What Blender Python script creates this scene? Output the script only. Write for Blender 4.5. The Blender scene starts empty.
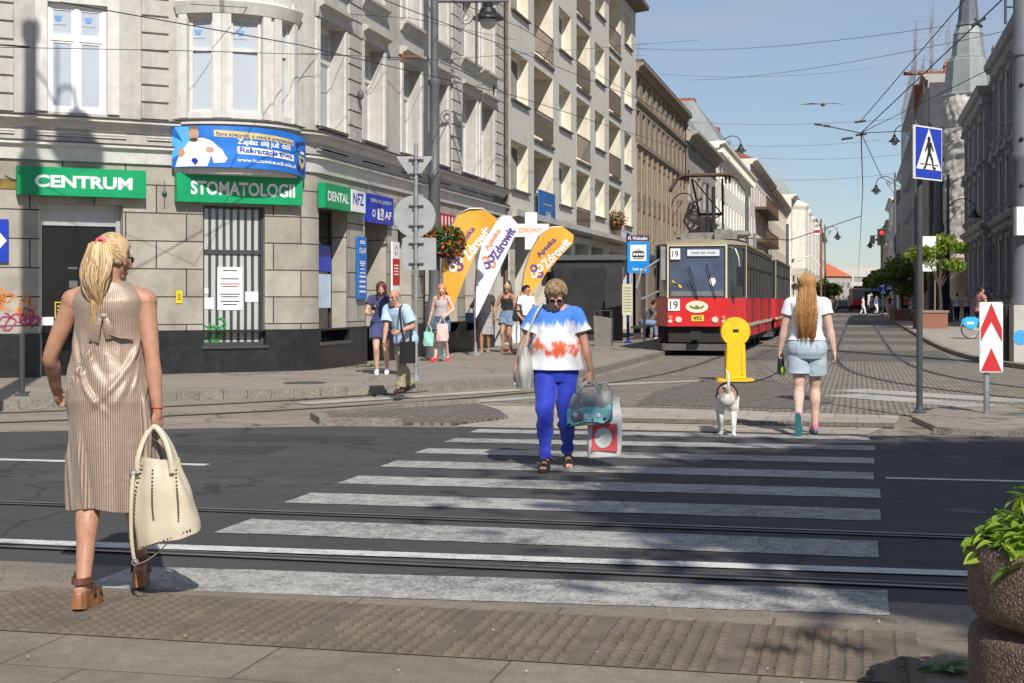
import bpy,bmesh,math,random
from math import sin,cos,pi,radians,sqrt,atan2,exp
from mathutils import Vector,Matrix,noise,Quaternion
random.seed(7)
SC=bpy.context.scene
COL=SC.collection
# ---------------------------------------------------------------- camera model
FPX=1450.0
CAMH=1.4
AY=math.atan(345.0/FPX)
CA,SA=cos(AY),sin(AY)
SUN_EL=radians(41.0)
SUN_OFF=radians(27.0)
SUNH=Vector((sin(SUN_OFF),-cos(SUN_OFF),0))
def sunpos(gx,gy,h):
 q=Vector((gx,gy,0))+SUNH*(h/math.tan(SUN_EL))
 return (q.x,q.y,0)
def ray(px,py):
 r=(px-512.0)/FPX
 u=(300.0-py)/FPX
 return Vector((r*CA-SA,r*SA+CA,u))
def at(px,py,depth):
 d=ray(px,py)
 return Vector((d.x*depth,d.y*depth,CAMH+d.z*depth))
def G(px,py,z=0.0):
 d=ray(px,py)
 return at(px,py,(z-CAMH)/d.z)
def hit(px,py,p0,n):
 """where the sight line of a pixel meets a vertical wall"""
 d=ray(px,py)
 o=Vector((0,0,CAMH))
 t=(Vector((p0[0],p0[1],0))-o).dot(Vector((n[0],n[1],0)))/d.dot(Vector((n[0],n[1],0)))
 return o+d*t
# ---------------------------------------------------------------- materials
MATS={}
def nd(nt,typ,**kw):
 n=nt.nodes.new(typ)
 for k,v in kw.items():
  if k.startswith('i_'):
   key=k[2:]
   key=int(key) if key.isdigit() else key.replace('_',' ')
   n.inputs[key].default_value=v
  else :
   setattr(n,k,v)
 return n
def c4(c):
 return (c[0],c[1],c[2],1.0)
def base_mat(name):
 m=bpy.data.materials.new(name)
 m.use_nodes=True
 nt=m.node_tree
 b=nt.nodes['Principled BSDF']
 return m,nt,b
def mixc(nt,fac,a,b,mode='MIX'):
 n=nt.nodes.new('ShaderNodeMix')
 n.data_type='RGBA'
 n.blend_type=mode
 for sock,v in ((n.inputs[0],fac),(n.inputs[6],a),(n.inputs[7],b)):
  if hasattr(v,'is_output'):
   nt.links.new(v,sock)
  elif isinstance(v,(int,float)):
   sock.default_value=v
  else :
   sock.default_value=c4(v)
 return n.outputs[2]
def noise_tex(nt,vec,scale,detail=4,rough=0.55,dist=0.0):
 n=nd(nt,'ShaderNodeTexNoise')
 n.inputs['Scale'].default_value=scale
 n.inputs['Detail'].default_value=detail
 n.inputs['Roughness'].default_value=rough
 n.inputs['Distortion'].default_value=dist
 if vec is not None:
  nt.links.new(vec,n.inputs['Vector'])
 return n.outputs[0]
def ramp(nt,val,a,b,lo=0.0,hi=1.0):
 n=nd(nt,'ShaderNodeMapRange')
 n.inputs[1].default_value=a
 n.inputs[2].default_value=b
 n.inputs[3].default_value=lo
 n.inputs[4].default_value=hi
 nt.links.new(val,n.inputs[0])
 return n.outputs[0]
def add_bump(nt,b,h,strength,dist=0.01):
 n=nd(nt,'ShaderNodeBump')
 n.inputs['Strength'].default_value=strength
 n.inputs['Distance'].default_value=dist
 nt.links.new(h,n.inputs['Height'])
 nt.links.new(n.outputs[0],b.inputs['Normal'])
def M(name,col=(0.5,0.5,0.5),rough=0.6,var=0.18,scale=3.0,bump=0.15,bscale=60.0,metal=0.0,dirt=0.0,dirtcol=(0.08,0.07,0.06),dscale=1.2,spec=0.5,coat=0.0,sheen=0.0,alpha=None,emit=0.0):
 """a painted, plastered or cast surface with uneven colour, stains and fine relief"""
 if name in MATS:
  return MATS[name]
 m,nt,b=base_mat(name)
 tc=nd(nt,'ShaderNodeTexCoord')
 v=tc.outputs['Object']
 n1=noise_tex(nt,v,scale,6,0.6)
 f1=ramp(nt,n1,0.3,0.7,1.0-var,1.0+var)
 col_s=mixc(nt,1.0,c4(col),f1,'MULTIPLY')
 if dirt>0:
  n2=noise_tex(nt,v,dscale,7,0.65,0.4)
  f2=ramp(nt,n2,0.5,0.75,0.0,dirt)
  col_s=mixc(nt,f2,col_s,dirtcol)
 nt.links.new(col_s,b.inputs['Base Color'])
 r=ramp(nt,n1,0.2,0.8,max(0.02,rough-0.1),min(1.0,rough+0.12))
 nt.links.new(r,b.inputs['Roughness'])
 b.inputs['Metallic'].default_value=metal
 b.inputs['Specular IOR Level'].default_value=spec
 if coat:
  b.inputs['Coat Weight'].default_value=coat
  b.inputs['Coat Roughness'].default_value=0.08
 if sheen:
  b.inputs['Sheen Weight'].default_value=sheen
 if emit:
  b.inputs['Emission Color'].default_value=c4(col)
  b.inputs['Emission Strength'].default_value=emit
 if bump>0:
  nb=noise_tex(nt,v,bscale,5,0.6)
  add_bump(nt,b,nb,bump,0.006)
 MATS[name]=m
 return m
# ---------------------------------------------------------------- mesh collector
class MB:
 def __init__(self):
  self.bm=bmesh.new()
  self.uv=self.bm.loops.layers.uv.new('UVMap')
  self.mi=0
 def face(self,pts,uvs=None,mi=None):
  vs=[self.bm.verts.new(p) for p in pts]
  return self.vface(vs,uvs,mi)
 def vface(self,vs,uvs=None,mi=None):
  try :
   f=self.bm.faces.new(vs)
  except ValueError:
   return None
  f.material_index=self.mi if mi is None else mi
  if uvs:
   for l,u in zip(f.loops,uvs):
    l[self.uv].uv=u
  return f
 def box(self,c,s,rot=None,mi=None):
  hx,hy,hz=s[0]/2,s[1]/2,s[2]/2
  c=Vector(c)
  vs=[]
  for x,y,z in ((-1,-1,-1),(1,-1,-1),(1,1,-1),(-1,1,-1),(-1,-1,1),(1,-1,1),(1,1,1),(-1,1,1)):
   p=Vector((x*hx,y*hy,z*hz))
   if rot is not None:
    p=rot@p
   vs.append(self.bm.verts.new(c+p))
  for q in ((3,2,1,0),(4,5,6,7),(0,1,5,4),(1,2,6,5),(2,3,7,6),(3,0,4,7)):
   self.vface([vs[i] for i in q],None,mi)
  return self
 def span(self,x0,x1,y0,y1,z0,z1,mi=None):
  return self.box(((x0+x1)/2,(y0+y1)/2,(z0+z1)/2),(abs(x1-x0),abs(y1-y0),abs(z1-z0)),None,mi)
 def rings(self,rings,cap0=True,cap1=True,closed=True,mi=None,uv=True):
  """skin a list of rings, every ring a list of points"""
  vr=[[self.bm.verts.new(p) for p in r] for r in rings]
  n=len(vr[0])
  for i in range(len(vr)-1):
   for j in range(n if closed else n-1):
    k=(j+1)%n
    self.vface([vr[i][j],vr[i][k],vr[i+1][k],vr[i+1][j]],[(j/n,i),((j+1)/n,i),((j+1)/n,i+1),(j/n,i+1)] if uv else None,mi)
  if cap0:
   self.vface(list(reversed(vr[0])),None,mi)
  if cap1:
   self.vface(vr[-1],None,mi)
  return self
 def tube(self,pts,rad,n=8,cap=True,mi=None):
  """a round bar through points; rad a number, or one radius (or (rx, ry)) per point"""
  pts=[Vector(p) for p in pts]
  m=len(pts)
  tang=[]
  for i in range(m):
   a=pts[max(0,i-1)]
   b=pts[min(m-1,i+1)]
   t=(b-a)
   tang.append(t.normalized() if t.length>1e-9 else Vector((0,0,1)))
  t0=tang[0]
  ref=Vector((1,0,0)) if abs(t0.x)<0.9 else Vector((0,1,0))
  nx=(ref-t0*ref.dot(t0)).normalized()
  rr=[]
  for i in range(m):
   t=tang[i]
   nx=(nx-t*nx.dot(t))
   nx=nx.normalized() if nx.length>1e-6 else t.orthogonal().normalized()
   ny=t.cross(nx)
   r=rad[i] if isinstance(rad,(list,tuple)) else rad
   rx,ry=(r if isinstance(r,(list,tuple)) else (r,r))
   rr.append([pts[i]+nx*(cos(2*pi*j/n)*rx)+ny*(sin(2*pi*j/n)*ry) for j in range(n)])
  return self.rings(rr,cap,cap,True,mi)
 def ball(self,c,r,n=14,m=9,rot=None,mi=None):
  r=r if isinstance(r,(list,tuple,Vector)) else (r,r,r)
  c=Vector(c)
  top=bot=None
  rr=[]
  for i in range(1,m):
   th=pi*i/m
   ring=[]
   for j in range(n):
    ph=2*pi*j/n
    p=Vector((sin(th)*cos(ph)*r[0],sin(th)*sin(ph)*r[1],-cos(th)*r[2]))
    if rot is not None:
     p=rot@p
    ring.append(self.bm.verts.new(c+p))
   rr.append(ring)
  e=Vector((0,0,r[2]))
  if rot is not None:
   e=rot@e
  bot=self.bm.verts.new(c-e)
  top=self.bm.verts.new(c+e)
  for i in range(len(rr)-1):
   for j in range(n):
    k=(j+1)%n
    self.vface([rr[i][j],rr[i][k],rr[i+1][k],rr[i+1][j]],None,mi)
  for j in range(n):
   k=(j+1)%n
   self.vface([bot,rr[0][k],rr[0][j]],None,mi)
   self.vface([top,rr[-1][j],rr[-1][k]],None,mi)
  return self
 def cap(self,a,b,ra,rb=None,n=12):
  """a closed round cone between two points with ball ends"""
  rb=ra if rb is None else rb
  self.tube([a,b],[ra,rb],n)
  self.ball(a,ra,n,8)
  self.ball(b,rb,n,8)
  return self
 def lathe(self,prof,n=24,c=(0,0,0),mi=None,cap=True):
  c=Vector(c)
  rr=[[c+Vector((cos(2*pi*j/n)*r,sin(2*pi*j/n)*r,z)) for j in range(n)] for r,z in prof]
  return self.rings(rr,cap,cap,True,mi)
 def prism(self,pts,d,mi=None):
  """a flat outline (list of points in 3-D) given a thickness vector"""
  d=Vector(d)
  a=[Vector(p) for p in pts]
  b=[p+d for p in a]
  va=[self.bm.verts.new(p) for p in a]
  vb=[self.bm.verts.new(p) for p in b]
  n=len(a)
  self.vface(list(reversed(va)),None,mi)
  self.vface(vb,None,mi)
  for i in range(n):
   k=(i+1)%n
   self.vface([va[i],va[k],vb[k],vb[i]],None,mi)
  return self
 def mesh(self,name,mats=None,smooth=False,recalc=True,bevel=0.0,angle=35):
  if bevel>0:
   bmesh.ops.bevel(self.bm,geom=[e for e in self.bm.edges if len(e.link_faces)==2 and e.calc_face_angle(0)>0.6],offset=bevel,segments=1,affect='EDGES',clamp_overlap=True)
  if recalc:
   bmesh.ops.recalc_face_normals(self.bm,faces=self.bm.faces)
  me=bpy.data.meshes.new(name)
  self.bm.to_mesh(me)
  self.bm.free()
  for m in (mats if isinstance(mats,(list,tuple)) else [mats]):
   if m is not None:
    me.materials.append(m)
  if smooth:
   me.polygons.foreach_set('use_smooth',[True]*len(me.polygons))
   if angle<180:
    try :
     me.set_sharp_from_angle(angle=radians(angle))
    except Exception:
     pass
  return me
 def build(self,name,mats,parent=None,smooth=False,loc=None,rz=0.0,recalc=True,bevel=0.0,angle=35):
  me=self.mesh(name,mats,smooth,recalc,bevel,angle)
  o=bpy.data.objects.new(name,me)
  COL.objects.link(o)
  if parent is not None:
   o.parent=parent
  if loc is not None:
   o.location=loc
  if rz:
   o.rotation_euler=(0,0,rz)
  return o
def link(name,me,parent=None,loc=None,rz=0.0):
 o=bpy.data.objects.new(name,me)
 COL.objects.link(o)
 if parent is not None:
  o.parent=parent
 if loc is not None:
  o.location=loc
 if rz:
  o.rotation_euler=(0,0,rz)
 return o
def thing(name,label,cat,loc=(0,0,0),rz=0.0,group=None,scale=None):
 o=bpy.data.objects.new(name,None)
 COL.objects.link(o)
 o.empty_display_size=0.2
 o.location=loc
 o.rotation_euler=(0,0,rz)
 if scale:
  o.scale=(scale,scale,scale)
 o['label']=label
 o['category']=cat
 if group:
  o['group']=group
 return o
def tag(o,label,cat,group=None):
 o['label']=label
 o['category']=cat
 if group:
  o['group']=group
 return o
def struct(o,kind='structure'):
 o['kind']=kind
 return o
def dup(root,loc,rz=None,label=None,group=None,scale=None):
 r=root.copy()
 COL.objects.link(r)
 r.location=loc
 if rz is not None:
  r.rotation_euler=(0,0,rz)
 if scale:
  r.scale=(scale,scale,scale)
 if label:
  r['label']=label
 if group:
  r['group']=group
 for ch in list(root.children):
  c=ch.copy()
  COL.objects.link(c)
  c.parent=r
  for g in list(ch.children):
   d=g.copy()
   COL.objects.link(d)
   d.parent=c
 return r
# ---------------------------------------------------------------- lettering
def text_mesh(body,w=None,h=None,bold=0.0,depth=0.004,name='lettering',shear=0.0):
 cu=bpy.data.curves.new(name,'FONT')
 cu.body=body
 cu.size=1.0
 cu.offset=bold
 cu.align_x='CENTER'
 cu.align_y='CENTER'
 cu.resolution_u=3
 cu.shear=shear
 o=bpy.data.objects.new(name,cu)
 COL.objects.link(o)
 dg=bpy.context.evaluated_depsgraph_get()
 me=bpy.data.meshes.new_from_object(o.evaluated_get(dg))
 bpy.data.objects.remove(o)
 bpy.data.curves.remove(cu)
 me.name=name
 xs=[v.co.x for v in me.vertices]
 ys=[v.co.y for v in me.vertices]
 if not xs:
  return me
 x0,x1,y0,y1=min(xs),max(xs),min(ys),max(ys)
 sx=sy=None
 if h:
  sy=h/(y1-y0)
 if w:
  sx=w/(x1-x0)
 sx=sx or sy
 sy=sy or sx
 for v in me.vertices:
  v.co=Vector(((v.co.x-(x0+x1)/2)*sx,0.0,(v.co.y-(y0+y1)/2)*sy))
 return me
def text(body,mat,parent,loc,w=None,h=None,rot=(0,0,0),bold=0.0,name='lettering',shear=0.0):
 """flat lettering standing in the local xz plane, read from -y"""
 me=text_mesh(body,w,h,bold,name=name,shear=shear)
 me.materials.append(mat)
 o=bpy.data.objects.new(name,me)
 COL.objects.link(o)
 o.parent=parent
 o.location=loc
 o.rotation_euler=rot
 return o
# ---------------------------------------------------------------- wall runs
class Path:
 """a wall line on the ground; the outside is to its right"""
 def __init__(self,pts):
  self.p=[Vector((q[0],q[1])) for q in pts]
  self.u=[0.0]
  for a,b in zip(self.p,self.p[1:]):
   self.u.append(self.u[-1]+(b-a).length)
  self.L=self.u[-1]
 def seg(self,u):
  i=0
  while i<len(self.u)-2 and u>self.u[i+1]+1e-9:
   i+=1
  return i
 def dir(self,u):
  i=self.seg(u)
  return (self.p[i+1]-self.p[i]).normalized()
 def vnorm(self,u):
  e=1e-4
  d0=self.dir(max(0,u-e))
  d1=self.dir(min(self.L,u+e))
  n0=Vector((d0.y,-d0.x))
  n1=Vector((d1.y,-d1.x))
  n=(n0+n1).normalized()
  return n/max(0.3,n.dot(n0))
 def pt(self,u,z,d=0.0):
  i=self.seg(u)
  a,b=self.p[i],self.p[i+1]
  t=(u-self.u[i])/(self.u[i+1]-self.u[i])
  q=a+(b-a)*t
  if d:
   q=q+self.vnorm(u)*d
  return Vector((q.x,q.y,z))
def facade(mb,path,z0,z1,openings,u0=0.0,u1=None,d=0.0,mi=0,rmi=None):
 """a wall sheet with real openings and reveals; openings are (u0, u1, z0, z1, depth)"""
 u1=path.L if u1 is None else u1
 us={round(u0,4),round(u1,4)}|{round(x,4) for x in path.u if u0<x<u1}
 zs={round(z0,4),round(z1,4)}
 for a,b,c,e,dp in openings:
  us|={round(a,4),round(b,4)}
  zs|={round(c,4),round(e,4)}
 us=sorted(x for x in us if u0-1e-6<=x<=u1+1e-6)
 zs=sorted(x for x in zs if z0-1e-6<=x<=z1+1e-6)
 cache={}
 def V(u,z):
  k=(u,z)
  if k not in cache:
   cache[k]=mb.bm.verts.new(path.pt(u,z,d))
  return cache[k]
 for i in range(len(us)-1):
  um=(us[i]+us[i+1])/2
  for j in range(len(zs)-1):
   zm=(zs[j]+zs[j+1])/2
   if any(a<um<b and c<zm<e for a,b,c,e,dp in openings):
    continue
   q=[(us[i],zs[j]),(us[i+1],zs[j]),(us[i+1],zs[j+1]),(us[i],zs[j+1])]
   mb.vface([V(*k) for k in q],q,mi)
 rm=mi if rmi is None else rmi
 for a,b,c,e,dp in openings:
  du=path.dir((a+b)/2)
  n=Vector((du.y,-du.x,0))*-dp
  P=[path.pt(a,c,d),path.pt(b,c,d),path.pt(b,e,d),path.pt(a,e,d)]
  for k in range(4):
   p,q=P[k],P[(k+1)%4]
   L=(q-p).length
   mb.face([q,p,p+n,q+n],[(0,0),(L,0),(L,dp),(0,dp)],rm)
def sweep(mb,path,u0,u1,prof,mi=0,d=0.0):
 """run a moulding profile [(outward, z)] along a wall"""
 us=sorted({u0,u1}|{x for x in path.u if u0+1e-4<x<u1-1e-4})
 rr=[[path.pt(u,z,o+d) for o,z in prof] for u in us]
 mb.rings(rr,True,True,True,mi)
WCACHE={}
def window_meshes(w,h,style,fmat,pmat,fw=0.06):
 key=(round(w,2),round(h,2),style,fmat.name,pmat.name)
 if key in WCACHE:
  return WCACHE[key]
 mb=MB()
 t=0.07
 def bar(x0,x1,z0,z1,y0=0.0,y1=t):
  mb.span(x0,x1,y0,y1,z0,z1)
 hw=w/2
 bar(-hw,-hw+fw,0,h);bar(hw-fw,hw,0,h)
 bar(-hw+fw,hw-fw,0,fw);bar(-hw+fw,hw-fw,h-fw,h)
 if style in ('cross','tee'):
  zt=h*0.68
  bar(-hw+fw,hw-fw,zt-fw*.55,zt+fw*.55,0.003,t)
  bar(-fw*.6,fw*.6,fw,h-fw,-0.004,t)
  for sx in (-1,1):
   x0,x1=sorted((sx*fw*.6,sx*(hw-fw)))
   for za,zb in ((fw,zt-fw*.55),(zt+fw*.55,h-fw)):
    s=fw*.5
    bar(x0,x0+s,za,zb,.02,t-.01);bar(x1-s,x1,za,zb,.02,t-.01)
    bar(x0+s,x1-s,za,za+s,.02,t-.01);bar(x0+s,x1-s,zb-s,zb,.02,t-.01)
 elif style=='double':
  bar(-fw*.6,fw*.6,fw,h-fw,-0.004,t)
 elif style=='transom':
  bar(-hw+fw,hw-fw,h*.66-fw*.5,h*.66+fw*.5,-.004,t)
 me=mb.mesh('window',fmat)
 pb=MB()
 pb.face([(-hw+fw*.5,t*.5,fw*.5),(hw-fw*.5,t*.5,fw*.5),(hw-fw*.5,t*.5,h-fw*.5),(-hw+fw*.5,t*.5,h-fw*.5)],[(0,0),(1,0),(1,1),(0,1)])
 pm=pb.mesh('pane',pmat)
 WCACHE[key]=(me,pm)
 return me,pm
SILLC={}
def put_window(root,path,u0,u1,z0,z1,depth,style,fmat,pmat,sill=None,fw=0.06,base=None):
 um=(u0+u1)/2
 du=path.dir(um)
 p=(path.pt(u0,z0)+path.pt(u1,z0))/2
 n=Vector((du.y,-du.x,0))
 loc=p-n*(depth-0.07)-Vector(root.location)
 rz=atan2(du.y,du.x)
 me,pm=window_meshes(u1-u0,z1-z0,style,fmat,pmat,fw)
 o=link('window',me,root,loc,rz)
 link('pane',pm,o)
 if sill is not None:
  k=(round(u1-u0,2),round(depth,2),sill.name)
  if k not in SILLC:
   mb=MB()
   w=u1-u0+.1
   mb.span(-w/2,w/2,-depth-.02,.0,-.05,.005)
   SILLC[k]=mb.mesh('sill',sill)
  link('sill',SILLC[k],o,(0,0,-.008))
 return o
def world_build(mb,name,mats,root,**kw):
 """build a mesh made in world coordinates as a part of an unrotated thing"""
 for v in mb.bm.verts:
  v.co-=Vector(root.location)
 return mb.build(name,mats,root,**kw)
# ---------------------------------------------------------------- shared materials
def stone_blocks(name,col,bw,bh,joint=(0.05,0.045,0.04),off=0.5,jw=0.012,var=0.2,dirt=0.35):
 if name in MATS:
  return MATS[name]
 m,nt,b=base_mat(name)
 tc=nd(nt,'ShaderNodeTexCoord')
 uv=tc.outputs['UV']
 ob=tc.outputs['Object']
 br=nd(nt,'ShaderNodeTexBrick')
 br.offset=off
 br.inputs['Scale'].default_value=1.0
 br.inputs['Brick Width'].default_value=bw
 br.inputs['Row Height'].default_value=bh
 br.inputs['Mortar Size'].default_value=jw
 br.inputs['Mortar Smooth'].default_value=0.3
 br.inputs['Bias'].default_value=0.0
 br.inputs['Color1'].default_value=c4([x*1.1 for x in col])
 br.inputs['Color2'].default_value=c4([x*0.86 for x in col])
 br.inputs['Mortar'].default_value=c4(joint)
 nt.links.new(uv,br.inputs['Vector'])
 n1=noise_tex(nt,ob,2.2,8,0.65,0.3)
 f1=ramp(nt,n1,0.3,0.7,1-var,1+var)
 c=mixc(nt,1.0,br.outputs['Color'],f1,'MULTIPLY')
 n2=noise_tex(nt,ob,0.9,8,0.7,0.6)
 c=mixc(nt,ramp(nt,n2,0.5,0.8,0,dirt),c,(0.10,0.085,0.07))
 n4=noise_tex(nt,ob,90,3,0.6)
 c=mixc(nt,1.0,c,ramp(nt,n4,0.3,0.7,.85,1.12),'MULTIPLY')
 nt.links.new(c,b.inputs['Base Color'])
 b.inputs['Roughness'].default_value=0.85
 h=mixc(nt,1.0,ramp(nt,br.outputs['Fac'],0,1,1,0),ramp(nt,noise_tex(nt,ob,70,4),0,1,.85,1),'MULTIPLY')
 add_bump(nt,b,h,0.8,0.02)
 MATS[name]=m
 return m
def plaster(name,col,stain=0.3,staincol=(0.09,0.08,0.07),var=0.1,streak=0.25):
 """painted render with rain streaks and blotches"""
 if name in MATS:
  return MATS[name]
 m,nt,b=base_mat(name)
 tc=nd(nt,'ShaderNodeTexCoord')
 ob=tc.outputs['Object']
 mp=nd(nt,'ShaderNodeMapping')
 mp.inputs['Scale'].default_value=(2.5,2.5,0.18)
 nt.links.new(ob,mp.inputs['Vector'])
 s=noise_tex(nt,mp.outputs[0],1.6,8,0.7,0.2)
 n1=noise_tex(nt,ob,0.8,8,0.65,0.5)
 n2=noise_tex(nt,ob,6,5,0.6)
 c=mixc(nt,1.0,c4(col),ramp(nt,n2,0.3,0.7,1-var,1+var),'MULTIPLY')
 c=mixc(nt,ramp(nt,s,0.5,0.8,0,streak),c,staincol)
 c=mixc(nt,ramp(nt,n1,0.52,0.85,0,stain),c,staincol)
 nt.links.new(c,b.inputs['Base Color'])
 b.inputs['Roughness'].default_value=0.9
 b.inputs['Specular IOR Level'].default_value=0.25
 add_bump(nt,b,noise_tex(nt,ob,55,5),0.2,0.006)
 MATS[name]=m
 return m
def glass_pane(name,dark=(0.02,0.022,0.025),curtain=(0.35,0.35,0.33),amount=0.5,rough=0.04,blinds=False):
 """a pane: deep room tone, cloth or paper close behind it in places, a clear reflecting face"""
 if name in MATS:
  return MATS[name]
 m,nt,b=base_mat(name)
 tc=nd(nt,'ShaderNodeTexCoord')
 uv=tc.outputs['UV']
 info=nd(nt,'ShaderNodeObjectInfo')
 if blinds:
  w=nd(nt,'ShaderNodeTexWave',wave_type='BANDS',bands_direction='X')
  w.inputs['Scale'].default_value=2.6
  w.inputs['Distortion'].default_value=0.4
  nt.links.new(uv,w.inputs['Vector'])
  c=mixc(nt,ramp(nt,w.outputs[1],.3,.5),dark,curtain)
 else :
  sp=nd(nt,'ShaderNodeSeparateXYZ')
  nt.links.new(uv,sp.inputs[0])
  ad=nd(nt,'ShaderNodeMath',operation='ADD')
  nt.links.new(sp.outputs[1],ad.inputs[0])
  nt.links.new(info.outputs['Random'],ad.inputs[1])
  w=nd(nt,'ShaderNodeTexWave',wave_type='BANDS',bands_direction='X')
  w.inputs['Scale'].default_value=5
  w.inputs['Distortion'].default_value=2
  w.inputs['Detail'].default_value=2
  nt.links.new(uv,w.inputs['Vector'])
  cur=mixc(nt,1.0,c4(curtain),ramp(nt,w.outputs[1],0,1,.7,1.05),'MULTIPLY')
  pick=ramp(nt,info.outputs['Random'],1-amount-.02,1-amount+.02)
  edge=nd(nt,'ShaderNodeMath',operation='MULTIPLY')
  nt.links.new(pick,edge.inputs[0])
  edge.inputs[1].default_value=0.92
  c=mixc(nt,edge.outputs[0],c4(dark),cur)
 nt.links.new(c,b.inputs['Base Color'])
 b.inputs['Roughness'].default_value=rough
 b.inputs['Specular IOR Level'].default_value=0.7
 nb=noise_tex(nt,tc.outputs['Object'],1.7,2)
 add_bump(nt,b,nb,0.06,0.02)
 MATS[name]=m
 return m
def strand_mat(name,c1,c2,tipc=None,z0=None,z1=None,rough=0.38):
 if name in MATS:
  return MATS[name]
 m,nt,b=base_mat(name)
 geo=nd(nt,'ShaderNodeNewGeometry')
 c=mixc(nt,geo.outputs['Random Per Island'],c1,c2)
 if tipc is not None:
  tc=nd(nt,'ShaderNodeTexCoord')
  sp=nd(nt,'ShaderNodeSeparateXYZ')
  nt.links.new(tc.outputs['Object'],sp.inputs[0])
  c=mixc(nt,ramp(nt,sp.outputs[2],z1,z0),c,tipc)
 nt.links.new(c,b.inputs['Base Color'])
 b.inputs['Roughness'].default_value=rough
 b.inputs['Specular IOR Level'].default_value=0.4
 MATS[name]=m
 return m
def leaf_mat(name,c1,c2,trans=0.35):
 if name in MATS:
  return MATS[name]
 m,nt,b=base_mat(name)
 geo=nd(nt,'ShaderNodeNewGeometry')
 c=mixc(nt,geo.outputs['Random Per Island'],c1,c2)
 nt.links.new(c,b.inputs['Base Color'])
 b.inputs['Roughness'].default_value=0.45
 tr=nd(nt,'ShaderNodeBsdfTranslucent')
 nt.links.new(c,tr.inputs['Color'])
 mx=nd(nt,'ShaderNodeMixShader')
 mx.inputs[0].default_value=trans
 nt.links.new(b.outputs[0],mx.inputs[1])
 nt.links.new(tr.outputs[0],mx.inputs[2])
 nt.links.new(mx.outputs[0],nt.nodes['Material Output'].inputs['Surface'])
 MATS[name]=m
 return m
def asphalt(name,col,patch=0.25,patchcol=(0.03,0.03,0.032),fine=85,crack=True,rough=0.85,light=None,lamt=.0):
 if name in MATS:
  return MATS[name]
 m,nt,b=base_mat(name)
 tc=nd(nt,'ShaderNodeTexCoord')
 ob=tc.outputs['Object']
 n1=noise_tex(nt,ob,0.45,8,0.65,0.4)
 n2=noise_tex(nt,ob,fine,2,0.5)
 n3=noise_tex(nt,ob,4,6,0.7)
 c=mixc(nt,1.0,c4(col),ramp(nt,n2,0.3,0.7,.5,1.5),'MULTIPLY')
 c=mixc(nt,1.0,c,ramp(nt,n3,0.3,0.7,.80,1.18),'MULTIPLY')
 c=mixc(nt,ramp(nt,n1,0.45,0.7,0,patch),c,patchcol)
 if light is not None:
  mp=nd(nt,'ShaderNodeMapping')
  mp.inputs['Scale'].default_value=(0.12,1.0,1.0)
  nt.links.new(ob,mp.inputs['Vector'])
  n5=noise_tex(nt,mp.outputs[0],1.3,6,0.6)
  c=mixc(nt,ramp(nt,n5,0.48,0.75,0,lamt),c,light)
 if crack:
  v=nd(nt,'ShaderNodeTexVoronoi',feature='DISTANCE_TO_EDGE')
  v.inputs['Scale'].default_value=0.35
  dv=nd(nt,'ShaderNodeVectorMath',operation='ADD')
  nz=nd(nt,'ShaderNodeTexNoise')
  nz.inputs['Scale'].default_value=1.6
  nz.inputs['Detail'].default_value=6
  nt.links.new(ob,nz.inputs['Vector'])
  sc_=nd(nt,'ShaderNodeVectorMath',operation='SCALE')
  sc_.inputs['Scale'].default_value=0.9
  nt.links.new(nz.outputs[1],sc_.inputs[0])
  nt.links.new(ob,dv.inputs[0])
  nt.links.new(sc_.outputs[0],dv.inputs[1])
  nt.links.new(dv.outputs[0],v.inputs['Vector'])
  c=mixc(nt,ramp(nt,v.outputs['Distance'],0.004,0.010,.6,0),c,(0.015,0.015,0.015))
 nt.links.new(c,b.inputs['Base Color'])
 b.inputs['Roughness'].default_value=rough
 b.inputs['Specular IOR Level'].default_value=0.3
 add_bump(nt,b,n2,0.5,0.006)
 MATS[name]=m
 return m
def road_paint(name,under,wear=0.5,col=(0.62,0.61,0.57),scale=7):
 """thick paint that has worn off in patches and specks"""
 if name in MATS:
  return MATS[name]
 m,nt,b=base_mat(name)
 tc=nd(nt,'ShaderNodeTexCoord')
 ob=tc.outputs['Object']
 n1=noise_tex(nt,ob,scale,9,0.8,0.3)
 n2=noise_tex(nt,ob,60,5,0.75)
 n3=noise_tex(nt,ob,0.6,4,0.6)
 mx=nd(nt,'ShaderNodeMath',operation='MULTIPLY_ADD')
 nt.links.new(n2,mx.inputs[0])
 mx.inputs[1].default_value=1.5
 nt.links.new(n1,mx.inputs[2])
 m2=nd(nt,'ShaderNodeMath',operation='MULTIPLY_ADD')
 nt.links.new(n3,m2.inputs[0])
 m2.inputs[1].default_value=0.6
 nt.links.new(mx.outputs[0],m2.inputs[2])
 t=1.25+0.5*wear
 f=ramp(nt,m2.outputs[0],t-.12,t+.22,0.08,1)
 pc=mixc(nt,1.0,c4(col),ramp(nt,n1,.3,.7,.78,1.08),'MULTIPLY')
 uc=mixc(nt,1.0,c4(under),ramp(nt,n2,.3,.7,.7,1.3),'MULTIPLY')
 c=mixc(nt,f,uc,pc)
 nt.links.new(c,b.inputs['Base Color'])
 b.inputs['Roughness'].default_value=0.8
 add_bump(nt,b,n2,0.4,0.005)
 MATS[name]=m
 return m
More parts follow.
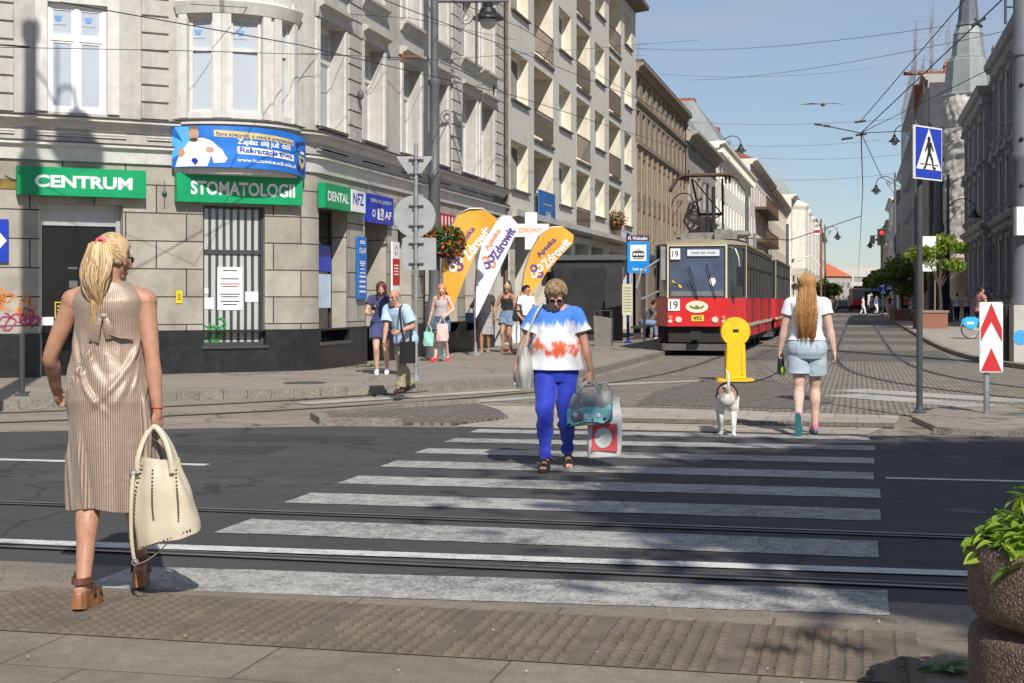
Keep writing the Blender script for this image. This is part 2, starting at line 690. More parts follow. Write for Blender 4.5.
def paving(name,col,bw,bh,joint,jw=0.006,off=0.5,var=0.2,dirt=0.3,bump=.5,c2=None,dirtcol=(0.07,0.06,0.05)):
 """slabs or setts laid over the ground, in world metres"""
 if name in MATS:
  return MATS[name]
 m,nt,b=base_mat(name)
 tc=nd(nt,'ShaderNodeTexCoord')
 ob=tc.outputs['Object']
 br=nd(nt,'ShaderNodeTexBrick')
 br.offset=off
 br.inputs['Scale'].default_value=1.0
 br.inputs['Brick Width'].default_value=bw
 br.inputs['Row Height'].default_value=bh
 br.inputs['Mortar Size'].default_value=jw
 br.inputs['Mortar Smooth'].default_value=0.2
 br.inputs['Color1'].default_value=c4([x*(1+var*.5) for x in col])
 br.inputs['Color2'].default_value=c4(c2 or [x*(1-var*.5) for x in col])
 br.inputs['Mortar'].default_value=c4(joint)
 nt.links.new(ob,br.inputs['Vector'])
 n1=noise_tex(nt,ob,1.3,9,0.7,0.5)
 n2=noise_tex(nt,ob,110,3,0.6)
 n3=noise_tex(nt,ob,9,6,0.65)
 c=mixc(nt,1.0,br.outputs['Color'],ramp(nt,n2,.3,.7,.75,1.25),'MULTIPLY')
 c=mixc(nt,1.0,c,ramp(nt,n3,.3,.7,.85,1.13),'MULTIPLY')
 c=mixc(nt,ramp(nt,n1,.46,.75,0,dirt),c,dirtcol)
 nt.links.new(c,b.inputs['Base Color'])
 b.inputs['Roughness'].default_value=0.85
 b.inputs['Specular IOR Level'].default_value=0.3
 h=mixc(nt,1.0,ramp(nt,br.outputs['Fac'],0,1,1,0),ramp(nt,n2,0,1,.8,1),'MULTIPLY')
 add_bump(nt,b,h,bump,0.012)
 MATS[name]=m
 return m
STEEL=M('galvanised steel',(0.36,0.37,0.38),0.45,0.15,6,0.1,80,metal=0.6,dirt=.25)
MASTG=M('dark grey mast paint',(0.10,0.105,0.115),0.5,0.15,4,0.12,60,dirt=.3)
POLEB=M('dark pole paint',(0.05,0.052,0.056),0.5,0.2,5,0.12,60,dirt=.3)
BLACKM=M('black iron',(0.015,0.015,0.017),0.5,0.2,5,0.1,60)
SIGNBACK=M('grey sign back',(0.33,0.34,0.34),0.55,0.1,6,0.06,60,metal=.2,dirt=.2)
WHITEP=M('white paint',(0.78,0.78,0.76),0.45,0.06,5,0.05,60,dirt=.12)
WHITEL=M('white sign film',(0.8,0.8,0.79),0.5,0.04,5,0.0)
BLACKL=M('black sign film',(0.015,0.015,0.016),0.5,0.1,5,0.0)
REDL=M('red sign film',(0.52,0.02,0.025),0.5,0.1,5,0.0)
BLUEL=M('blue sign film',(0.01,0.04,0.42),0.4,0.1,5,0.0)
GREENL=M('green sign board',(0.0,0.30,0.11),0.4,0.1,2,0.03,30,dirt=.1)
RUBBER=M('rubber',(0.02,0.02,0.02),0.75,0.2,8,0.1)
WIREM=M('overhead wire',(0.03,0.03,0.033),0.6,0.1,5,0.0)
PVC=M('white window frame',(0.75,0.75,0.73),0.5,0.08,4,0.04,60,dirt=.1)
OLDF=M('old wooden frame',(0.62,0.60,0.56),0.6,0.12,4,0.1,60,dirt=.3)
BROWNF=M('brown window frame',(0.09,0.05,0.03),0.6,0.2,6,0.1)
DARKF=M('dark metal frame',(0.05,0.05,0.055),0.5,0.2,6,0.1)
TIN=M('dark tin flashing',(0.09,0.075,0.07),0.55,0.2,4,0.1,40,dirt=.3)
PANE_CURT=glass_pane('pane with curtain',amount=0.75,curtain=(0.50,0.52,0.55))
PANE_PALE=M('pale blind behind glass',(0.46,0.50,0.55),.18,.06,.8,0,spec=.6)
PANE_DARK=glass_pane('dark pane',amount=0.15)
PANE_MIX=glass_pane('mixed pane',amount=0.45,curtain=(0.42,0.42,0.40))
PANE_BLIND=glass_pane('pane with vertical blinds',blinds=True,curtain=(0.45,0.46,0.44),dark=(0.05,0.055,0.055),rough=.1)
PANE_SHOP=M('shop pane',(0.035,0.038,0.04),.05,.5,.7,0,spec=.7)
# ---------------------------------------------------------------- ground, roads, kerbs, markings, rails
ASPH=asphalt('dark road asphalt',(0.058,0.056,0.057),patch=0.35,patchcol=(0.038,0.037,0.039),light=(0.10,0.094,0.087),lamt=.45)
BANDM=asphalt('darker street tone',(0.115,0.105,0.094),patch=0.3,patchcol=(0.07,0.064,0.057),crack=False)
OLDROAD=asphalt('old worn carriageway',(0.235,0.20,0.16),patch=0.45,patchcol=(0.135,0.112,0.088),light=(0.33,0.29,0.235),lamt=.6)
PAVEA=asphalt('pavement asphalt',(0.255,0.225,0.19),patch=0.5,patchcol=(0.175,0.152,0.126),light=(0.32,0.285,0.245),lamt=.5)
SETTS=paving('granite setts',(0.30,0.265,0.222),0.16,0.11,(0.055,0.05,0.043),0.018,.5,.4,.4,.8)
DARKSETTS=paving('dark setts',(0.175,0.158,0.138),0.11,0.10,(0.075,0.067,0.058),0.014,.5,.5,.3,.8)
SLAB=paving('concrete slabs',(0.36,0.32,0.27),0.52,0.52,(0.20,0.175,0.145),0.008,.5,.18,.4,.4)
SLABN=paving('near pavement slabs',(0.215,0.18,0.143),0.95,0.62,(0.115,0.094,0.073),0.007,.37,.12,.6,.4,dirtcol=(.085,.072,.058))
CONC=asphalt('kerbside concrete',(0.20,0.172,0.138),patch=0.4,patchcol=(0.10,0.09,0.08),fine=90,crack=False)
KERBM=asphalt('kerb granite',(0.23,0.205,0.175),patch=0.5,patchcol=(0.12,0.10,0.085),fine=60,crack=False)
PAINT_A=road_paint('worn crossing paint',(0.10,0.099,0.097),wear=0.40,col=(0.43,0.42,0.395))
PAINT_B=road_paint('fresh line paint',(0.085,0.084,0.084),wear=0.12,col=(0.60,0.59,0.57))
PAINT_C=road_paint('grey old crossing paint',(0.17,0.155,0.14),wear=0.42,col=(0.48,0.465,0.43))
RAILM=M('polished rail head',(0.22,0.205,0.195),0.48,0.2,3,0.05,60,metal=0.75,dirt=.4,dirtcol=(.06,.045,.035))
RAILG=M('rail groove',(0.042,0.038,0.035),0.8,0.3,3,0.2)
TACT=M('tactile slab concrete',(0.135,0.106,0.080),0.9,0.25,5,0.6,120,dirt=.5,dirtcol=(.075,.06,.048),dscale=2.2)
def sheet(name,pts,z,mat):
 mb=MB()
 mb.face([(p[0],p[1],z) for p in pts])
 o=mb.build(name,mat,recalc=False)
 return struct(o)
def slab(name,pts,z0,z1,mat):
 mb=MB()
 mb.prism([(p[0],p[1],z0) for p in pts],(0,0,z1-z0))
 return struct(mb.build(name,mat))
def ribbon(mb,pts,w,z,off=0.0,z2=None):
 pts=[Vector((p[0],p[1])) for p in pts]
 L,R=[],[]
 for i,p in enumerate(pts):
  a=pts[max(0,i-1)]
  b=pts[min(len(pts)-1,i+1)]
  t=(b-a).normalized()
  n=Vector((t.y,-t.x))
  L.append(p+n*(off-w/2))
  R.append(p+n*(off+w/2))
 vl=[mb.bm.verts.new((p.x,p.y,z)) for p in L]
 vr=[mb.bm.verts.new((p.x,p.y,z)) for p in R]
 for i in range(len(pts)-1):
  mb.vface([vr[i],vr[i+1],vl[i+1],vl[i]])
def smooth_line(pts,k=6):
 pts=[Vector((p[0],p[1])) for p in pts]
 n=len(pts)
 tg=[]
 for i in range(n):
  a,b=pts[max(0,i-1)],pts[min(n-1,i+1)]
  tg.append((b-a).normalized())
 out=[]
 for i in range(n-1):
  L=(pts[i+1]-pts[i]).length
  m0,m1=tg[i]*L,tg[i+1]*L
  for j in range(k):
   t=j/k
   t2,t3=t*t,t*t*t
   out.append(pts[i]*(2*t3-3*t2+1)+m0*(t3-2*t2+t)+pts[i+1]*(-2*t3+3*t2)+m1*(t3-t2))
 out.append(pts[-1])
 return out
sheet('ground',[(-1500,-1500),(1500,-1500),(1500,2500),(-1500,2500)],-0.004,OLDROAD)
sheet('near_pavement',[(-40,-30),(40,-30),(40,6.5),(-40,6.42)],0.004,SLABN)
sheet('pavement_edge',[(-40,6.42),(40,6.5),(40,6.98),(-40,6.9)],0.002,CONC)
sheet('cross_road',[(-60,6.9),(60,6.98),(60,16.3),(10,15.72),(1.66,15.6),(0.2,15.42),(-4.1,15.38),(-5.6,15.2),(-7.2,14.5),(-8.84,13.7),(-12,12.6),(-18,11.6),(-60,11.2)],0.001,ASPH)
sheet('street_setts',[(-4.9,19.4),(0.5,18.2),(9,21.5),(5,26.5),(3.0,31),(2.5,36),(2.3,420),(-8,420),(-4.6,36),(-4.5,30),(-4.6,26)],0.001,SETTS)
for a,b in ((34.0,41.5),(47,51),(55,61),(67,77),(88,102),(118,138),(160,190),(225,280)):  # bands across the tracks in a darker tone than the setts
 sheet('dark_street_band',[(-2.6,a),(2.2,a),(2.2,b),(-2.6,b)],0.003,BANDM)
sheet('plaza_slabs',[(-4.3,15.42),(0.1,15.5),(0.45,17.2),(0.5,18.15),(-2.0,18.6),(-4.85,18.6),(-4.5,17)],0.003,SLAB)
KL=[(-40,9.2),(-20,11.2),(-14,13.7),(-10.44,16.6),(-9.19,18.49),(-7.9,19.6),(-6.5,21.12),(-5.42,23.36),(-4.85,25.98),(-4.75,30.97),(-4.72,37.5),(-5.1,60),(-6.2,90),(-6.4,420)]
kl=smooth_line(KL,5)
slab('left_pavement',[(p.x-.15,p.y+.02) for p in kl]+[(-30,420),(-40,30)],-0.02,0.11,PAVEA)
mb=MB()
for i in range(len(kl)-1):
 a,b=kl[i],kl[i+1]
 n=max(1,int((b-a).length/1.0)) if a.y<60 else 1
 for j in range(n):
  p=a+(b-a)*(j/n)
  q=a+(b-a)*((j+1)/n)
  d=(q-p)
  ln=d.length
  rot=Matrix.Rotation(atan2(d.y,d.x),3,'Z')
  c=(p+q)/2
  nn=Vector((d.y,-d.x)).normalized()
  mb.box((c.x-nn.x*.07,c.y-nn.y*.07,0.05),(ln-.008,0.16,0.14),rot)
struct(mb.build('kerb',KERBM,bevel=0.012))
KR=[(40,21.5),(20,22.0),(11,22.8),(7.2,24.3),(4.6,27.5),(3.2,31.5),(2.6,36.5),(2.35,44),(2.3,60),(2.3,420)]
kr=smooth_line(KR,5)
slab('right_pavement',[(p.x+.1,p.y+.05) for p in kr]+[(60,420),(60,21.5)],-0.02,0.09,SLAB)
mb=MB()
for i in range(len(kr)-1):
 a,b=kr[i],kr[i+1]
 d=(b-a)
 rot=Matrix.Rotation(atan2(d.y,d.x),3,'Z')
 c=(a+b)/2
 mb.box((c.x,c.y,0.035),(d.length+.02,0.16,0.13),rot)
struct(mb.build('kerb',KERBM))
isl=[(-6.15,16.05),(-5.75,15.42),(-4.9,15.5),(-4.35,15.6),(-4.0,16.6),(-4.35,17.6),(-4.95,18.7),(-5.6,17.7)]
slab('island_setts',isl,-0.02,0.03,DARKSETTS)
mb=MB()
ring=[(-4.95,18.75),(-5.65,17.7),(-6.2,16.1),(-5.8,15.36),(-4.9,15.42)]
for a,b in zip(ring,ring[1:]):
 a,b=Vector(a),Vector(b)
 d=b-a
 mb.box(((a.x+b.x)/2,(a.y+b.y)/2,0.01),(d.length-.01,.15,.14),Matrix.Rotation(atan2(d.y,d.x),3,'Z'))
struct(mb.build('kerb',KERBM,bevel=.015))
sheet('bollard_setts',[(-2.9,19.2),(-0.6,18.9),(-0.3,20.5),(-1.5,26.0),(-2.5,26.0),(-3.0,22)],0.006,DARKSETTS)
isr=[(0.85,15.8),(1.7,15.68),(10,15.85),(40,16.3),(40,19.5),(9,19.4),(2.0,19.5),(1.0,19.0),(0.62,17.4)]
slab('right_island',isr,-0.02,0.055,PAVEA)
mb=MB()
ring=[(0.78,15.78),(1.7,15.62),(4,15.67),(7,15.74),(10,15.8),(20,15.95)]
for a,b in zip(ring,ring[1:]):
 a,b=Vector(a),Vector(b)
 d=b-a
 mb.box(((a.x+b.x)/2,(a.y+b.y)/2,0.032),(d.length-.01,.16,.06),Matrix.Rotation(atan2(d.y,d.x),3,'Z'))
struct(mb.build('kerb',KERBM,bevel=.015))
rgp=random.Random(17)
for (x0,x1,y0,y1) in ((-13,-8.6,9.7,10.5),(1.2,3.4,12.9,13.7),(-7.6,-5.2,12.2,12.9),(4.2,9.0,9.6,10.6),(-6.3,-4.7,13.4,14.1)):
 sheet('road_repair',[(x0,y0),(x1,y0+.04),(x1-.05,y1),(x0+.06,y1-.03)],0.0025,asphalt('repair asphalt',(0.041,0.040,0.042),crack=False,patch=.2))
mb=MB()
for i in range(46):
 x,y=rgp.uniform(-9,4),rgp.uniform(9.3,14.8)
 r=rgp.uniform(.02,.13)
 mb.face([(x+cos(2*pi*a/9)*r*rgp.uniform(.6,1.5),y+sin(2*pi*a/9)*r*rgp.uniform(.6,1.1),0.0033) for a in range(9)])
struct(mb.build('oil_stain',M('oil stains',(0.022,0.021,0.021),.55,.3,30,.1)),'stuff')
mb=MB()
rng=random.Random(3)
for lx,ly,yr,th in ((474,431,15.1,.40),(449,440.5,14.1,.42),(421,451,12.98,.45),(388,464,11.86,.48),(348,480,10.8,.5),(298,498,9.72,.52),(233,526,8.38,.55),(108,577,6.92,.56)):
 _p=G(lx,ly)
 xl,yl,xr=_p.x,_p.y,0.14+rng.uniform(-.03,.03)
 n=24
 lo,hi=[],[]
 for i in range(n+1):
  t=i/n
  x=xl+(xr-xl)*t
  y=yl+(yr-yl)*t
  lo.append((x,y-th/2+rng.uniform(-.012,.012),0.005))
  hi.append((x,y+th/2+rng.uniform(-.012,.012),0.005))
 vl=[mb.bm.verts.new(p) for p in lo]
 vh=[mb.bm.verts.new(p) for p in hi]
 for i in range(n):
  mb.vface([vl[i],vl[i+1],vh[i+1],vh[i]])
struct(mb.build('crossing_stripes',PAINT_A,recalc=False))
mb=MB()
ribbon(mb,[(-30,7.35),(-4.8,7.46),(0.57,7.72),(8,7.95),(30,8.3)],0.15,0.009)
ribbon(mb,[(-30,10.9),(-5.35,11.35)],0.13,0.005)
ribbon(mb,[(0.22,11.75),(30,12.3)],0.10,0.005)
struct(mb.build('lane_lines',PAINT_B,recalc=False))
mb=MB()
for (a,b) in (((846,390),(1030,402)),((840,395),(1030,410))):
 p,q=G(*a),G(*b)
 ribbon(mb,[(p.x,p.y),(q.x,q.y)],0.75,0.006)
for (a,b) in (((300,404),(520,390)),((345,410),(560,396)),((600,385),(700,381))):
 p,q=G(*a),G(*b)
 ribbon(mb,[(p.x,p.y),(q.x,q.y)],0.42,0.006)
struct(mb.build('side_crossing_stripes',PAINT_C,recalc=False))
LT=smooth_line([(-4.0,430),(-4.0,60),(-4.0,42),(-4.02,36),(-4.1,31),(-4.35,26.8),(-5.1,22.9),(-6.6,19.3),(-9.2,16.0),(-13.5,13.0),(-20,10.6),(-30,9.0),(-45,8.4)],6)
RT=smooth_line([(0.17,430),(0.17,60),(0.17,46),(0.22,37),(0.5,30.5),(1.15,26.3),(2.4,23.0),(4.4,20.2),(8,17.3),(14,14.4),(24,11.4),(45,8.9)],6)
CT=[(-60,8.05),(-20,8.08),(0,8.12),(60,8.2)]
hd,gr=MB(),MB()
for line,g in ((LT,.74),(RT,.74),(CT,.78)):
 for s in (-1,1):
  kw=.78 if line is CT else .6
  ribbon(gr,line,0.15*kw,0.0065,s*g)
  ribbon(hd,line,0.055*kw,0.0125,s*g+s*.04)
  ribbon(hd,line,0.022*kw,0.0125,s*g-s*.055)
struct(gr.build('rail_groove',RAILG,recalc=False))
struct(hd.build('tram_rail',RAILM,recalc=False))
def tactile(name,x0,x1,y0,y1,step,z,r,h):
 mb=MB()
 mb.face([(x0,y0,z),(x1,y0,z),(x1,y1,z),(x0,y1,z)])
 nx,ny=int((x1-x0)/step),int((y1-y0)/step)
 rg=random.Random(5)
 for i in range(nx):
  for j in range(ny):
   gap=(i%9==8)
   if gap or rg.random()<0.015:
    continue
   cx=x0+(i+.5)*step+rg.uniform(-.002,.002)
   cy=y0+(j+.5)*step+rg.uniform(-.002,.002)
   hh=h*rg.uniform(.55,1.1)
   k=6
   lo=[mb.bm.verts.new((cx+cos(2*pi*a/k)*r*1.15,cy+sin(2*pi*a/k)*r*1.15,z)) for a in range(k)]
   hi=[mb.bm.verts.new((cx+cos(2*pi*a/k)*r*.7,cy+sin(2*pi*a/k)*r*.7,z+hh)) for a in range(k)]
   mb.vface(hi)
   for a in range(k):
    b=(a+1)%k
    mb.vface([lo[a],lo[b],hi[b],hi[a]])
 return struct(mb.build(name,TACT,recalc=False))
tactile('tactile_paving',-3.9,0.24,5.45,6.30,0.064,0.008,0.022,0.015)
tactile('tactile_paving',-3.1,0.4,16.35,16.95,0.075,0.009,0.024,0.011)
tactile('tactile_paving',0.7,0.95,5.2,6.2,0.062,0.008,0.019,0.010)
mb=MB()
rg=random.Random(11)
for i in range(46):
 x,y=rg.uniform(-3.2,.6),rg.uniform(4.6,6.9)
 r=rg.uniform(.002,.0065)
 k=rg.randint(4,6)
 a0=rg.uniform(0,6)
 mb.prism([(x+cos(a0+2*pi*a/k)*r*rg.uniform(.6,1.1),y+sin(a0+2*pi*a/k)*r,0.018) for a in range(k)],(0,0,.004))
struct(mb.build('grit',M('pale grit',(0.42,0.39,0.34),.9,.4,60)),'stuff')
for (px,py) in ((118,389),(305,383)):
 p=G(px,py,.11)
 mb=MB()
 mb.lathe([(.34,.109),(.34,.116),(.30,.116),(.30,.114)],20,(p.x,p.y,0))
 struct(mb.build('manhole_cover',M('cast iron',(.06,.055,.05),.7,.3,20,.4)))
# ---------------------------------------------------------------- buildings on the left side of the street
def proj(p):
 xr=p[0]*CA+p[1]*SA
 d=-p[0]*SA+p[1]*CA
 return 512+FPX*xr/d,300-FPX*(p[2]-CAMH)/d
def u_at_px(path,px,lo=0.0,hi=None):
 hi=path.L if hi is None else hi
 best=None
 n=600
 for i in range(n+1):
  u=lo+(hi-lo)*i/n
  e=abs(proj(path.pt(u,1.4))[0]-px)
  if best is None or e<best[0]:
   best=(e,u)
 return best[1]
XL=-9.7
CN=Vector((XL,25.0))
DC=Vector((0.75,0.66)).normalized()
NC=Vector((DC.y,-DC.x))
PLAST1=plaster('grey beige render',(0.46,0.443,0.405),stain=.42,streak=.42)
PLASTW=plaster('pale painted render',(0.62,0.603,0.565),stain=.3,streak=.3)
STONE1=stone_blocks('pale sandstone blocks',(0.37,0.337,0.282),1.06,0.485,dirt=.35)
GRAN=M('black polished plinth',(0.018,0.018,0.02),0.35,0.3,6,0.08,50,dirt=.3,dirtcol=(.06,.055,.05))
# --- corner house --------------------------------------------------------------------------------
t_=0.42
P0=CN-DC*14
A0=CN-DC*t_
A1=Vector((XL,CN.y+t_))
arc=[]
for i in range(1,8):
 k=i/8
 q=A0*(1-k)**2+CN*2*k*(1-k)+A1*k*k
 arc.append(q)
pathA=Path([P0,A0]+arc+[A1,Vector((XL,39.9))])
def sC(px,py=300):
 h=hit(px,py,CN,NC)
 return (Vector((h.x,h.y))-P0).dot(DC),h.z
def sS(px,py=300):
 h=hit(px,py,(XL,0),(1,0))
 return pathA.L-(39.9-h.y),h.z
corner=thing('corner_building','grey beige corner house with rounded bay and stone shopfronts','building',(-9.9,25.2,0.1))
ZC=sC(120,121)[1]
ZL=3.75
PL=0.84
door_u0,door_u1=sC(40)[0],sC(123)[0]
zdoor=sC(80,204)[1]
win_u0,win_u1=sC(203)[0],sC(265)[0]
zw0,zw1=sC(234,345)[1],sC(234,206)[1]
den_u0,den_u1=sS(319)[0],sS(347)[0]
olf_u0,olf_u1=sS(365)[0],sS(387)[0]
gopen=[(door_u0,door_u1,0.0,zdoor,.38),(win_u0,win_u1,zw0,zw1,.16),(den_u0,den_u1,.62,3.15,.42),(olf_u0,olf_u1,0.0,3.2,1.3)]
shopw=[]
for a,b in ((398,412),(424,437),(446,458),(465,476),(484,493)):
 ua,ub=sS(a)[0],sS(b)[0]
 shopw.append((ua,ub))
 gopen.append((ua,ub,.62,3.1,.4))
u3=sC(-60)[0]
gopen.append((u3-2.2,u3,.62,3.1,.3))
mb=MB()
facade(mb,pathA,PL,ZL,[(a,b,max(c,PL),e,d) for a,b,c,e,d in gopen],mi=0)
world_build(mb,'ground_floor_wall',STONE1,corner,recalc=False)
mb=MB()
facade(mb,pathA,0.02,PL,[(a,b,min(max(c,.02),PL),PL,d) for a,b,c,e,d in gopen if c<PL],d=.05)
sweep(mb,pathA,door_u1+.01,pathA.L,[(0.0,PL-.004),(.05,PL-.004),(.05,PL+.03),(0.0,PL+.03)])
world_build(mb,'plinth',GRAN,corner,recalc=False)
fl=sC(80,113)[1]
wu0,wu1=sC(47)[0],sC(107)[0]
uopen=[]
w_first=[]
for a,b in ((319,344),(363,383),(402,420),(434,447),(461,476),(480,493)):
 ua,ub=sS(a)[0],sS(b)[0]
 w_first.append((ua,ub))
H1=13.2
for ua,ub in w_first:
 for z0,z1 in ((4.63,6.62),(7.55,9.5),(10.4,12.0)):
  uopen.append((ua,ub,z0,z1,.34))
cw=[]
for du in (0.0,-3.4,-6.6):
 for z0,z1 in ((fl,6.42),(7.55,9.5),(10.4,12.0)):
  cw.append((wu0+du,wu1+du,z0,z1,.2))
mb=MB()
facade(mb,pathA,ZL,H1,uopen+cw)
pts=[P0,A0]+arc+[A1,Vector((XL,39.9)),Vector((-24,39.9)),Vector((-30,24))]
mb.face([(p.x,p.y,H1) for p in pts])
mb.face([(P0.x,P0.y,0),(-30,24,0),(-30,24,H1),(P0.x,P0.y,H1)])
mb.face([(XL,39.9,0),(XL,39.9,H1),(-24,39.9,H1),(-24,39.9,0)])
world_build(mb,'upper_wall',PLAST1,corner,recalc=False)
mb=MB()
sweep(mb,pathA,0.01,pathA.L-.01,[(0.0,ZL),(.05,ZL),(.09,ZL+.22),(.16,ZL+.25),(.16,ZL+.30),(0.0,ZL+.32)])
sweep(mb,pathA,0.01,pathA.L-.01,[(0.0,ZC-.20),(.05,ZC-.18),(.10,ZC-.09),(.20,ZC-.05),(.20,ZC),(0.0,ZC+.015)])
sweep(mb,pathA,0.01,pathA.L-.01,[(0.0,H1-.6),(.12,H1-.55),(.2,H1-.2),(.5,H1-.15),(.5,H1+.02),(0.0,H1+.05)])
world_build(mb,'cornice',PLASTW,corner,recalc=True)
mb=MB()
sweep(mb,pathA,0.005,pathA.L-.005,[(0.0,ZC+.018),(.23,ZC+.003),(.23,ZC+.022),(0.0,ZC+.04)])
sweep(mb,pathA,0.005,pathA.L-.005,[(0.0,ZL+.323),(.18,ZL+.303),(.18,ZL+.318),(0.0,ZL+.34)])
world_build(mb,'flashing',TIN,corner)
mb=MB()
def panel(path,u0,u1,z0,z1,w=.05,d=.03):
 for a,b,c,e in ((u0,u1,z0,z0+w),(u0,u1,z1-w,z1),(u0,u0+w,z0+w,z1-w),(u1-w,u1,z0+w,z1-w)):
  sweep(mb,path,a,b,[(0,c),(d,c),(d,e),(0,e)])
zf0,zf1=ZL+.42,ZC-.24
for a,b in [(sC(34)[0],sC(126)[0]),(sC(147)[0],sC(171)[0]),(sC(-8)[0],sC(14)[0])]+[(sS(a)[0],sS(b)[0]) for a,b in ((317,347),(363,384),(402,421),(436,449),(461,477),(481,494))]:
 mb=MB()
 panel(pathA,a,b,zf0,zf1)
 world_build(mb,'frieze_panel',PLASTW,corner)
mb=MB()
def quoins(path,u0,u1,z0,z1,h=.30,gap=.028,d=.05):
 z=z0
 while z<z1-.1:
  zz=min(z+h-gap,z1)
  sweep(mb,path,u0,u1,[(0,z),(d,z+.006),(d,zz-.006),(0,zz)])
  z+=h
for a,b in [(sC(141)[0],sC(168)[0]),(sC(-22)[0],sC(13)[0])]+[(sS(a)[0],sS(b)[0]) for a,b in ((347.5,360),(451,459.5),(494.5,502))]:
 mb=MB()
 quoins(pathA,a,b,ZC+.06,H1-.62)
 world_build(mb,'block_pilaster',PLAST1,corner)
for ua,ub,z0,z1,dp in cw:
 mb=MB()
 for a,b,c,e in ((ua-.2,ua,z0,z1+.2),(ub,ub+.2,z0,z1+.2),(ua,ub,z1,z1+.2)):
  sweep(mb,pathA,a,b,[(0,c),(.045,c),(.045,e),(0,e)])
 world_build(mb,'window_surround',PLASTW,corner)
for ua,ub,z0,z1,dp in uopen:
 mb=MB()
 for a,b,c,e in ((ua-.13,ua,z0,z1),(ub,ub+.13,z0,z1)):
  sweep(mb,pathA,a,b,[(0,c),(.04,c),(.04,e),(0,e)])
 world_build(mb,'window_surround',PLASTW,corner)
def stickers(o,xs,z):
 for x in xs:
  mb=MB()
  mb.prism([(x-.07,.028,z+.05),(x+.07,.028,z+.05),(x+.045,.028,z-.03),(x,.028,z-.05),(x-.045,.028,z-.03)],(0,.004,0))
  k_=mb.build('logo_sticker',M('faded blue sticker',(.16,.33,.62),.4,.2,20,0),o)
  mb=MB()
  mb.span(x-.14,x+.14,.028,.032,z-.105,z-.085)
  mb.build('printed_line',M('pale blue print',(.36,.44,.55),.4,.2,20,0),k_)
for ua,ub,z0,z1,dp in cw:
 o=put_window(corner,pathA,ua,ub,z0,z1,.12,'cross',PVC,PANE_PALE,None,.075)
 if z0<6:
  stickers(o,(-(ub-ua)*.3,(ub-ua)*.2),(z1-z0)*.86)
hoodm={}
for ua,ub,z0,z1,dp in uopen:
 o=put_window(corner,pathA,ua,ub,z0,z1,dp,'tee',OLDF,PANE_CURT,TIN,.07)
 w=round(ub-ua,2)
 if w not in hoodm:
  m2=MB()
  pr=[(.0,.02),(.05,.02),(.07,.18),(.17,.24),(.17,.31),(.0,.34)]
  for (x0,x1) in ((-w/2-.16,w/2+.16),):
   m2.rings([[(x,-(dp-.07)-a,b) for a,b in pr] for x in (x0,x1)])
  hoodm[w]=m2.mesh('hood',PLAST1)
  m2=MB()
  pr=[(.0,-.26),(.04,-.25),(.10,-.12),(.16,-.09),(.16,-.03),(.0,-.03)]
  m2.rings([[(x,-(dp-.07)-a,b) for a,b in pr] for x in (-w/2-.14,w/2+.14)])
  hoodm[w,'s']=m2.mesh('sill_moulding',PLAST1)
 link('hood',hoodm[w],o,(0,0,z1-z0))
 if z0>7:
  link('sill_moulding',hoodm[w,'s'],o,(0,0,0))
Pb1=P0+DC*sC(177)[0]
Pb2=CN-DC*.30
ch=Pb2-Pb1
nb=Vector((ch.y,-ch.x)).normalized()
sag=.55
R_=(ch.length**2/4+sag**2)/(2*sag)
cen=(Pb1+Pb2)/2-nb*(R_-sag)
a0=atan2(Pb1.y-cen.y,Pb1.x-cen.x)
a1=atan2(Pb2.y-cen.y,Pb2.x-cen.x)
if a1<a0:
 a1+=2*pi
bay_pts=[cen+Vector((cos(a0+(a1-a0)*i/20),sin(a0+(a1-a0)*i/20)))*R_ for i in range(21)]
pathB=Path(bay_pts)
bw=[(u_at_px(pathB,a),u_at_px(pathB,b)) for a,b in ((188,213),(231,262),(280,292))]
bopen=[(a,b,z0,z1,.16) for a,b in bw for z0,z1 in ((4.68,6.36),(7.55,9.4),(10.4,12.0))]
ZB=3.60
mb=MB()
facade(mb,pathB,ZB,H1-.3,bopen)
mb.face([(p.x,p.y,ZB) for p in reversed(bay_pts)])
mb.face([(p.x,p.y,H1-.3) for p in bay_pts])
world_build(mb,'bay_wall',PLASTW,corner,recalc=False)
mb=MB()
sweep(mb,pathB,.0,pathB.L,[(0,ZB),(.07,ZB),(.1,ZB+.1),(0,ZB+.12)])
sweep(mb,pathB,.0,pathB.L,[(0,ZC-.1),(.06,ZC-.08),(.14,ZC-.02),(.14,ZC+.04),(0,ZC+.07)])
for i,(a,b) in enumerate(bw):
 for x0,x1 in ((a-.16,a-.0),(b+.0,b+.16)):
  sweep(mb,pathB,max(0.02,x0),min(pathB.L-.02,x1),[(0,ZC+.1),(.05,ZC+.1),(.05,6.75),(0,6.75)])
 sweep(mb,pathB,max(.02,a-.2),min(pathB.L-.02,b+.2),[(0,6.40),(.06,6.40),(.14,6.6),(0,6.66)])
world_build(mb,'bay_moulding',PLASTW,corner)
mb=MB()
sweep(mb,pathB,.0,pathB.L,[(0,ZC+.073),(.17,ZC+.045),(.17,ZC+.062),(0,ZC+.10)])
world_build(mb,'bay_flashing',TIN,corner)
for a,b,z0,z1,dp in bopen:
 o=put_window(corner,pathB,a,b,z0,z1,dp,'transom',OLDF,PANE_PALE,None,.06)
 if z0<6 and b-a>.4:
  stickers(o,(-.08,),(z1-z0)*.84)
du=DC
inn=-Vector((NC.x,NC.y,0))
def on_chamfer(u,z,d=0.0):
 return pathA.pt(u,z,d)
rzC=atan2(DC.y,DC.x)
p=on_chamfer((door_u0+door_u1)/2,0.11,-.30)-Vector(corner.location)
wd=door_u1-door_u0
hd_=zdoor-.11
mb=MB()
fw=.07
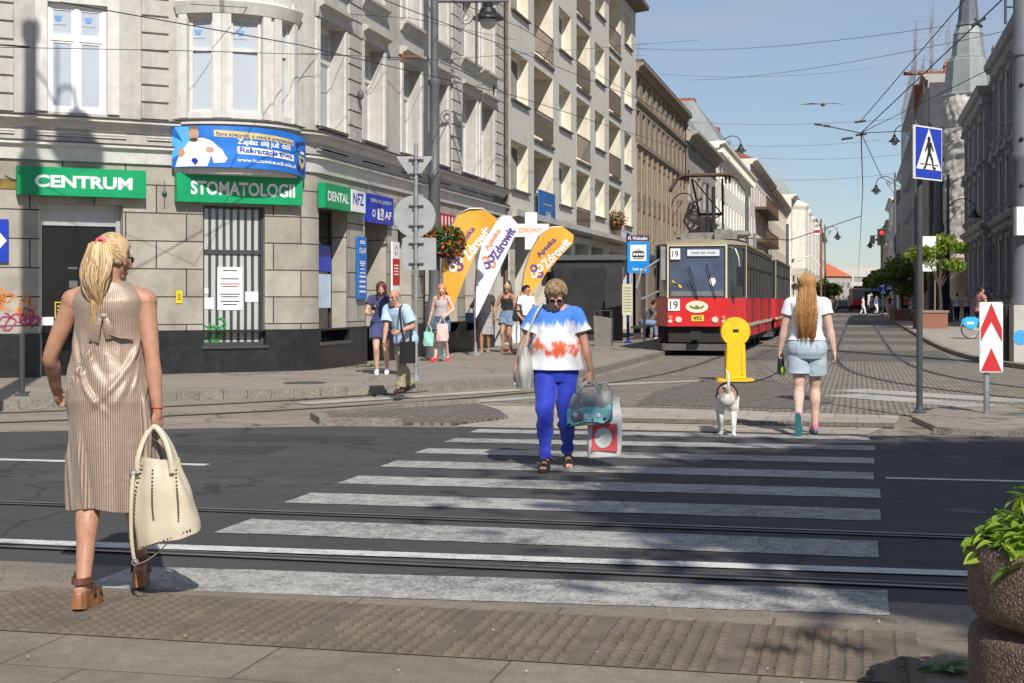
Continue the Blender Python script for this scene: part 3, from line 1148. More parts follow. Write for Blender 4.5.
mb.span(-wd/2,-wd/2+fw,-.06,.04,0,hd_);mb.span(wd/2-fw,wd/2,-.06,.04,0,hd_)
mb.span(-wd/2+fw,wd/2-fw,-.06,.04,hd_-.09,hd_)
mb.span(-wd/2+fw,wd/2-fw,-.05,.04,hd_-.36,hd_-.30)
mb.span(-wd/2+fw,wd/2-fw,-.02,.03,hd_-.30,hd_-.09)
door=mb.build('shop_door',M('grey aluminium',(.5,.5,.5),.4,.08,5,.05,metal=.4,dirt=.15),corner,loc=p,rz=rzC)
mb=MB()
mb.span(-wd/2+fw,-.02,-.015,.02,.0,hd_-.36);mb.span(.02,wd/2-fw,-.015,.02,.0,hd_-.36)
mb.span(-.02,.02,-.04,.03,0,hd_-.36)
mb.build('door_leaf',M('dark door glass',(.012,.011,.012),.12,.3,2,.0),door)
mb=MB()
mb.span(-.16,.16,-.022,-.016,1.5,1.62)
mb.span(-.18,.1,-.022,-.016,1.82,1.85)
mb.build('door_notice',M('dim paper',(.12,.12,.12),.7,.1,5,0),door)
mb=MB()
for a,b,c,e in ((-.12,.12,.98,1.0),(-.12,.12,1.24,1.26),(-.12,-.10,1.0,1.24),(.10,.12,1.0,1.24)):
 mb.span(a-.28,b-.28,-.024,-.016,c,e)
for k in range(3):
 mb.span(-.36,-.21,-.024,-.016,1.05+k*.06,1.075+k*.06)
mb.build('hours_sticker',M('yellow sticker',(.55,.42,.03),.5,.1,5,0),door)
mb=MB()
mb.span(-.62,-.42,-.024,-.016,.86,1.0)
mb.build('paper_note',WHITEL,door)
o=put_window(corner,pathA,win_u0,win_u1,zw0,zw1,.16,'plain',DARKF,PANE_BLIND,DARKF,.05)
ww,wh=win_u1-win_u0,zw1-zw0
mb=MB()
mb.span(-ww/2+.05,ww/2-.05,.0,.06,wh*.655,wh*.685)
mb.build('transom',DARKF,o)
mb=MB()
sx=ww/62.0
mb.span((-31+16)*sx,(-31+41)*sx,.022,.028,(345-311)*sx,(345-269)*sx)
pn=mb.build('clinic_notice',WHITEL,o)
tx0=(-31+28.5)*sx
for k,(h_,wk,col) in enumerate(((72,14,BLACKL),(64,18,BLACKL),(59,20,REDL),(56.5,16,REDL),(49,20,BLACKL),(46.5,17,BLACKL),(42,19,BLACKL),(39,14,BLACKL))):
 m2=MB()
 m2.span(tx0-wk/2*sx,tx0+wk/2*sx,.019,.0215,h_*sx,(h_+1.0)*sx)
 m2.build('printed_line',col,o)
mb=MB()
mb.bm.free()
for a,b,c,e in ((1,12,35,46),(1,7,50,55),(44,57,42,52)):
 mb=MB()
 mb.span((-31+a)*sx,(-31+b)*sx,.022,.028,c*sx,e*sx)
 mb.build('small_notice',WHITEL,o)
GRAFG=M('green spray paint',(.04,.35,.08),.6,.2,8,0)
def scribble(name,mat,parent,w,h,n,seed,r=.012,y=0.0,loops=True,loc=(0,0,0),rz=0):
 rg=random.Random(seed)
 mb=MB()
 for k in range(n):
  cx,cz=rg.uniform(-w/2,w/2),rg.uniform(-h/2,h/2)
  a,b=rg.uniform(.05,.16),rg.uniform(.06,.17)
  ph=rg.uniform(0,6)
  m_=16
  tot=rg.uniform(3.5,6.3) if loops else rg.uniform(1,3)
  L=[]
  for i in range(m_+1):
   t=ph+tot*i/m_
   L.append(Vector((cx+cos(t)*a+.03*sin(3*t),0,cz+sin(t)*b)))
  for i in range(m_):
   d=(L[i+1]-L[i]).normalized()
   nn=Vector((d.z,0,-d.x))*r
   mb.face([L[i]-nn+Vector((0,y,0)),L[i+1]-nn+Vector((0,y,0)),L[i+1]+nn+Vector((0,y,0)),L[i]+nn+Vector((0,y,0))])
 return mb.build(name,mat,parent,loc=loc,rz=rz,recalc=False)
scribble('green_scrawl',GRAFG,o,.3,.3,7,4,.01,.015,True,((-31+9)*sx,0,17*sx))
p=on_chamfer(sC(10)[0],sC(10,305)[1],.006)-Vector(corner.location)
scribble('orange_graffiti',M('orange spray paint',(.6,.22,.05),.7,.2,8,0),corner,.55,.3,9,8,.015,0,True,p,rzC)
p=on_chamfer(sC(16)[0],sC(16,320)[1],.008)-Vector(corner.location)
scribble('red_graffiti',M('purple red spray paint',(.35,.04,.12),.7,.2,8,0),corner,.8,.12,7,3,.014,0,True,p,rzC)
for ua,ub in shopw:
 put_window(corner,pathA,ua,ub,.62,3.1,.36,'transom',DARKF,PANE_SHOP,None,.05)
put_window(corner,pathA,den_u0,den_u1,.62,3.15,.38,'transom',DARKF,PANE_MIX,TIN,.05)
put_window(corner,pathA,u3-2.2,u3,.62,3.1,.3,'transom',DARKF,PANE_SHOP,None,.05)
put_window(corner,pathA,olf_u0,olf_u1,0.11,3.2,1.28,'double',BROWNF,PANE_SHOP,None,.09)
um=(den_u0+den_u1)/2
for k,(za,zb,mt) in enumerate(((1.95,2.45,BLUEL),(1.25,1.9,M('pale blue poster',(.5,.62,.75),.5,.1,5,0)))):
 mb=MB()
 w=(den_u1-den_u0)*.42
 mb.span(-w,w,-.012,-.004,za,zb)
 p=pathA.pt(um,0,-.30)-Vector(corner.location)
 mb.build('window_poster',mt,corner,loc=p,rz=pi/2)
mb=MB()
q=pathA.pt(pathA.L-.12,0,.07)
mb.tube([(q.x,q.y,.2),(q.x,q.y,H1-.3)],.055,10)
world_build(mb,'downpipe',M('rust brown downpipe',(.14,.10,.08),.6,.3,4,.1),corner,smooth=True)
mb=MB()
q=pathA.pt(sC(164)[0],sC(164,193)[1],.03)
mb.ball(q,.045,10,8)
mb.tube([q+Vector((0,0,.2)),q-Vector((0,0,.25))],.01,6)
world_build(mb,'wall_fitting',MASTG,corner,smooth=True)
mb=MB()
q=pathA.pt(sS(355)[0],sS(355,95)[1],.12)
mb.ball(q,(.07,.07,.1),10,8)
mb.tube([q,q+Vector((-.12,0,.02))],.02,6)
world_build(mb,'wall_fitting',MASTG,corner,smooth=True)
# ------------------------------------------------------------------------------- boards and banners
def board(name,label,loc,rz,w,h,d,mat,cat='sign',group=None):
 t=thing(name,label,cat,loc,rz,group)
 mb=MB()
 mb.span(-w/2,w/2,-d,0,-h/2,h/2)
 mb.build('panel',mat,t,bevel=.006)
 return t
def chamfer_board(name,label,x0,x1,y0,y1,d,mat):
 ua,za=sC(x0,y1)
 ub,zb=sC(x1,y0)
 z0=sC((x0+x1)/2,y1)[1]
 z1=sC((x0+x1)/2,y0)[1]
 return board(name,label,pathA.pt((ua+ub)/2,(z0+z1)/2,.03),rzC,ub-ua,z1-z0,d,mat),ub-ua,z1-z0
bd,w,h=chamfer_board('shop_sign','green shop board reading CENTRUM above the dark door',15.5,143.5,169,197,.16,GREENL)
text('CENTRUM',WHITEL,bd,(0.02,-.163,0),w*.76,h*.44,bold=.035)
bd,w,h=chamfer_board('shop_sign','green shop board reading STOMATOLOGII above the window with blinds',174,299,175.5,204,.16,GREENL)
text('STOMATOLOGII',WHITEL,bd,(0.05,-.163,0),w*.83,h*.48,bold=.03)
def street_board(name,label,x0,x1,y0,y1,d,mat,off=.03):
 ua,ub=sS(x0)[0],sS(x1)[0]
 um_=(x0+x1)/2
 z0,z1=sS(um_,y1)[1],sS(um_,y0)[1]
 q=pathA.pt((ua+ub)/2,(z0+z1)/2,off)
 return board(name,label,q,pi/2,ub-ua,z1-z0,d,mat),ub-ua,z1-z0
bd,w,h=street_board('shop_sign','green and white shop board reading DENTAL at the rounded corner',316.5,357.5,187,211,.14,GREENL)
text('DENTAL',WHITEL,bd,(-w*.19,-.143,0),w*.5,h*.4,bold=.03)
mb=MB()
mb.span(w*.12,w*.485,-.150,-.139,-h*.46,h*.46)
mb.build('white_field',WHITEL,bd)
text('NFZ',BLUEL,bd,(w*.3,-.154,.04),w*.27,h*.5,bold=.02)
bd,w,h=street_board('driving_school_sign','blue board reading SZKOLA JAZDY over the deep doorway',363.5,388.5,196,224,.08,BLUEL)
text('SZKOŁA JAZDY',WHITEL,bd,(0,-.083,h*.27),w*.86,h*.15,bold=.02)
text('O',WHITEL,bd,(-w*.30,-.083,-h*.16),w*.13,h*.28,bold=.03)
text('AF',WHITEL,bd,(w*.27,-.083,-h*.16),w*.28,h*.28,bold=.03)
mb=MB()
mb.span(-w*.14,w*.08,-.088,-.079,-h*.36,h*.04)
mb.build('white_field',WHITEL,bd)
text('L',BLUEL,bd,(-w*.03,-.092,-h*.16),w*.11,h*.28,bold=.03)
bd,w,h=street_board('driving_school_sign','narrow tall blue panel of small white text beside the deep doorway',355,363.5,237,299,.04,M('bright blue panel',(.01,.16,.55),.4,.1,4,0))
for k,(zz,ww_,hh) in enumerate(((.43,.5,.02),(.40,.6,.02),(.10,.55,.018),(.07,.6,.018),(.04,.4,.018),(-.02,.5,.018),(-.08,.6,.018),(-.14,.7,.03),(-.22,.7,.03),(-.3,.7,.03),(-.38,.7,.03))):
 m2=MB()
 m2.span(-w*ww_/2,w*ww_/2,-.044,-.039,h*(zz-hh/2),h*(zz+hh/2))
 m2.build('printed_line',WHITEL,bd)
text('OLAF',WHITEL,bd,(0,-.044,h*.28),w*.8,h*.09,bold=.03)
bd,w,h=street_board('wall_sign','white and red vertical panel on the pier behind the bald man',389.5,396.5,242,302,.04,WHITEL)
mb=MB()
mb.span(-w/2,w/2,-.046,-.039,-h*.22,h*.22)
mb.build('red_field',REDL,bd)
for k in range(4):
 m2=MB()
 m2.span(-w*.3,w*.3,-.051,-.045,h*(.10-.05*k),h*(.12-.05*k))
 m2.build('printed_line',WHITEL,bd)
mb=MB()
mb.lathe([(.07,-.004),(.1,-.004),(.1,.004),(.07,.004),(.07,-.004)],18,cap=False)
for v in mb.bm.verts:
 v.co=Vector((v.co.x,v.co.z-.043,v.co.y+h*.36))
mb.build('ring_emblem',M('grey print',(.3,.3,.33),.5,.1,5,0),bd)
ua=sC(-6)[0]
bd,w,h=chamfer_board('arrow_sign','blue board with a white arrow at the left edge',-26,8,219,262,.03,BLUEL)
mb=MB()
mb.prism([(w*.05,-.032,-h*.07),(w*.22,-.032,-h*.07),(w*.22,-.032,-h*.2),(w*.44,-.032,0),(w*.22,-.032,h*.2),(w*.22,-.032,h*.07),(w*.05,-.032,h*.07)],(0,-.004,0))
mb.build('arrow',WHITEL,bd)
mb=MB()
t=thing('yellow_plate','small yellow hydrant plate on the stone wall','plate',pathA.pt(sC(179)[0],sC(179,297)[1],.005),rzC)
mb.span(-.055,.055,-.012,0,-.11,.11)
mb.build('panel',M('yellow enamel',(.72,.52,.02),.4,.1,8,0),t)
for k in range(3):
 m2=MB()
 m2.span(-.03,.03,-.015,-.011,.03-k*.04,.045-k*.04)
 m2.build('printed_line',BLACKL,t)
t=thing('brass_plate','small brass arched plate beside the CENTRUM board','plate',pathA.pt(sC(6)[0],sC(6,184)[1],.005),rzC)
mb=MB()
mb.prism([(-.16,0,-.08),(.16,0,-.08)]+[(cos(a)*.16,0,-.02+sin(a)*.1) for a in [pi*i/10 for i in range(11)]],(0,-.012,0))
mb.build('panel',M('brass',(.45,.30,.08),.35,.2,8,.05,metal=.8),t)
BANB=M('blue printed banner',(0.015,0.16,0.58),0.45,0.28,1.3,0.05,8)
bn=thing('school_banner','blue school banner wrapped round the bay above STOMATOLOGII','banner',(float(cen.x+nb.x*R_),float(cen.y+nb.y*R_),4.05))
zb0,zb1=ZB+.10,ZC-.06
ub0,ub1=0.02,pathB.L-.05
def bay_map(x,y,z):
 """x along the banner 0..1, z height 0..1, y outwards"""
 u=ub0+(ub1-ub0)*x
 sagz=-.06*x**4*1.5
 ripple=.022*noise.noise(Vector((x*5,z*2.0,1.3)))
 q=pathB.pt(min(max(u,0),pathB.L),zb0+(zb1-zb0)*z+sagz,.16+y+ripple+.02)
 return q-Vector(bn.location)
mb=MB()
nx_,nz_=48,8
for lay in (0,):
 vs=[[mb.bm.verts.new(bay_map(i/nx_,0,j/nz_)) for j in range(nz_+1)] for i in range(nx_+1)]
 vb=[[mb.bm.verts.new(bay_map(i/nx_,-.012,j/nz_)) for j in range(nz_+1)] for i in range(nx_+1)]
 for i in range(nx_):
  for j in range(nz_):
   mb.vface([vs[i][j],vs[i+1][j],vs[i+1][j+1],vs[i][j+1]])
   mb.vface([vb[i][j+1],vb[i+1][j+1],vb[i+1][j],vb[i][j]])
mb.build('sheet',BANB,bn,smooth=True,recalc=False)
AR=(ub1-ub0)/(zb1-zb0)
def bay_poly(name,pts,mat,y=.006,nsub=1):
 """flat shape printed on the banner: outline in banner units (x 0..1, z 0..1), split into strips so it follows the curve"""
 m2=MB()
 f=m2.face([(p[0],0,p[1]) for p in pts])
 xs=sorted({i/40 for i in range(41) if min(p[0] for p in pts)<i/40<max(p[0] for p in pts)})
 for x in xs:
  bmesh.ops.bisect_plane(m2.bm,geom=list(m2.bm.verts)+list(m2.bm.edges)+list(m2.bm.faces),plane_co=(x,0,0),plane_no=(1,0,0))
 for v in m2.bm.verts:
  v.co=bay_map(v.co.x,y,v.co.z)
 return m2.build(name,mat,bn,recalc=False)
def bay_text(body,mat,x0,x1,z0,z1,bold=.02,y=.01,slope=0.0):
 me=text_mesh(body,x1-x0,z1-z0,bold)
 for v in me.vertices:
  x=v.co.x+(x0+x1)/2
  z=v.co.z+(z0+z1)/2+slope*(x-x0)
  v.co=bay_map(x,y,z)
 me.materials.append(mat)
 return link('lettering',me,bn)
def ell(cx,cz,rx,rz_,n=18):
 return [(cx+cos(2*pi*i/n)*rx,cz+sin(2*pi*i/n)*rz_) for i in range(n)]
SKINP=M('printed skin',(.50,.30,.22),.5,.1,5,0)
YELP=M('pale yellow print',(.62,.50,.18),.5,.1,4,0)
NAVY=M('navy print',(.02,.03,.18),.5,.2,3,0)
SKYP=M('sky blue print',(.10,.42,.80),.5,.25,2,0)
bay_poly('glow',[(0.0,.2),(.0,.78),(.13,.5)],SKYP,.004)
bay_poly('glow',[(.02,.98),(.12,.98),(.16,.4),(.10,.5)],SKYP,.0045)
bay_poly('white_shirt',[(.03,.02),(.05,.28),(.085,.46),(.12,.62),(.17,.70),(.22,.70),(.27,.62),(.33,.42),(.36,.22),(.35,.12),(.28,.10),(.26,.30),(.24,.02)],WHITEL,.006)
bay_poly('shirt_front',[(.10,.30),(.145,.50),(.19,.50),(.225,.34),(.165,.04)],BLUEL,.009)
bay_poly('torch_emblem',[(.12,.32),(.15,.42),(.18,.42),(.20,.34),(.17,.25),(.14,.25)],WHITEL,.012)
bay_poly('face',ell(.155,.80,.035,.155),SKINP,.010)
bay_poly('beard',ell(.158,.66,.026,.05),M('printed beard',(.12,.05,.04),.5,.1,5,0),.0125)
bay_poly('hair',[(.125,.86),(.13,.97),(.155,1.0),(.18,.97),(.19,.86),(.175,.92),(.14,.92)],M('printed hair',(.2,.12,.06),.5,.1,5,0),.0125)
bay_poly('hand',ell(.07,.36,.025,.10),SKINP,.0125)
bay_poly('hand',ell(.25,.42,.03,.07),SKINP,.0125)
bay_poly('yellow_strip',[(.28,.74),(.83,.68),(.83,.82),(.28,.90)],YELP,.006)
bay_text('Sam zdecyduj o swojej przyszłości',BLUEL,.295,.815,.74,.86,.01,.010,-.12)
bay_text('Zapisz się już dziś',WHITEL,.42,.80,.53,.72,.03,.010,-.05)
bay_poly('white_strip',[(.42,.34),(.83,.30),(.83,.46),(.42,.52)],WHITEL,.006)
bay_text('Rekrutacja trwa',BLUEL,.44,.815,.33,.50,.02,.010,-.06)
bay_text('www.katowice.zdk.edu.pl',WHITEL,.42,.85,.12,.24,.02,.010,-.02)
bay_poly('navy_corner',[(.87,.10),(.97,.06),(.985,.9),(.86,.8)],NAVY,.005)
bay_poly('shield_emblem',[(.885,.50),(.97,.46),(.965,.28),(.93,.16),(.895,.28)],YELP,.009)
bay_poly('shield_mark',[(.90,.44),(.95,.42),(.94,.34),(.92,.30)],NAVY,.012)
bay_poly('shield_mark',[(.91,.62),(.96,.60),(.95,.54),(.90,.55)],WHITEL,.011)
# ------------------------------------------------------------------------------- apartment house
APR=plaster('pale grey apartment render',(0.54,0.52,0.475),stain=.22,streak=.3)
APC=plaster('cream reveal render',(0.66,0.60,0.47),stain=.2,streak=.3)
PIER=plaster('cream shop piers',(0.58,0.54,0.45),stain=.2,streak=.25)
Y2a,Y2b=39.9,64.8
apt=thing('apartment_building','pale grey four storey apartment house with recessed balconies','building',(XL,52,.1))
pathC=Path([(XL,Y2a),(XL,Y2b)])
yy=lambda px:hit(px,300,(XL,0),(1,0)).y-Y2a
cols=[('w',511,528),('b',534,553),('w',559,571),('b',576.5,590),('w',595,604.5),('b',609,620.5),('w',624.5,631.5)]
floors=(4.62,7.22,9.82,12.42)
H2=14.6
ops=[]
wl,bl=[],[]
for k,a,b in cols:
 ua,ub=yy(a),yy(b)
 for f in floors:
  if k=='w':
   ops.append((ua,ub,f,f+1.42,.36));wl.append((ua,ub,f,f+1.42))
  else :
   ops.append((ua,ub,f-.82,min(f+1.42,H2-.7),1.35));bl.append((ua,ub,f-.82,min(f+1.42,H2-.7)))
gf=[(yy(506) if i==0 else 0,0) for i in range(0)]
gof=[]
for a,b in ((507,514),(519,533),(537,550),(554.5,574),(578.5,592),(594.5,606),(612,622),(626,633)):
 gof.append((max(.15,yy(a)),yy(b)))
mb=MB()
facade(mb,pathC,3.82,H2,ops,mi=0,rmi=1)
mb.face([(XL,Y2a,H2),(XL,Y2b,H2),(-22,Y2b,H2),(-22,Y2a,H2)])
mb.face([(XL,Y2b,0),(XL,Y2b,H2),(-22,Y2b,H2),(-22,Y2b,0)])
mb.face([(XL,Y2a,13),(-22,Y2a,13),(-22,Y2a,H2),(XL,Y2a,H2)])
world_build(mb,'upper_wall',[APR,APC],apt,recalc=False)
mb=MB()
facade(mb,pathC,0.02,3.82,[(a,b,0.05,3.45,.95) for a,b in gof],d=-.12)
world_build(mb,'ground_floor_wall',PIER,apt,recalc=False)
mb=MB()
sweep(mb,pathC,0.02,pathC.L-.02,[(-.12,3.7),(.34,3.78),(.36,3.80),(.36,3.98),(0.003,4.02)])
world_build(mb,'ledge',PLAST1,apt)
mb=MB()
sweep(mb,pathC,-.0,pathC.L+.0,[(0.0,H2-.28),(.62,H2-.2),(.62,H2-.02),(.0,H2+.03)])
world_build(mb,'eaves',M('brown eaves board',(.13,.105,.085),.7,.2,3,.1,dirt=.3),apt)
for a,b,z0,z1 in wl:
 put_window(apt,pathC,a,b,z0,z1,.36,'double',PVC,PANE_MIX,TIN,.07)
for a,b in gof:
 put_window(apt,Path([(XL-.12,Y2a),(XL-.12,Y2b)]),a,b,.11,3.45,.93,'transom',OLDF,PANE_MIX,None,.08)
RAILP=M('rusty balcony rail',(.10,.075,.06),.6,.3,8,.1)
BALF=[M('grey balcony sheet',(.22,.22,.22),.6,.2,4,.1),M('brown balcony sheet',(.16,.12,.09),.7,.2,4,.1),M('beige balcony cloth',(.36,.32,.26),.8,.2,4,.2)]
rb=random.Random(2)
for i,(a,b,z0,z1) in enumerate(bl):
 put_window(apt,pathC,a+.15,b-.15,z0+.03,z1-.25,1.33,'double',PVC,PANE_MIX,None,.09)
 w=b-a
 mb=MB()
 q=pathC.pt((a+b)/2,z0,0)
 hh=.92
 mb.span(-w/2+.02,w/2-.02,-.03,.0,hh-.03,hh)
 mb.span(-w/2+.02,w/2-.02,-.025,-.005,.10,.125)
 n=int(w/.11)
 for k in range(n+1):
  x=-w/2+.03+(w-.06)*k/n
  mb.span(x-.007,x+.007,-.022,-.008,.125,hh-.03)
 r=mb.build('balcony_railing',RAILP,apt,loc=q-Vector(apt.location),rz=pi/2)
 if i%3!=2:
  mb=MB()
  mb.span(-w/2+.05,w/2-.05,.005,.02,.13,hh-.08)
  mb.build('balcony_screen',rb.choice(BALF),r)
 mb=MB()
 mb.span(-w/2-.04,w/2+.04,-.06,.3,-.10,-.004)
 mb.build('balcony_slab',TIN,r)
a,b,z0,z1=bl[0]
bd=board('balcony_sign','blue sign board fixed to the lowest balcony rail above the white cross',pathC.pt((a+b)/2-.1,z0+.5,.10),pi/2,(b-a)*.86,1.05,.04,M('matt blue board',(.03,.13,.36),.5,.15,3,0))
mb=MB()
mb.span(-.6,.6,-.045,-.039,.10,.13)
mb.build('printed_line',YELP,bd)
text('088',M('pale print',(.45,.55,.65),.5,.1,5,0),bd,(.12,-.044,-.22),.8,.26,bold=.03)
# ------------------------------------------------------------------------------- generic street houses
def house(name,label,side,X,Ya,Yb,H,wall,rows,ncol,ww,frame,pane,style='double',depth=.22,body=12,cornices=(),pil=None,pilm=None,roof=None,roofm=None,shop=True,trim=None,dead=()):
 """a street house: facade towards the street with real window openings, body and roof behind"""
 s=1 if side=='L' else -1
 t=thing(name,label,'building',(X,(Ya+Yb)/2,0.1))
 pth=Path([(X,Ya),(X,Yb)]) if s>0 else Path([(X,Yb),(X,Ya)])
 L=pth.L
 xb=X-s*body
 pitch=L/ncol
 ops,wins=[],[]
 for z0,h in rows:
  for i in range(ncol):
   c=pitch*(i+.5)
   o=(c-ww/2,c+ww/2,z0,z0+h,depth)
   ops.append(o);wins.append(o)
 if shop:
  n2=max(2,int(L/4.2))
  for i in range(n2):
   c=L/n2*(i+.5)
   o=(c-1.35,c+1.35,.35,3.0,.3)
   ops.append(o);wins.append(o)
 mb=MB()
 facade(mb,pth,0.0,H,ops)
 for yv,fl_ in ((Ya,0),(Yb,1)):
  q=[(X,yv,0),(xb,yv,0),(xb,yv,H),(X,yv,H)]
  if (s>0)==bool(fl_):
   q=q[::-1]
  mb.face(q)
 mb.face([(xb,Ya,0),(xb,Yb,0),(xb,Yb,H),(xb,Ya,H)])
 mb.face([(X,Ya,H),(X,Yb,H),(xb,Yb,H),(xb,Ya,H)])
 world_build(mb,'wall',wall,t,recalc=False)
 for a,b,z0,z1,d in wins:
  put_window(t,pth,a,b,z0,z1,d,style if z0>1 else 'double',frame,pane if z0>1 else PANE_SHOP,None,.08)
 tr=trim or wall
 if cornices or pil:
  for z,h,pr in cornices:
   mb=MB()
   sweep(mb,pth,0,L,[(0,z-h),(pr*.3,z-h),(pr*.5,z-h*.5),(pr,z-h*.3),(pr,z),(0,z+.02)])
   world_build(mb,'cornice',tr,t)
 if pil:
  z0,z1,wd_,pr=pil
  for i in range(ncol+1):
   mb=MB()
   u=min(max(pitch*i,wd_/2+.01),L-wd_/2-.01)
   sweep(mb,pth,u-wd_/2,u+wd_/2,[(0,z0),(pr,z0),(pr,z1),(0,z1)])
   world_build(mb,'pilaster',pilm or tr,t)
 if roof:
  mb=MB()
  kind,rh=roof
  ov=.35
  if kind=='mansard':
   i1=1.6
   a=[(X+s*ov,Ya,H),(X+s*ov,Yb,H),(xb,Yb,H),(xb,Ya,H)]
   b=[(X-s*i1,Ya+i1*.6,H+rh),(X-s*i1,Yb-i1*.6,H+rh),(xb+s*i1,Yb-i1*.6,H+rh),(xb+s*i1,Ya+i1*.6,H+rh)]
   mb.rings([[Vector(p)+Vector((0,0,.03)) for p in a],b])
  elif kind=='gable':
   xm=(X+xb)/2
   mb.prism([(X+s*ov,Ya-.01,H+.03),(xm,Ya-.01,H+rh),(xb-s*ov,Ya-.01,H+.03)],(0,Yb-Ya+.02,0))
  elif kind=='flat':
   mb.span(min(X+s*ov,xb),max(X+s*ov,xb),Ya-.01,Yb+.01,H+.03,H+rh)
  world_build(mb,'roof',roofm,t)
 return t,pth
BROWNR=plaster('sooty brown render',(0.26,0.21,0.16),stain=.55,staincol=(.11,.085,.065),streak=.5,var=.16)
BROWNP=plaster('brown render pilasters',(0.33,0.255,0.185),stain=.45,staincol=(.12,.09,.065),streak=.5,var=.16)
h3,p3=house('brown_building','sooty brown house of narrow windows between the apartment house and grey house','L',XL,64.8,84.6,12.1,BROWNR,[(3.95,1.6),(6.35,1.6),(8.75,1.3),(10.7,.85)],11,.88,BROWNF,PANE_DARK,'tee',.25,12,[(3.6,.3,.2),(8.5,.22,.14),(10.45,.2,.12),(12.12,.4,.38)],(3.62,8.25,.36,.07),BROWNP,('flat',.15),TIN)
GREY4=plaster('old grey stucco',(0.36,0.335,0.30),stain=.5,streak=.5)
SLATE=M('grey sheet roof',(0.235,0.255,0.25),0.55,0.15,1.5,0.1,20,metal=.1,dirt=.3)
h4,p4=house('grey_building','old grey stucco house with dark window bays behind the tram pantograph','L',XL,84.6,102.5,11.3,GREY4,[(4.2,1.8),(7.3,1.8)],6,1.3,BROWNF,PANE_DARK,'tee',.3,12,[(3.7,.3,.25),(6.7,.3,.3),(11.3,.6,.7)],None,None,('mansard',2.6),SLATE)
WHITE5=plaster('chalky white render',(0.86,0.82,0.72),stain=.12,streak=.15)
h5,p5=house('white_building','tall chalky white house with grey mansard roof beyond the grey house','L',XL,102.5,136.6,12.6,WHITE5,[(4.2,1.7),(7.1,1.7),(10.0,1.5)],12,1.0,PVC,PANE_DARK,'double',.25,14,[(3.8,.3,.4),(12.6,.5,.7)],None,None,('mansard',3.0),SLATE)
for i in range(34):
 mb=MB()
 mb.box((XL+.3,103+i,12.0),(.55,.3,.35))
 world_build(mb,'eaves_bracket',WHITE5,h5)
h6,p6=house('balcony_building','pinkish house with long dark balconies and red roof edge','L',XL,136.6,171,14.6,plaster('pinkish grey render',(0.70,0.62,0.56),stain=.35),[(4.4,1.9),(7.6,1.9),(10.8,1.9)],9,1.3,BROWNF,PANE_DARK,'double',.5,14,[(3.9,.3,.4),(14.6,.5,.7)],None,None,('gable',3.2),M('red roof tiles',(.30,.09,.05),.75,.25,5,.3,30))
mb=MB()
for z in (7.3,10.5):
 mb.span(XL+.003,XL+1.2,143,165,z-.25,z)
 for i in range(30):
  y=143.1+i*.75
  mb.span(XL+1.1,XL+1.16,y,y+.06,z,z+1)
 mb.span(XL+1.09,XL+1.17,143,165,z+1,z+1.06)
world_build(mb,'balcony',BROWNF,h6)
h7,p7=house('cream_building','cream house with small bay beyond the balconied house','L',XL,171,210,14.4,plaster('soft cream render',(0.76,0.67,0.55),stain=.3),[(4.4,1.9),(7.6,1.9),(10.8,1.9)],11,1.3,BROWNF,PANE_DARK,'double',.3,14,[(3.9,.3,.4),(14.4,.5,.7)],None,None,('mansard',2.2),SLATE)
h8,p8=house('ornate_building','ornate grey house with projecting bays far down the left side','L',XL+.6,210,289,16.5,plaster('light grey stucco',(0.70,0.66,0.59),stain=.3),[(4.4,2.0),(8.0,2.0),(11.8,2.0)],16,1.6,BROWNF,PANE_DARK,'double',.3,14,[(3.9,.3,.4),(7.4,.3,.3),(16.5,.6,.8)],None,None,('mansard',2.4),SLATE)
for y in (216,232,250,268,282):
 mb=MB()
 mb.lathe([(1.6,5),(2.0,6),(2.0,14.5),(2.2,15),(2.2,15.3),(.2,16.2)],10,(XL+.8,y,0))
 world_build(mb,'bay',plaster('light grey stucco',(0.42,0.40,0.36)),h8)
h9,p9=house('last_building','pale house with roof boxes at the far end of the left side','L',XL+1.3,289,405,17.5,plaster('pale yellow render',(0.72,0.66,0.52),stain=.3),[(4.4,2.0),(8.0,2.0),(11.8,2.0)],18,1.8,BROWNF,PANE_DARK,'double',.3,14,[(3.9,.3,.4),(17.5,.5,.7)],None,None,None,None)
for (y,w,h) in ((300,5,2.6),(318,3,4),(345,6,2.2),(372,4,3.4)):
 mb=MB()
 mb.span(XL-3,XL-.2,y,y+w,17.53,17.5+h)
 world_build(mb,'roof_box',WHITEP,h9)
CHIM=M('red chimney brick',(.30,.10,.06),.85,.3,6,.3,30)
for (y,x,z,w,h) in ((112,-12.8,15.4,1.2,1.6),(128,-12.5,15.4,1.4,1.2)):
 mb=MB()
 mb.span(x-w/2,x+w/2,y,y+1.5,z,z+h)
 world_build(mb,'chimney',CHIM,h5)
for (y,x,z,h) in ((88,-13,12.0,5.2),(95,-12.5,12,3.6),(99,-12,12,3.0)):
 mb=MB()
 mb.tube([(x,y,z),(x,y,z+h)],.035,6)
 for k in range(3):
  mb.tube([(x-.5+.1*k,y,z+h-.15-.35*k),(x+.5-.1*k,y,z+h-.15-.35*k)],.02,5)
 world_build(mb,'roof_aerial',STEEL,h4)
FARM=plaster('far grey render',(0.42,0.40,0.37),stain=.3)
ft=thing('far_hall','old house with a steep orange tiled roof closing the street','building',(-9,430,0))
mb=MB()
L0=at(816,300,410).x
pthF=Path([(at(816,300,405).x,at(816,300,405).y),(at(851,300,415).x,at(851,300,415).y)])
nco=7
ops=[(pthF.L/nco*(i+.5)-.6,pthF.L/nco*(i+.5)+.6,z,z+1.7,.25) for i in range(nco) for z in (1.0,4.6)]
facade(mb,pthF,0,8.1,ops)
world_build(mb,'wall',FARM,ft,recalc=False)
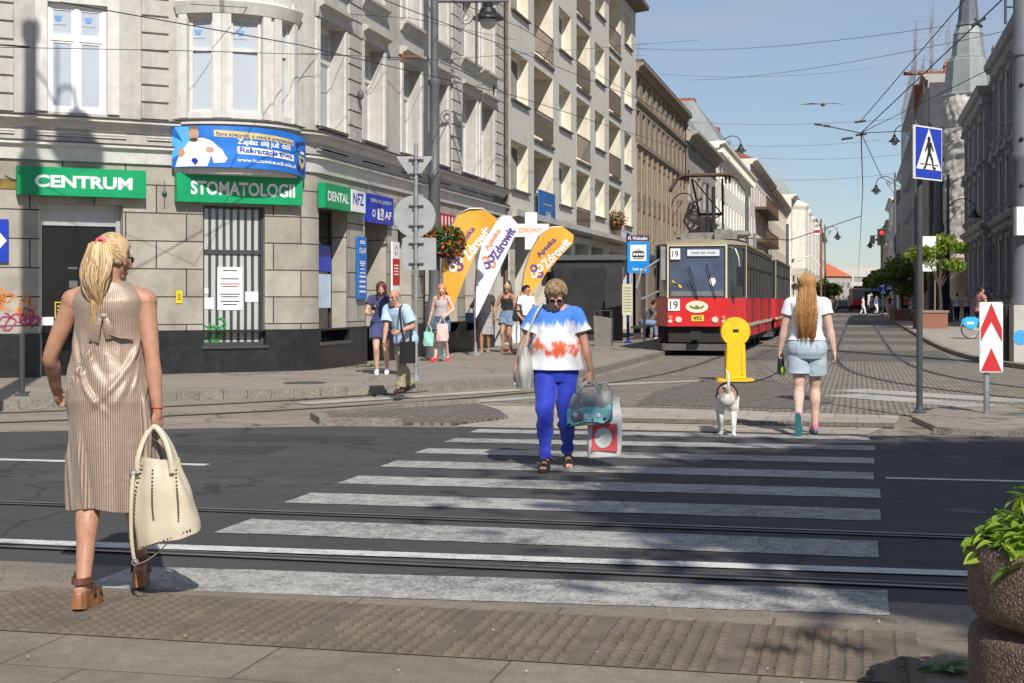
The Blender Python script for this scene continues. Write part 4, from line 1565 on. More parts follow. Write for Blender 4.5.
for a,b,z0,z1,d in ops:
 put_window(ft,pthF,a,b,z0,z1,d,'double',PVC,PANE_DARK)
mb=MB()
p,q=pthF.pt(0,8.1,.5),pthF.pt(pthF.L,8.1,.5)
p2,q2=pthF.pt(0,8.1,-10),pthF.pt(pthF.L,8.1,-10)
m1=pthF.pt(pthF.L*.42,12.0,-4);m2_=pthF.pt(pthF.L*.62,12.0,-4)
mb.face([p,q,m2_,m1]);mb.face([q,q2,m2_]);mb.face([p2,p,m1]);mb.face([q2,p2,m1,m2_]);mb.face([p,p2,q2,q])
c=pthF.pt(pthF.L*.30,9.6,-.8)
mb.box(c,(1.4,2,1.3))
world_build(mb,'roof',M('orange roof tiles',(.46,.13,.055),.75,.2,3,.3,30),ft)
fm=thing('far_office','wide modern office block with long window bands closing the street','building',(2,440,0))
pthG=Path([(at(836,300,440).x,at(836,300,440).y),(at(902,300,450).x,at(902,300,450).y)])
mb=MB()
ops=[(pthG.L*(k*.245+.02),pthG.L*(k*.245+.235),z,z+1.5,.3) for k in range(4) for z in (1.2,4.2,7.0)]
facade(mb,pthG,0,11.4,ops)
mb.face([pthG.pt(0,11.4),pthG.pt(pthG.L,11.4),pthG.pt(pthG.L,11.4,-12),pthG.pt(0,11.4,-12)])
world_build(mb,'wall',plaster('warm white cladding',(.50,.47,.43),stain=.1),fm,recalc=False)
for a,b,z0,z1,d in ops:
 put_window(fm,pthG,a,b,z0,z1,d,'double',DARKF,PANE_DARK)
# ---------------------------------------------------------------- buildings on the right side of the street
XR=8.4
STONE_D=stone_blocks('soot grey ashlar',(0.27,0.26,0.25),1.2,0.55,joint=(.10,.095,.09),jw=.02,dirt=.4)
STONE_U=plaster('soot grey stone',(0.27,0.265,0.26),stain=.45,streak=.4)
def palace(name,label,X,Ya,Yb,H,ncol,rows,endcap=True):
 t=thing(name,label,'building',(X,(Ya+Yb)/2,.1))
 pth=Path([(X+16,Yb),(X,Yb),(X,Ya),(X+16,Ya)])
 ua=16.0
 L=Yb-Ya
 pitch=L/ncol
 ops=[]
 for z0,h,w in rows:
  for i in range(ncol):
   c=ua+pitch*(i+.5)
   ops.append((c-w/2,c+w/2,z0,z0+h,.4))
  for i in range(3):
   c=ua+L+2.6+i*4.4
   ops.append((c-w/2,c+w/2,z0,z0+h,.4))
 mb=MB()
 facade(mb,pth,.9,6.4,[o for o in ops if o[2]<6.4])
 world_build(mb,'ground_floor_wall',STONE_D,t,recalc=False)
 mb=MB()
 facade(mb,pth,6.4,H,[o for o in ops if o[2]>6.4])
 mb.face([(X,Ya,H),(X+16,Ya,H),(X+16,Yb,H),(X,Yb,H)])
 mb.face([(X+16,Ya,0),(X+16,Yb,0),(X+16,Yb,H),(X+16,Ya,H)])
 world_build(mb,'upper_wall',STONE_U,t,recalc=False)
 mb=MB()
 sweep(mb,pth,.01,pth.L-.01,[(-.05,0.02),(.22,0.02),(.22,.85),(.12,.95),(-.05,.95)])
 world_build(mb,'plinth',STONE_U,t)
 for z,h,pr in ((6.6,.7,.36),(10.9,.45,.28),(H,1.15,.55)):
  mb=MB()
  sweep(mb,pth,.01,pth.L-.01,[(0,z-h),(pr*.25,z-h),(pr*.35,z-h*.55),(pr*.75,z-h*.45),(pr,z-h*.15),(pr,z),(0,z+.03)])
  world_build(mb,'cornice',STONE_U,t)
 n=int(L/.9)
 for i in range(n):
  mb=MB()
  u=ua+.4+i*.9
  sweep(mb,pth,u,u+.35,[(0,H-1.7),(.2,H-1.45),(.32,H-1.16),(0,H-1.16)])
  world_build(mb,'bracket',STONE_U,t)
 hood={}
 for a,b,z0,z1,d in ops:
  o=put_window(t,pth,a,b,z0,z1,d,'tee',BROWNF,PANE_MIX,None,.09)
  w=round(b-a,2)
  key=(w,z0>6.4,round(z1-z0,2))
  if key not in hood:
   m2=MB()
   h=z1-z0
   y=-(d-.07)
   for sx in (-1,1):
    x0,x1=sorted((sx*w/2,sx*(w/2+.26)))
    m2.span(x0,x1,y-.12,y+.0,-.05,h)
    m2.span(x0-.03,x1+.03,y-.16,y+.0,h-.25,h)
   m2.rings([[(x,y-p_,q) for p_,q in ((0,h),(.12,h),(.16,h+.3),(.42,h+.42),(.42,h+.55),(0,h+.6))] for x in (-w/2-.42,w/2+.42)])
   if z0>6.4 and z0<10:
    m2.prism([(-w/2-.42,y,h+.62),(w/2+.42,y,h+.62),(0,y,h+1.15)],(0,-.36,0))
   m2.rings([[(x,y-p_,q) for p_,q in ((0,-.45),(.1,-.42),(.3,-.16),(.3,-.05),(0,-.02))] for x in (-w/2-.35,w/2+.35)])
   hood[key]=m2.mesh('window_surround',STONE_U)
  link('window_surround',hood[key],o)
 return t,pth
pal,pp=palace('stone_palace','dark grey stone palace with heavy cornices behind the cyclist',XR+.5,66,102.5,17.2,8,((1.9,3.3,1.5),(7.4,2.7,1.4),(11.8,3.4,1.4)))
wing,pw=palace('stone_wing','projecting dark stone wing with its own cornice before the wrapped turret',XR,103.2,121.5,15.9,4,((1.9,3.3,1.5),(7.4,2.6,1.4),(11.2,2.6,1.3)))
mb=MB()
for (x,y,w) in ((XR+1.1,66.6,1.2),(XR+1.1,101.8,1.2)):
 mb.span(x-w/2,x+w/2,y-w/2,y+w/2,17.23,18.1)
 mb.span(x-w/2-.1,x+w/2+.1,y-w/2-.1,y+w/2+.1,18.103,18.35)
world_build(mb,'parapet_block',STONE_U,pal)
TGREY=M('grey green sheet metal',(0.26,0.285,0.275),0.5,0.18,1.2,0.15,12,metal=.15,dirt=.35)
LEAD=M('lead grey spire',(0.12,0.13,0.145),0.5,0.15,1.2,0.15,12,metal=.2,dirt=.3)
WRAP=M('dirty white wrapping',(0.40,0.38,0.35),0.8,0.3,.9,0.5,4,dirt=.75,dirtcol=(.16,.14,.12),dscale=.5)
BRICK=M('orange red brick',(.42,.13,.06),.85,.3,6,.3,30)
tx,ty=10.08,141.2
tu=thing('spire_turret','round turret wrapped in dirty white sheeting under a pointed grey spire','tower',(tx,ty,0.1))
mb=MB()
mb.lathe([(1.95,.0),(1.95,5.2),(2.1,5.3),(2.1,5.6),(1.9,5.7),(1.9,8.8),(2.15,9.0)],24,(tx,ty,0))
world_build(mb,'drum',plaster('cream drum render',(.52,.48,.40)),tu,smooth=True)
mb=MB()
rr=[]
rgt=random.Random(4)
nz,na=90,84
for i in range(nz+1):
 z=6.2+(20.4-6.2)*i/nz
 tie=1.0
 for zt in (7.0,9.4,12.2,14.4,17.6,20.2):
  tie-=.07*exp(-((z-zt)/.28)**2)
 ring=[]
 for j in range(na):
  a=2*pi*j/na
  nv=noise.noise(Vector((cos(a)*1.7,sin(a)*1.7,z*.55)))
  n2=abs(noise.noise(Vector((cos(a)*4+z*.9,sin(a)*4,z*.4+5))))
  n3=abs(noise.noise(Vector((cos(a)*3-z*1.6,sin(a)*3+z,z*1.1+15))))
  r=2.15*tie+.14*nv+.34*n2+.34*n3
  ring.append((tx+cos(a)*r,ty+sin(a)*r,z))
 rr.append(ring)
mb.rings(rr)
world_build(mb,'wrapping',WRAP,tu,smooth=True)
mb=MB()
for (r0,z0,r1,z1) in ((2.2,20.4,1.95,23.6),(1.55,23.9,1.3,26.2),(1.35,26.2,1.0,26.9)):
 mb.lathe([(r0*1.03,z0-.1),(r0,z0),(r1,z1),(r1*.9,z1+.2)],8,(tx,ty,0))
mb.lathe([(2.3,20.3),(2.38,20.45),(2.2,20.6)],8,(tx,ty,0))
mb.lathe([(1.7,23.7),(1.75,23.9),(1.5,24.05)],8,(tx,ty,0))
world_build(mb,'roof_drum',TGREY,tu)
mb=MB()
mb.lathe([(1.15,26.9),(.95,27.3),(.75,29.5),(.45,33),(.12,38),(.02,39.5)],8,(tx,ty,0))
mb.ball((tx,ty,38.4),.3)
world_build(mb,'spire',LEAD,tu)
h10,p10=house('brick_house','house with red brick chimneys behind the wrapped turret','R',XR+.4,144.5,150,18.5,plaster('smoke grey render',(.30,.29,.28),stain=.4),[(4.6,2.2),(8.4,2.2),(12.2,2.2)],2,1.5,BROWNF,PANE_DARK,'double',.3,14,[(4.1,.4,.5),(18.5,.8,.8)],None,None,None,None)
for (px,d,w,z0,z1) in ((947.5,150,.6,18,26),(990,147,.8,18,25.2),(937.5,149,.7,18,22.9)):
 mb=MB()
 p=at(px,300,d)
 mb.span(p.x-w/2,p.x+w/2,p.y-.8,p.y+.8,z0,z1)
 mb.span(p.x-w/2-.12,p.x+w/2+.12,p.y-.9,p.y+.9,z1-.5,z1-.25)
 world_build(mb,'chimney',BRICK,h10)
aw=thing('cafe_awning','beige cafe awning projecting at the foot of the turret','awning',(tx-2.2,ty-4,4.6))
mb=MB()
mb.prism([(2.0,-4.5,0),(-1.1,-4.5,-1.3),(-1.1,-4.5,-1.7),(2.0,-4.5,-.3)],(0,6.5,0))
mb.build('canopy',M('beige awning cloth',(.50,.44,.34),.8,.1,2,.1),aw)
mb=MB()
mb.span(1.9,2.0,-4.4,1.9,-4.4,-.3)
mb.build('shop_front',M('yellow shop front',(.50,.38,.12),.6,.2,2,.1),aw)
SC_W=plaster('pale scaffold netting',(0.40,0.385,0.36),stain=.35,streak=.4)
h11,p11=house('scaffold_house','tall house behind pale scaffold netting down the right side','R',6.9,150.5,196,24.0,SC_W,[(4.6,2.2),(8.4,2.2),(12.2,2.2),(16,2.2)],9,1.5,BROWNF,PANE_DARK,'double',.3,14,[(4.1,.4,.5),(24,.6,.6)],None,None,None,None)
sf=thing('scaffolding','steel scaffolding tower with plank decks above the netted house','scaffold',(6.4,172,.1))
mb=MB()
for y in [151+3.2*i for i in range(14)]:
 for x in (5.55,6.55):
  mb.tube([(x,y,1),(x,y,26)],.045,5)
for z in range(3,27,2):
 for x in (5.55,6.55):
  mb.tube([(x,151,z),(x,193,z)],.035,5)
for y in (151,154.2,157.4):
 for x in (5.8,7.4,9.0):
  mb.tube([(x,y,24),(x,y,31-abs(x-7.4))],.05,5)
for z in (25.5,27.5,29.4):
 mb.tube([(5.6,151,z),(9.3,151,z)],.04,5);mb.tube([(5.6,157.4,z),(9.3,157.4,z)],.04,5)
 mb.tube([(7.4,151,z),(7.4,157.4,z)],.04,5)
for k in range(4):
 mb.tube([(5.8+k*.8,151,24+k*1.4),(6.6+k*.8,151,25.4+k*1.4)],.03,5)
world_build(mb,'poles',STEEL,sf)
mb=MB()
for z in range(3,25,4):
 mb.span(5.6,6.5,151.2,193,z+.05,z+.1)
mb.span(4.6,9.4,152,153.2,24.3,24.5)
world_build(mb,'deck',M('reddish planks',(.32,.12,.07),.8,.3,4,.2),sf)
DNET=M('dark scaffold net',(.07,.07,.08),.9,.3,.6,.3,6)
mb=MB()
mb.span(7.0,9.9,149.7,150.1,3,23)
world_build(mb,'dark_net',DNET,sf)
specs=[('stucco_house','pale blue grey house with red gable far down the right side',6.6,196.5,232,20,(.50,.52,.54),('gable',5.5),'red'),('dark_house','dark grey house beyond the red gabled house',6.8,232.5,262,18.5,(.24,.235,.23),('mansard',3),'slate'),('white_house','white house with narrow bays beyond the dark grey house',6.2,262.5,300,19.5,(.62,.61,.58),('mansard',3),'slate'),('end_house','sand coloured house at the far end of the right side',6.4,300.5,420,17.5,(.42,.37,.30),('gable',4),'red')]
for nm,lb,x,ya,yb,h,c,rf,rm in specs:
 house(nm,lb,'R',x,ya,yb,h,plaster(nm+' render',c,stain=.35),[(4.6,2.2),(8.4,2.2),(12.2,2.2)],max(6,int((yb-ya)/4.5)),1.6,BROWNF,PANE_DARK,'double',.3,14,[(4.1,.4,.5),(h,.6,.8)],None,None,rf,MATS['red roof tiles'] if rm=='red' else SLATE)
# ---------------------------------------------------------------- poles, signs, lamps, wires, street furniture
def vtube(mb,x,y,z0,z1,r0,r1=None,n=14):
 mb.lathe([(r0,z0),(r1 if r1 is not None else r0,z1)],n,(x,y,0))
p=G(416,380.5,.11)
dsp=(Vector((p.x,p.y)).dot(Vector((-SA,CA))))
zz=lambda py,d:CAMH+(300-py)*d/FPX
sp=thing('sign_post','grey post with the backs of a triangular, a round and a square road sign','road sign',p,AY)
mb=MB()
mb.lathe([(.032,0),(.032,zz(150,dsp)-.11+.1),(.01,zz(150,dsp)-.11+.12)],12)
mb.lathe([(.11,0),(.11,.02),(.05,.05),(.045,.1)],12)
mb.build('post',STEEL,sp,smooth=True)
k=dsp/FPX
base=p.z
ctr=(414.5-512)*k-(p.x*CA+p.y*SA)
def px2(x,y):
 return Vector(((x-512)*k-(p.x*CA+p.y*SA),.05,CAMH+(300-y)*k-base))
def back_sign(name,outline,n_br,zs):
 mb=MB()
 mb.prism(outline,(0,.018,0))
 s=mb.build(name,SIGNBACK,sp,bevel=.004)
 mb=MB()
 for z in zs:
  mb.span(-.12,.12,.030,.048,z-.018,z+.018)
  mb.tube([(-.045,.03,z),(-.045,-.03,z),(.045,-.03,z),(.045,.03,z)],.012,6)
 mb.build('bracket',DARKF,s)
a,b,c=px2(395.5,156),px2(433,156),px2(414.5,183)
def rounded(pts,r,n=4):
 out=[]
 m=len(pts)
 for i in range(m):
  p0,p1,p2=Vector(pts[i-1]),Vector(pts[i]),Vector(pts[(i+1)%m])
  d0,d1=(p0-p1).normalized(),(p2-p1).normalized()
  A,B=p1+d0*r,p1+d1*r
  for j in range(n+1):
   t=j/n
   out.append(A*(1-t)**2+p1*2*t*(1-t)+B*t*t)
 return out
back_sign('triangle_sign',rounded([a,b,c],.04),2,(a.z-.06,c.z+.14))
cc=px2(414.5,216)
r_=21*k
back_sign('round_sign',[(cc.x+cos(2*pi*i/32)*r_,.05,cc.z+sin(2*pi*i/32)*r_) for i in range(32)],2,(cc.z+.16,cc.z-.16))
a,b=px2(402,237.5),px2(436,270)
back_sign('square_sign',rounded([(a.x,.05,b.z),(b.x,.05,b.z),(b.x,.05,a.z),(a.x,.05,a.z)],.03),2,(a.z-.1,b.z+.1))
LGLASS=M('lantern glass',(.55,.55,.52),.15,.05,5,0)
def lantern_parts(t,c,s=1.0):
 c=Vector(c)
 mb=MB()
 mb.lathe([(.03*s,.0),(.05*s,-.08*s),(.10*s,-.12*s),(.09*s,-.22*s),(.17*s,-.27*s),(.20*s,-.36*s),(.34*s,-.46*s),(.35*s,-.50*s),(.2*s,-.50*s)],16,c)
 mb.build('lantern_hood',BLACKM,t,smooth=True)
 mb=MB()
 mb.ball(c+Vector((0,0,-.55*s)),(.19*s,.19*s,.17*s),14,10)
 mb.build('lantern_globe',LGLASS,t,smooth=True)
def bracket_arm(t,c0,reach,dirv,s=1.0):
 """scrolled gooseneck from the mast ending over the lantern; returns the lantern's hanging point"""
 c0=Vector(c0)
 dv=Vector((dirv[0],dirv[1],0)).normalized()
 pts=[]
 for i in range(13):
  a=pi*i/12
  pts.append(c0+dv*(reach*.5-cos(a)*reach*.5)+Vector((0,0,.55*s*sin(a)+.15*s*i/12*(1 if i<10 else .9))))
 mb=MB()
 mb.tube(pts,.028*s,8)
 sp_=[]
 for i in range(22):
  a=i/21*3.4*pi
  r=.17*s*(1-i/26)
  sp_.append(c0+dv*(reach*.33+cos(a)*r)+Vector((0,0,.12*s+sin(a)*r)))
 mb.tube(sp_,.014*s,6)
 mb.tube([c0+Vector((0,0,-.6*s)),c0+dv*reach*.5+Vector((0,0,.3*s))],.016*s,6)
 mb.build('bracket_arm',BLACKM,t,smooth=True)
 return pts[-1]
p=G(434.5,357.5,.11)
d=Vector((p.x,p.y)).dot(Vector((-SA,CA)))
mast=thing('traction_mast','dark grey traction mast with a lantern bracket beside the flower basket','mast',p,0)
mb=MB()
z1=zz(175,d)-.11
z2=zz(83,d)-.11
mb.lathe([(.22,0),(.22,1.1),(.15,1.25),(.13,1.4),(.128,z1-.1),(.15,z1-.06),(.15,z1+.04),(.115,z1+.1),(.115,z2-.08),(.14,z2-.03),(.14,z2+.06),(.088,z2+.1),(.085,11.5),(.05,11.7)],18)
mb.build('pole',MASTG,mast,smooth=True)
mb=MB()
zt=zz(1,d)-.11
mb.tube([(0,0,zt),(.55,.15,zt),(1.6,.45,zt+.02)],.04,8)
mb.tube([(.9,.27,zt),(.9,.27,zt-1.7),(.12,.03,zt-1.35)],.03,6)
mb.build('cross_arm',MASTG,mast)
la=at(488,1,d+1.0)-p
mb=MB()
mb.tube([(0,0,la.z+.9),(la.x*.5,la.y*.5,la.z+1.15),(la.x,la.y,la.z+.4),(la.x,la.y,la.z)],.035,8)
mb.build('bracket_arm',BLACKM,mast,smooth=True)
lantern_parts(mast,(la.x,la.y,la.z+.1),1.05)
mb=MB()
q=at(466,17,d+.5)-p
mb.tube([q+Vector((cos(a)*.16,0,sin(a)*.16)) for a in [2*pi*i/20 for i in range(21)]],.012,6)
mb.tube([q+Vector((cos(a)*.10*(1-a/20),0,sin(a)*.10*(1-a/20))) for a in [3*pi*i/20 for i in range(21)]],.012,6)
mb.tube([q+Vector((0,0,-.16)),q+Vector((-.3,-.1,-.8))],.012,6)
mb.build('scroll',STEEL,mast,smooth=True)
LEAFD=leaf_mat('basket leaves',(.02,.075,.012),(.06,.14,.025))
PETAL=leaf_mat('red petals',(.62,.03,.02),(.75,.12,.04),.2)
def leaf_cards(mb,rg,c,rad,n,size,flat=0.0,shell=.35):
 c=Vector(c)
 for i in range(n):
  while True:
   v=Vector((rg.uniform(-1,1),rg.uniform(-1,1),rg.uniform(-1,1)))
   if shell<v.length<1:
    break
  q=c+Vector((v.x*rad[0],v.y*rad[1],v.z*rad[2]))
  a=Vector((rg.gauss(0,1),rg.gauss(0,1),rg.gauss(0,1)*(1-flat))).normalized()
  b=a.orthogonal().normalized()
  b.rotate(Quaternion(a,rg.uniform(0,6.28)))
  s=size*rg.uniform(.6,1.3)
  cx=a.cross(b)
  mb.face([q-a*s,q+b*s*.55+cx*s*.12,q+a*s,q-b*s*.55+cx*s*.12])
def flower_basket(name,label,loc,rad,nl,nf,sz,seed):
 t=thing(name,label,'flower basket',loc,0,'hanging baskets of red flowers')
 rg=random.Random(seed)
 mb=MB()
 mb.lathe([(rad*.25,-rad*.7),(rad*.62,-rad*.25),(rad*.66,-rad*.15),(rad*.5,-.1)],14)
 mb.build('pot',M('brown pot',(.10,.05,.03),.7,.2,4,.1),t,smooth=True)
 mb=MB()
 leaf_cards(mb,rg,(0,0,.05),(rad,rad,rad*.8),nl,sz)
 mb.build('foliage',LEAFD,t,recalc=False)
 mb=MB()
 leaf_cards(mb,rg,(0,0,.07),(rad*1.05,rad*1.05,rad*.85),nf,sz*.75,0,.7)
 mb.build('blossom',PETAL,t,recalc=False)
 return t
p=at(437,244,d)
flower_basket('flower_basket','basket of red flowers hung on the dark mast beside the large orange flag',(p.x+.25,p.y-.15,p.z),.46,700,210,.055,5)
for i,(px,py,lab) in enumerate(((612,222,'red geraniums on a balcony over the tram stop'),)):
 p=hit(px+3,py,(XL+.15,0),(1,0))
 flower_basket('flower_basket',lab,p,.5,300,170,.07,9)
ORF=M('orange flag cloth',(0.72,0.34,0.03),0.6,0.1,2,0.05,10)
WHF=M('white flag cloth',(0.70,0.70,0.76),0.6,0.06,2,0.05,10)
PURP=M('purple print',(.10,.05,.26),.5,.1,5,0)
ORP=M('orange print',(.70,.25,.05),.5,.1,5,0)
def feather_flag(label,px0,py0,dep,outline,mat,c1,c2,ec1,ec2,tx_ctr,ang,seed):
 """outline in photo pixels relative to the pole foot, scaled to metres at the flag's own distance"""
 f=at(px0,py0,dep)
 foot=Vector((f.x,f.y,.11))
 t=thing('feather_flag',label,'flag',foot,AY+.10,'pharmacy feather flags')
 k=dep/FPX
 P=[((x-px0)*k,CAMH+(300-y)*k-.11) for x,y in outline]
 def cloth(x,z):
  return .05*sin(x*3.2+z*1.6+seed)+.03*noise.noise(Vector((x*2,z*1.3,seed)))
 mb=MB()
 f_=mb.face([(x,0,z) for x,z in P])
 x0,x1=min(q[0] for q in P),max(q[0] for q in P)
 z0,z1=min(q[1] for q in P),max(q[1] for q in P)
 for i in range(1,14):
  bmesh.ops.bisect_plane(mb.bm,geom=list(mb.bm.verts)+list(mb.bm.edges)+list(mb.bm.faces),plane_co=(x0+(x1-x0)*i/14,0,0),plane_no=(1,0,0))
 for i in range(1,16):
  bmesh.ops.bisect_plane(mb.bm,geom=list(mb.bm.verts)+list(mb.bm.edges)+list(mb.bm.faces),plane_co=(0,0,z0+(z1-z0)*i/16),plane_no=(0,0,1))
 for v in mb.bm.verts:
  v.co.y=cloth(v.co.x,v.co.z)
 r=bmesh.ops.solidify(mb.bm,geom=list(mb.bm.faces),thickness=.006)
 mb.build('cloth',mat,t,smooth=True)
 def put(me,cx,cz,a,y,mt,nm='lettering'):
  ca,sa=cos(a),sin(a)
  for v in me.vertices:
   x,z=v.co.x*ca-v.co.z*sa+cx,v.co.x*sa+v.co.z*ca+cz
   v.co=Vector((x,cloth(x,z)-y,z))
  me.materials.append(mt)
  link(nm,me,t)
 cx,cz=(tx_ctr[0]-px0)*k,CAMH+(300-tx_ctr[1])*k-.11
 ca,sa=cos(ang),sin(ang)
 H_=tx_ctr[2]*k
 put(text_mesh('Zdrowit',H_*3.6,H_,.03),cx,cz,ang,.016,c2)
 ox,oz=-H_*.25,H_*1.05
 put(text_mesh('Apteka',H_*2.5,H_*.72,.02),cx+ox*ca-oz*sa,cz+ox*sa+oz*ca,ang,.016,c1)
 ex,ez=(tx_ctr[3]-px0)*k,CAMH+(300-tx_ctr[4])*k-.11
 for i in range(4):
  m2=MB()
  a0=ang+i*pi/2
  lx,lz=ex+cos(a0)*H_*.42,ez+sin(a0)*H_*.42
  ro,ri=H_*.42,H_*.2
  vo=[m2.bm.verts.new((lx+cos(2*pi*j/18)*ro,cloth(lx,lz)-.016,lz+sin(2*pi*j/18)*ro)) for j in range(18)]
  vi=[m2.bm.verts.new((lx+cos(2*pi*j/18)*ri,cloth(lx,lz)-.016,lz+sin(2*pi*j/18)*ri)) for j in range(18)]
  for j in range(18):
   kk=(j+1)%18
   m2.vface([vo[j],vo[kk],vi[kk],vi[j]])
  m2.build('emblem_lobe',ec1 if i%2 else ec2,t,recalc=False)
 edge=P[:tx_ctr[5]]
 mb=MB()
 mb.tube([(edge[0][0],0,0)]+[(x-.02,.02,z) for x,z in edge],.016,8)
 mb.lathe([(.22,0),(.22,.05),(.05,.08),(.03,.3)],12,(edge[0][0],0,0))
 mb.build('pole',STEEL,t,smooth=True)
 return t
fo1=[(444.5,330),(444,295),(443,270),(445,248),(450,229),(459,214),(470,208.5),(483,208),(498,219),(490,232),(478,250),(466,275),(455,303),(447,320)]
feather_flag('large orange feather flag beside the dark mast',444,330,32.5,fo1,ORF,PURP,WHITEL,PURP,WHITEL,(476.5,243,10.8,455.5,264,10),radians(52),1.0)
fo2=[(475.5,318),(476,290),(478,262),(483,240),(492,224),(503,216),(511,216),(518,224),(516,234),(508,252),(497,275),(485,300),(478,315)]
feather_flag('white feather flag between the two orange flags',475,330,34.0,fo2,WHF,ORP,PURP,ORP,PURP,(503,243,9.6,489,262,8),radians(58),2.2)
fo3=[(521.5,320),(522,295),(525,272),(531,252),(540,236),(552,227),(563,226.5),(574,235),(573,243),(560,257),(545,275),(530,297),(523,305)]
feather_flag('orange feather flag behind the woman in the tie-dye top',521,330,35.0,fo3,ORF,PURP,WHITEL,PURP,WHITEL,(556,253,9.8,537,271,8),radians(47),3.1)
q=at(531,231,40.0)
cr=thing('pharmacy_cross','white cross shaped pharmacy sign reading ZDROWIT on the facade','sign',q,AY)
k=40.0/FPX
mb=MB()
mb.span(-6*k,6*k,-.12,.12,-18.5*k,18.5*k)
mb.span(-20*k,-6.0*k,-.12,.12,-6*k,7*k)
mb.span(6.0*k,18*k,-.12,.12,-6*k,7*k)
mb.build('panel',WHITEP,cr)
text('ZDROWIT',ORP,cr,(-1*k,-.125,.5*k),24*k,4.4*k,bold=.03)
mb=MB()
mb.span(-2.2,-.3,.13,.19,-.06,.06)
mb.build('bracket',STEEL,cr)
q=hit(446,233,(XL+.03,0),(1,0))
sw=thing('striped_sign','red and white striped shop board behind the flower basket','sign',q,pi/2)
mb=MB()
mb.span(-1.1,1.1,-.05,0,-.45,.45)
mb.build('panel',REDL,sw)
mb=MB()
for i in range(6):
 mb.span(-.85+i*.3,-.76+i*.3,-.056,-.049,-.4,.4)
mb.build('stripe',WHITEL,sw)
p=G(628,343,.11)
d=Vector((p.x,p.y)).dot(Vector((-SA,CA)))
k=d/FPX
ts=thing('tram_stop_sign','blue tram stop pole with tram pictogram and pale timetable','stop sign',p,AY)
BLUEP=M('royal blue post',(.01,.02,.22),.45,.15,4,.05)
mb=MB()
mb.lathe([(.045,0),(.045,zz(233,d)-.11)],12)
mb.lathe([(.12,0),(.12,.03),(.05,.06)],12)
mb.build('post',BLUEP,ts,smooth=True)
X=lambda x:(x-628)*k
Zp=lambda y:CAMH+(300-y)*k-.11
mb=MB()
mb.span(X(627),X(649),-.10,-.05,Zp(273),Zp(242))
pl=mb.build('sign_panel',M('cyan blue sign',(.0,.22,.62),.4,.08,4,0),ts,bevel=.006)
mb=MB()
mb.span(X(630),X(646),-.108,-.099,Zp(261),Zp(245))
mb.build('white_field',WHITEL,pl)
mb=MB()
mb.span(X(632),X(644),-.114,-.107,Zp(257.5),Zp(252.2))
mb.span(X(633),X(643),-.114,-.107,Zp(252),Zp(251))
mb.tube([(X(636),-.112,Zp(251)),(X(638),-.112,Zp(248.6)),(X(640),-.112,Zp(251))],.012,5)
mb.span(X(633),X(643),-.114,-.107,Zp(259.3),Zp(258.4))
mb.build('tram_pictogram',BLACKL,pl)
mb=MB()
for i in range(4):
 mb.span(X(633+i*2.7),X(635+i*2.7),-.118,-.113,Zp(255.5),Zp(253.2))
mb.build('pictogram_window',WHITEL,pl)
text('kzk gop',WHITEL,pl,(X(639.5),-.104,Zp(269.5)),14*k,3*k,bold=.03)
mb=MB()
mb.span(X(626),X(649),-.08,-.04,Zp(241),Zp(235.5))
npl=mb.build('name_plate',M('plum name plate',(.05,.02,.06),.4,.1,4,0),ts)
text('Pl. Wolności',WHITEL,npl,(X(637.5),-.084,Zp(238.2)),19*k,3.6*k,bold=.02)
mb=MB()
mb.span(X(622),X(632),-.09,-.05,Zp(315),Zp(284))
tt=mb.build('timetable',M('pale yellow paper',(.55,.54,.36),.5,.1,6,0),ts)
mb=MB()
for i in range(9):
 mb.span(X(623),X(631),-.095,-.089,Zp(311.5-i*2.9),Zp(310.6-i*2.9))
mb.build('printed_line',M('grey green print',(.2,.25,.15),.6,.1,5,0),tt)
p=G(633,341,.11)
sh=thing('tram_shelter','dark tram shelter with side walls behind the blue stop pole','shelter',p,0)
SHM=M('dark shelter panels',(.035,.036,.04),.5,.2,3,.08)
mb=MB()
mb.span(-2.6,-.35,.1,.16,0,2.55)
mb.build('side_wall',SHM,sh)
mb=MB()
mb.span(-2.6,-2.52,.17,8.5,.1,2.5)
mb.build('back_wall',SHM,sh)
mb=MB()
mb.span(-2.7,.45,.0,8.6,2.56,2.72)
mb.build('roof',M('shelter roof',(.10,.105,.11),.5,.2,3,.08,dirt=.3),sh,bevel=.01)
for y in (.2,4.2,8.3):
 mb=MB()
 mb.span(.28,.36,y,y+.08,0,2.557)
 mb.build('post',SHM,sh)
mb=MB()
mb.span(-2.55,-.9,.0,.095,.3,2.3)
mb.build('advert_panel',M('dark advert panel',(.022,.023,.026),.5,.3,2,0),sh)
p=G(604,346,.11)
bn_=thing('litter_bin','grey metal litter bin with open top beside the shelter','bin',p,AY-.2)
mb=MB()
mb.prism([(-.24,-.2,0),(.22,-.2,0),(.24,-.2,.78),(-.27,-.2,.86)],(0,.4,0))
mb.build('body',M('grey bin sheet',(.17,.165,.155),.55,.15,4,.1,dirt=.25),bn_,bevel=.01)
mb=MB()
for x in (-.25,.2):
 mb.span(x,x+.03,-.18,.18,.80,.98)
mb.span(-.25,.23,-.19,.19,.983,1.01)
mb.build('hood',DARKF,bn_)
p=G(735,381.5)
d=Vector((p.x,p.y)).dot(Vector((-SA,CA)))
k=d/FPX
bo=thing('yellow_bollard','yellow plastic traffic bollard with a round head on the crossing island','bollard',p,AY)
YB=M('yellow plastic bollard',(.74,.47,.0),.5,.12,6,.15,40,dirt=.55,dirtcol=(.30,.19,.03),dscale=3.5)
mb=MB()
hc=(381.5-331.5)*k
rc=14.4*k
mb.prism([(cos(2*pi*i/36)*rc,-.09,hc+sin(2*pi*i/36)*rc) for i in range(36)],(0,.18,0))
mb.build('head',YB,bo,bevel=.015)
mb=MB()
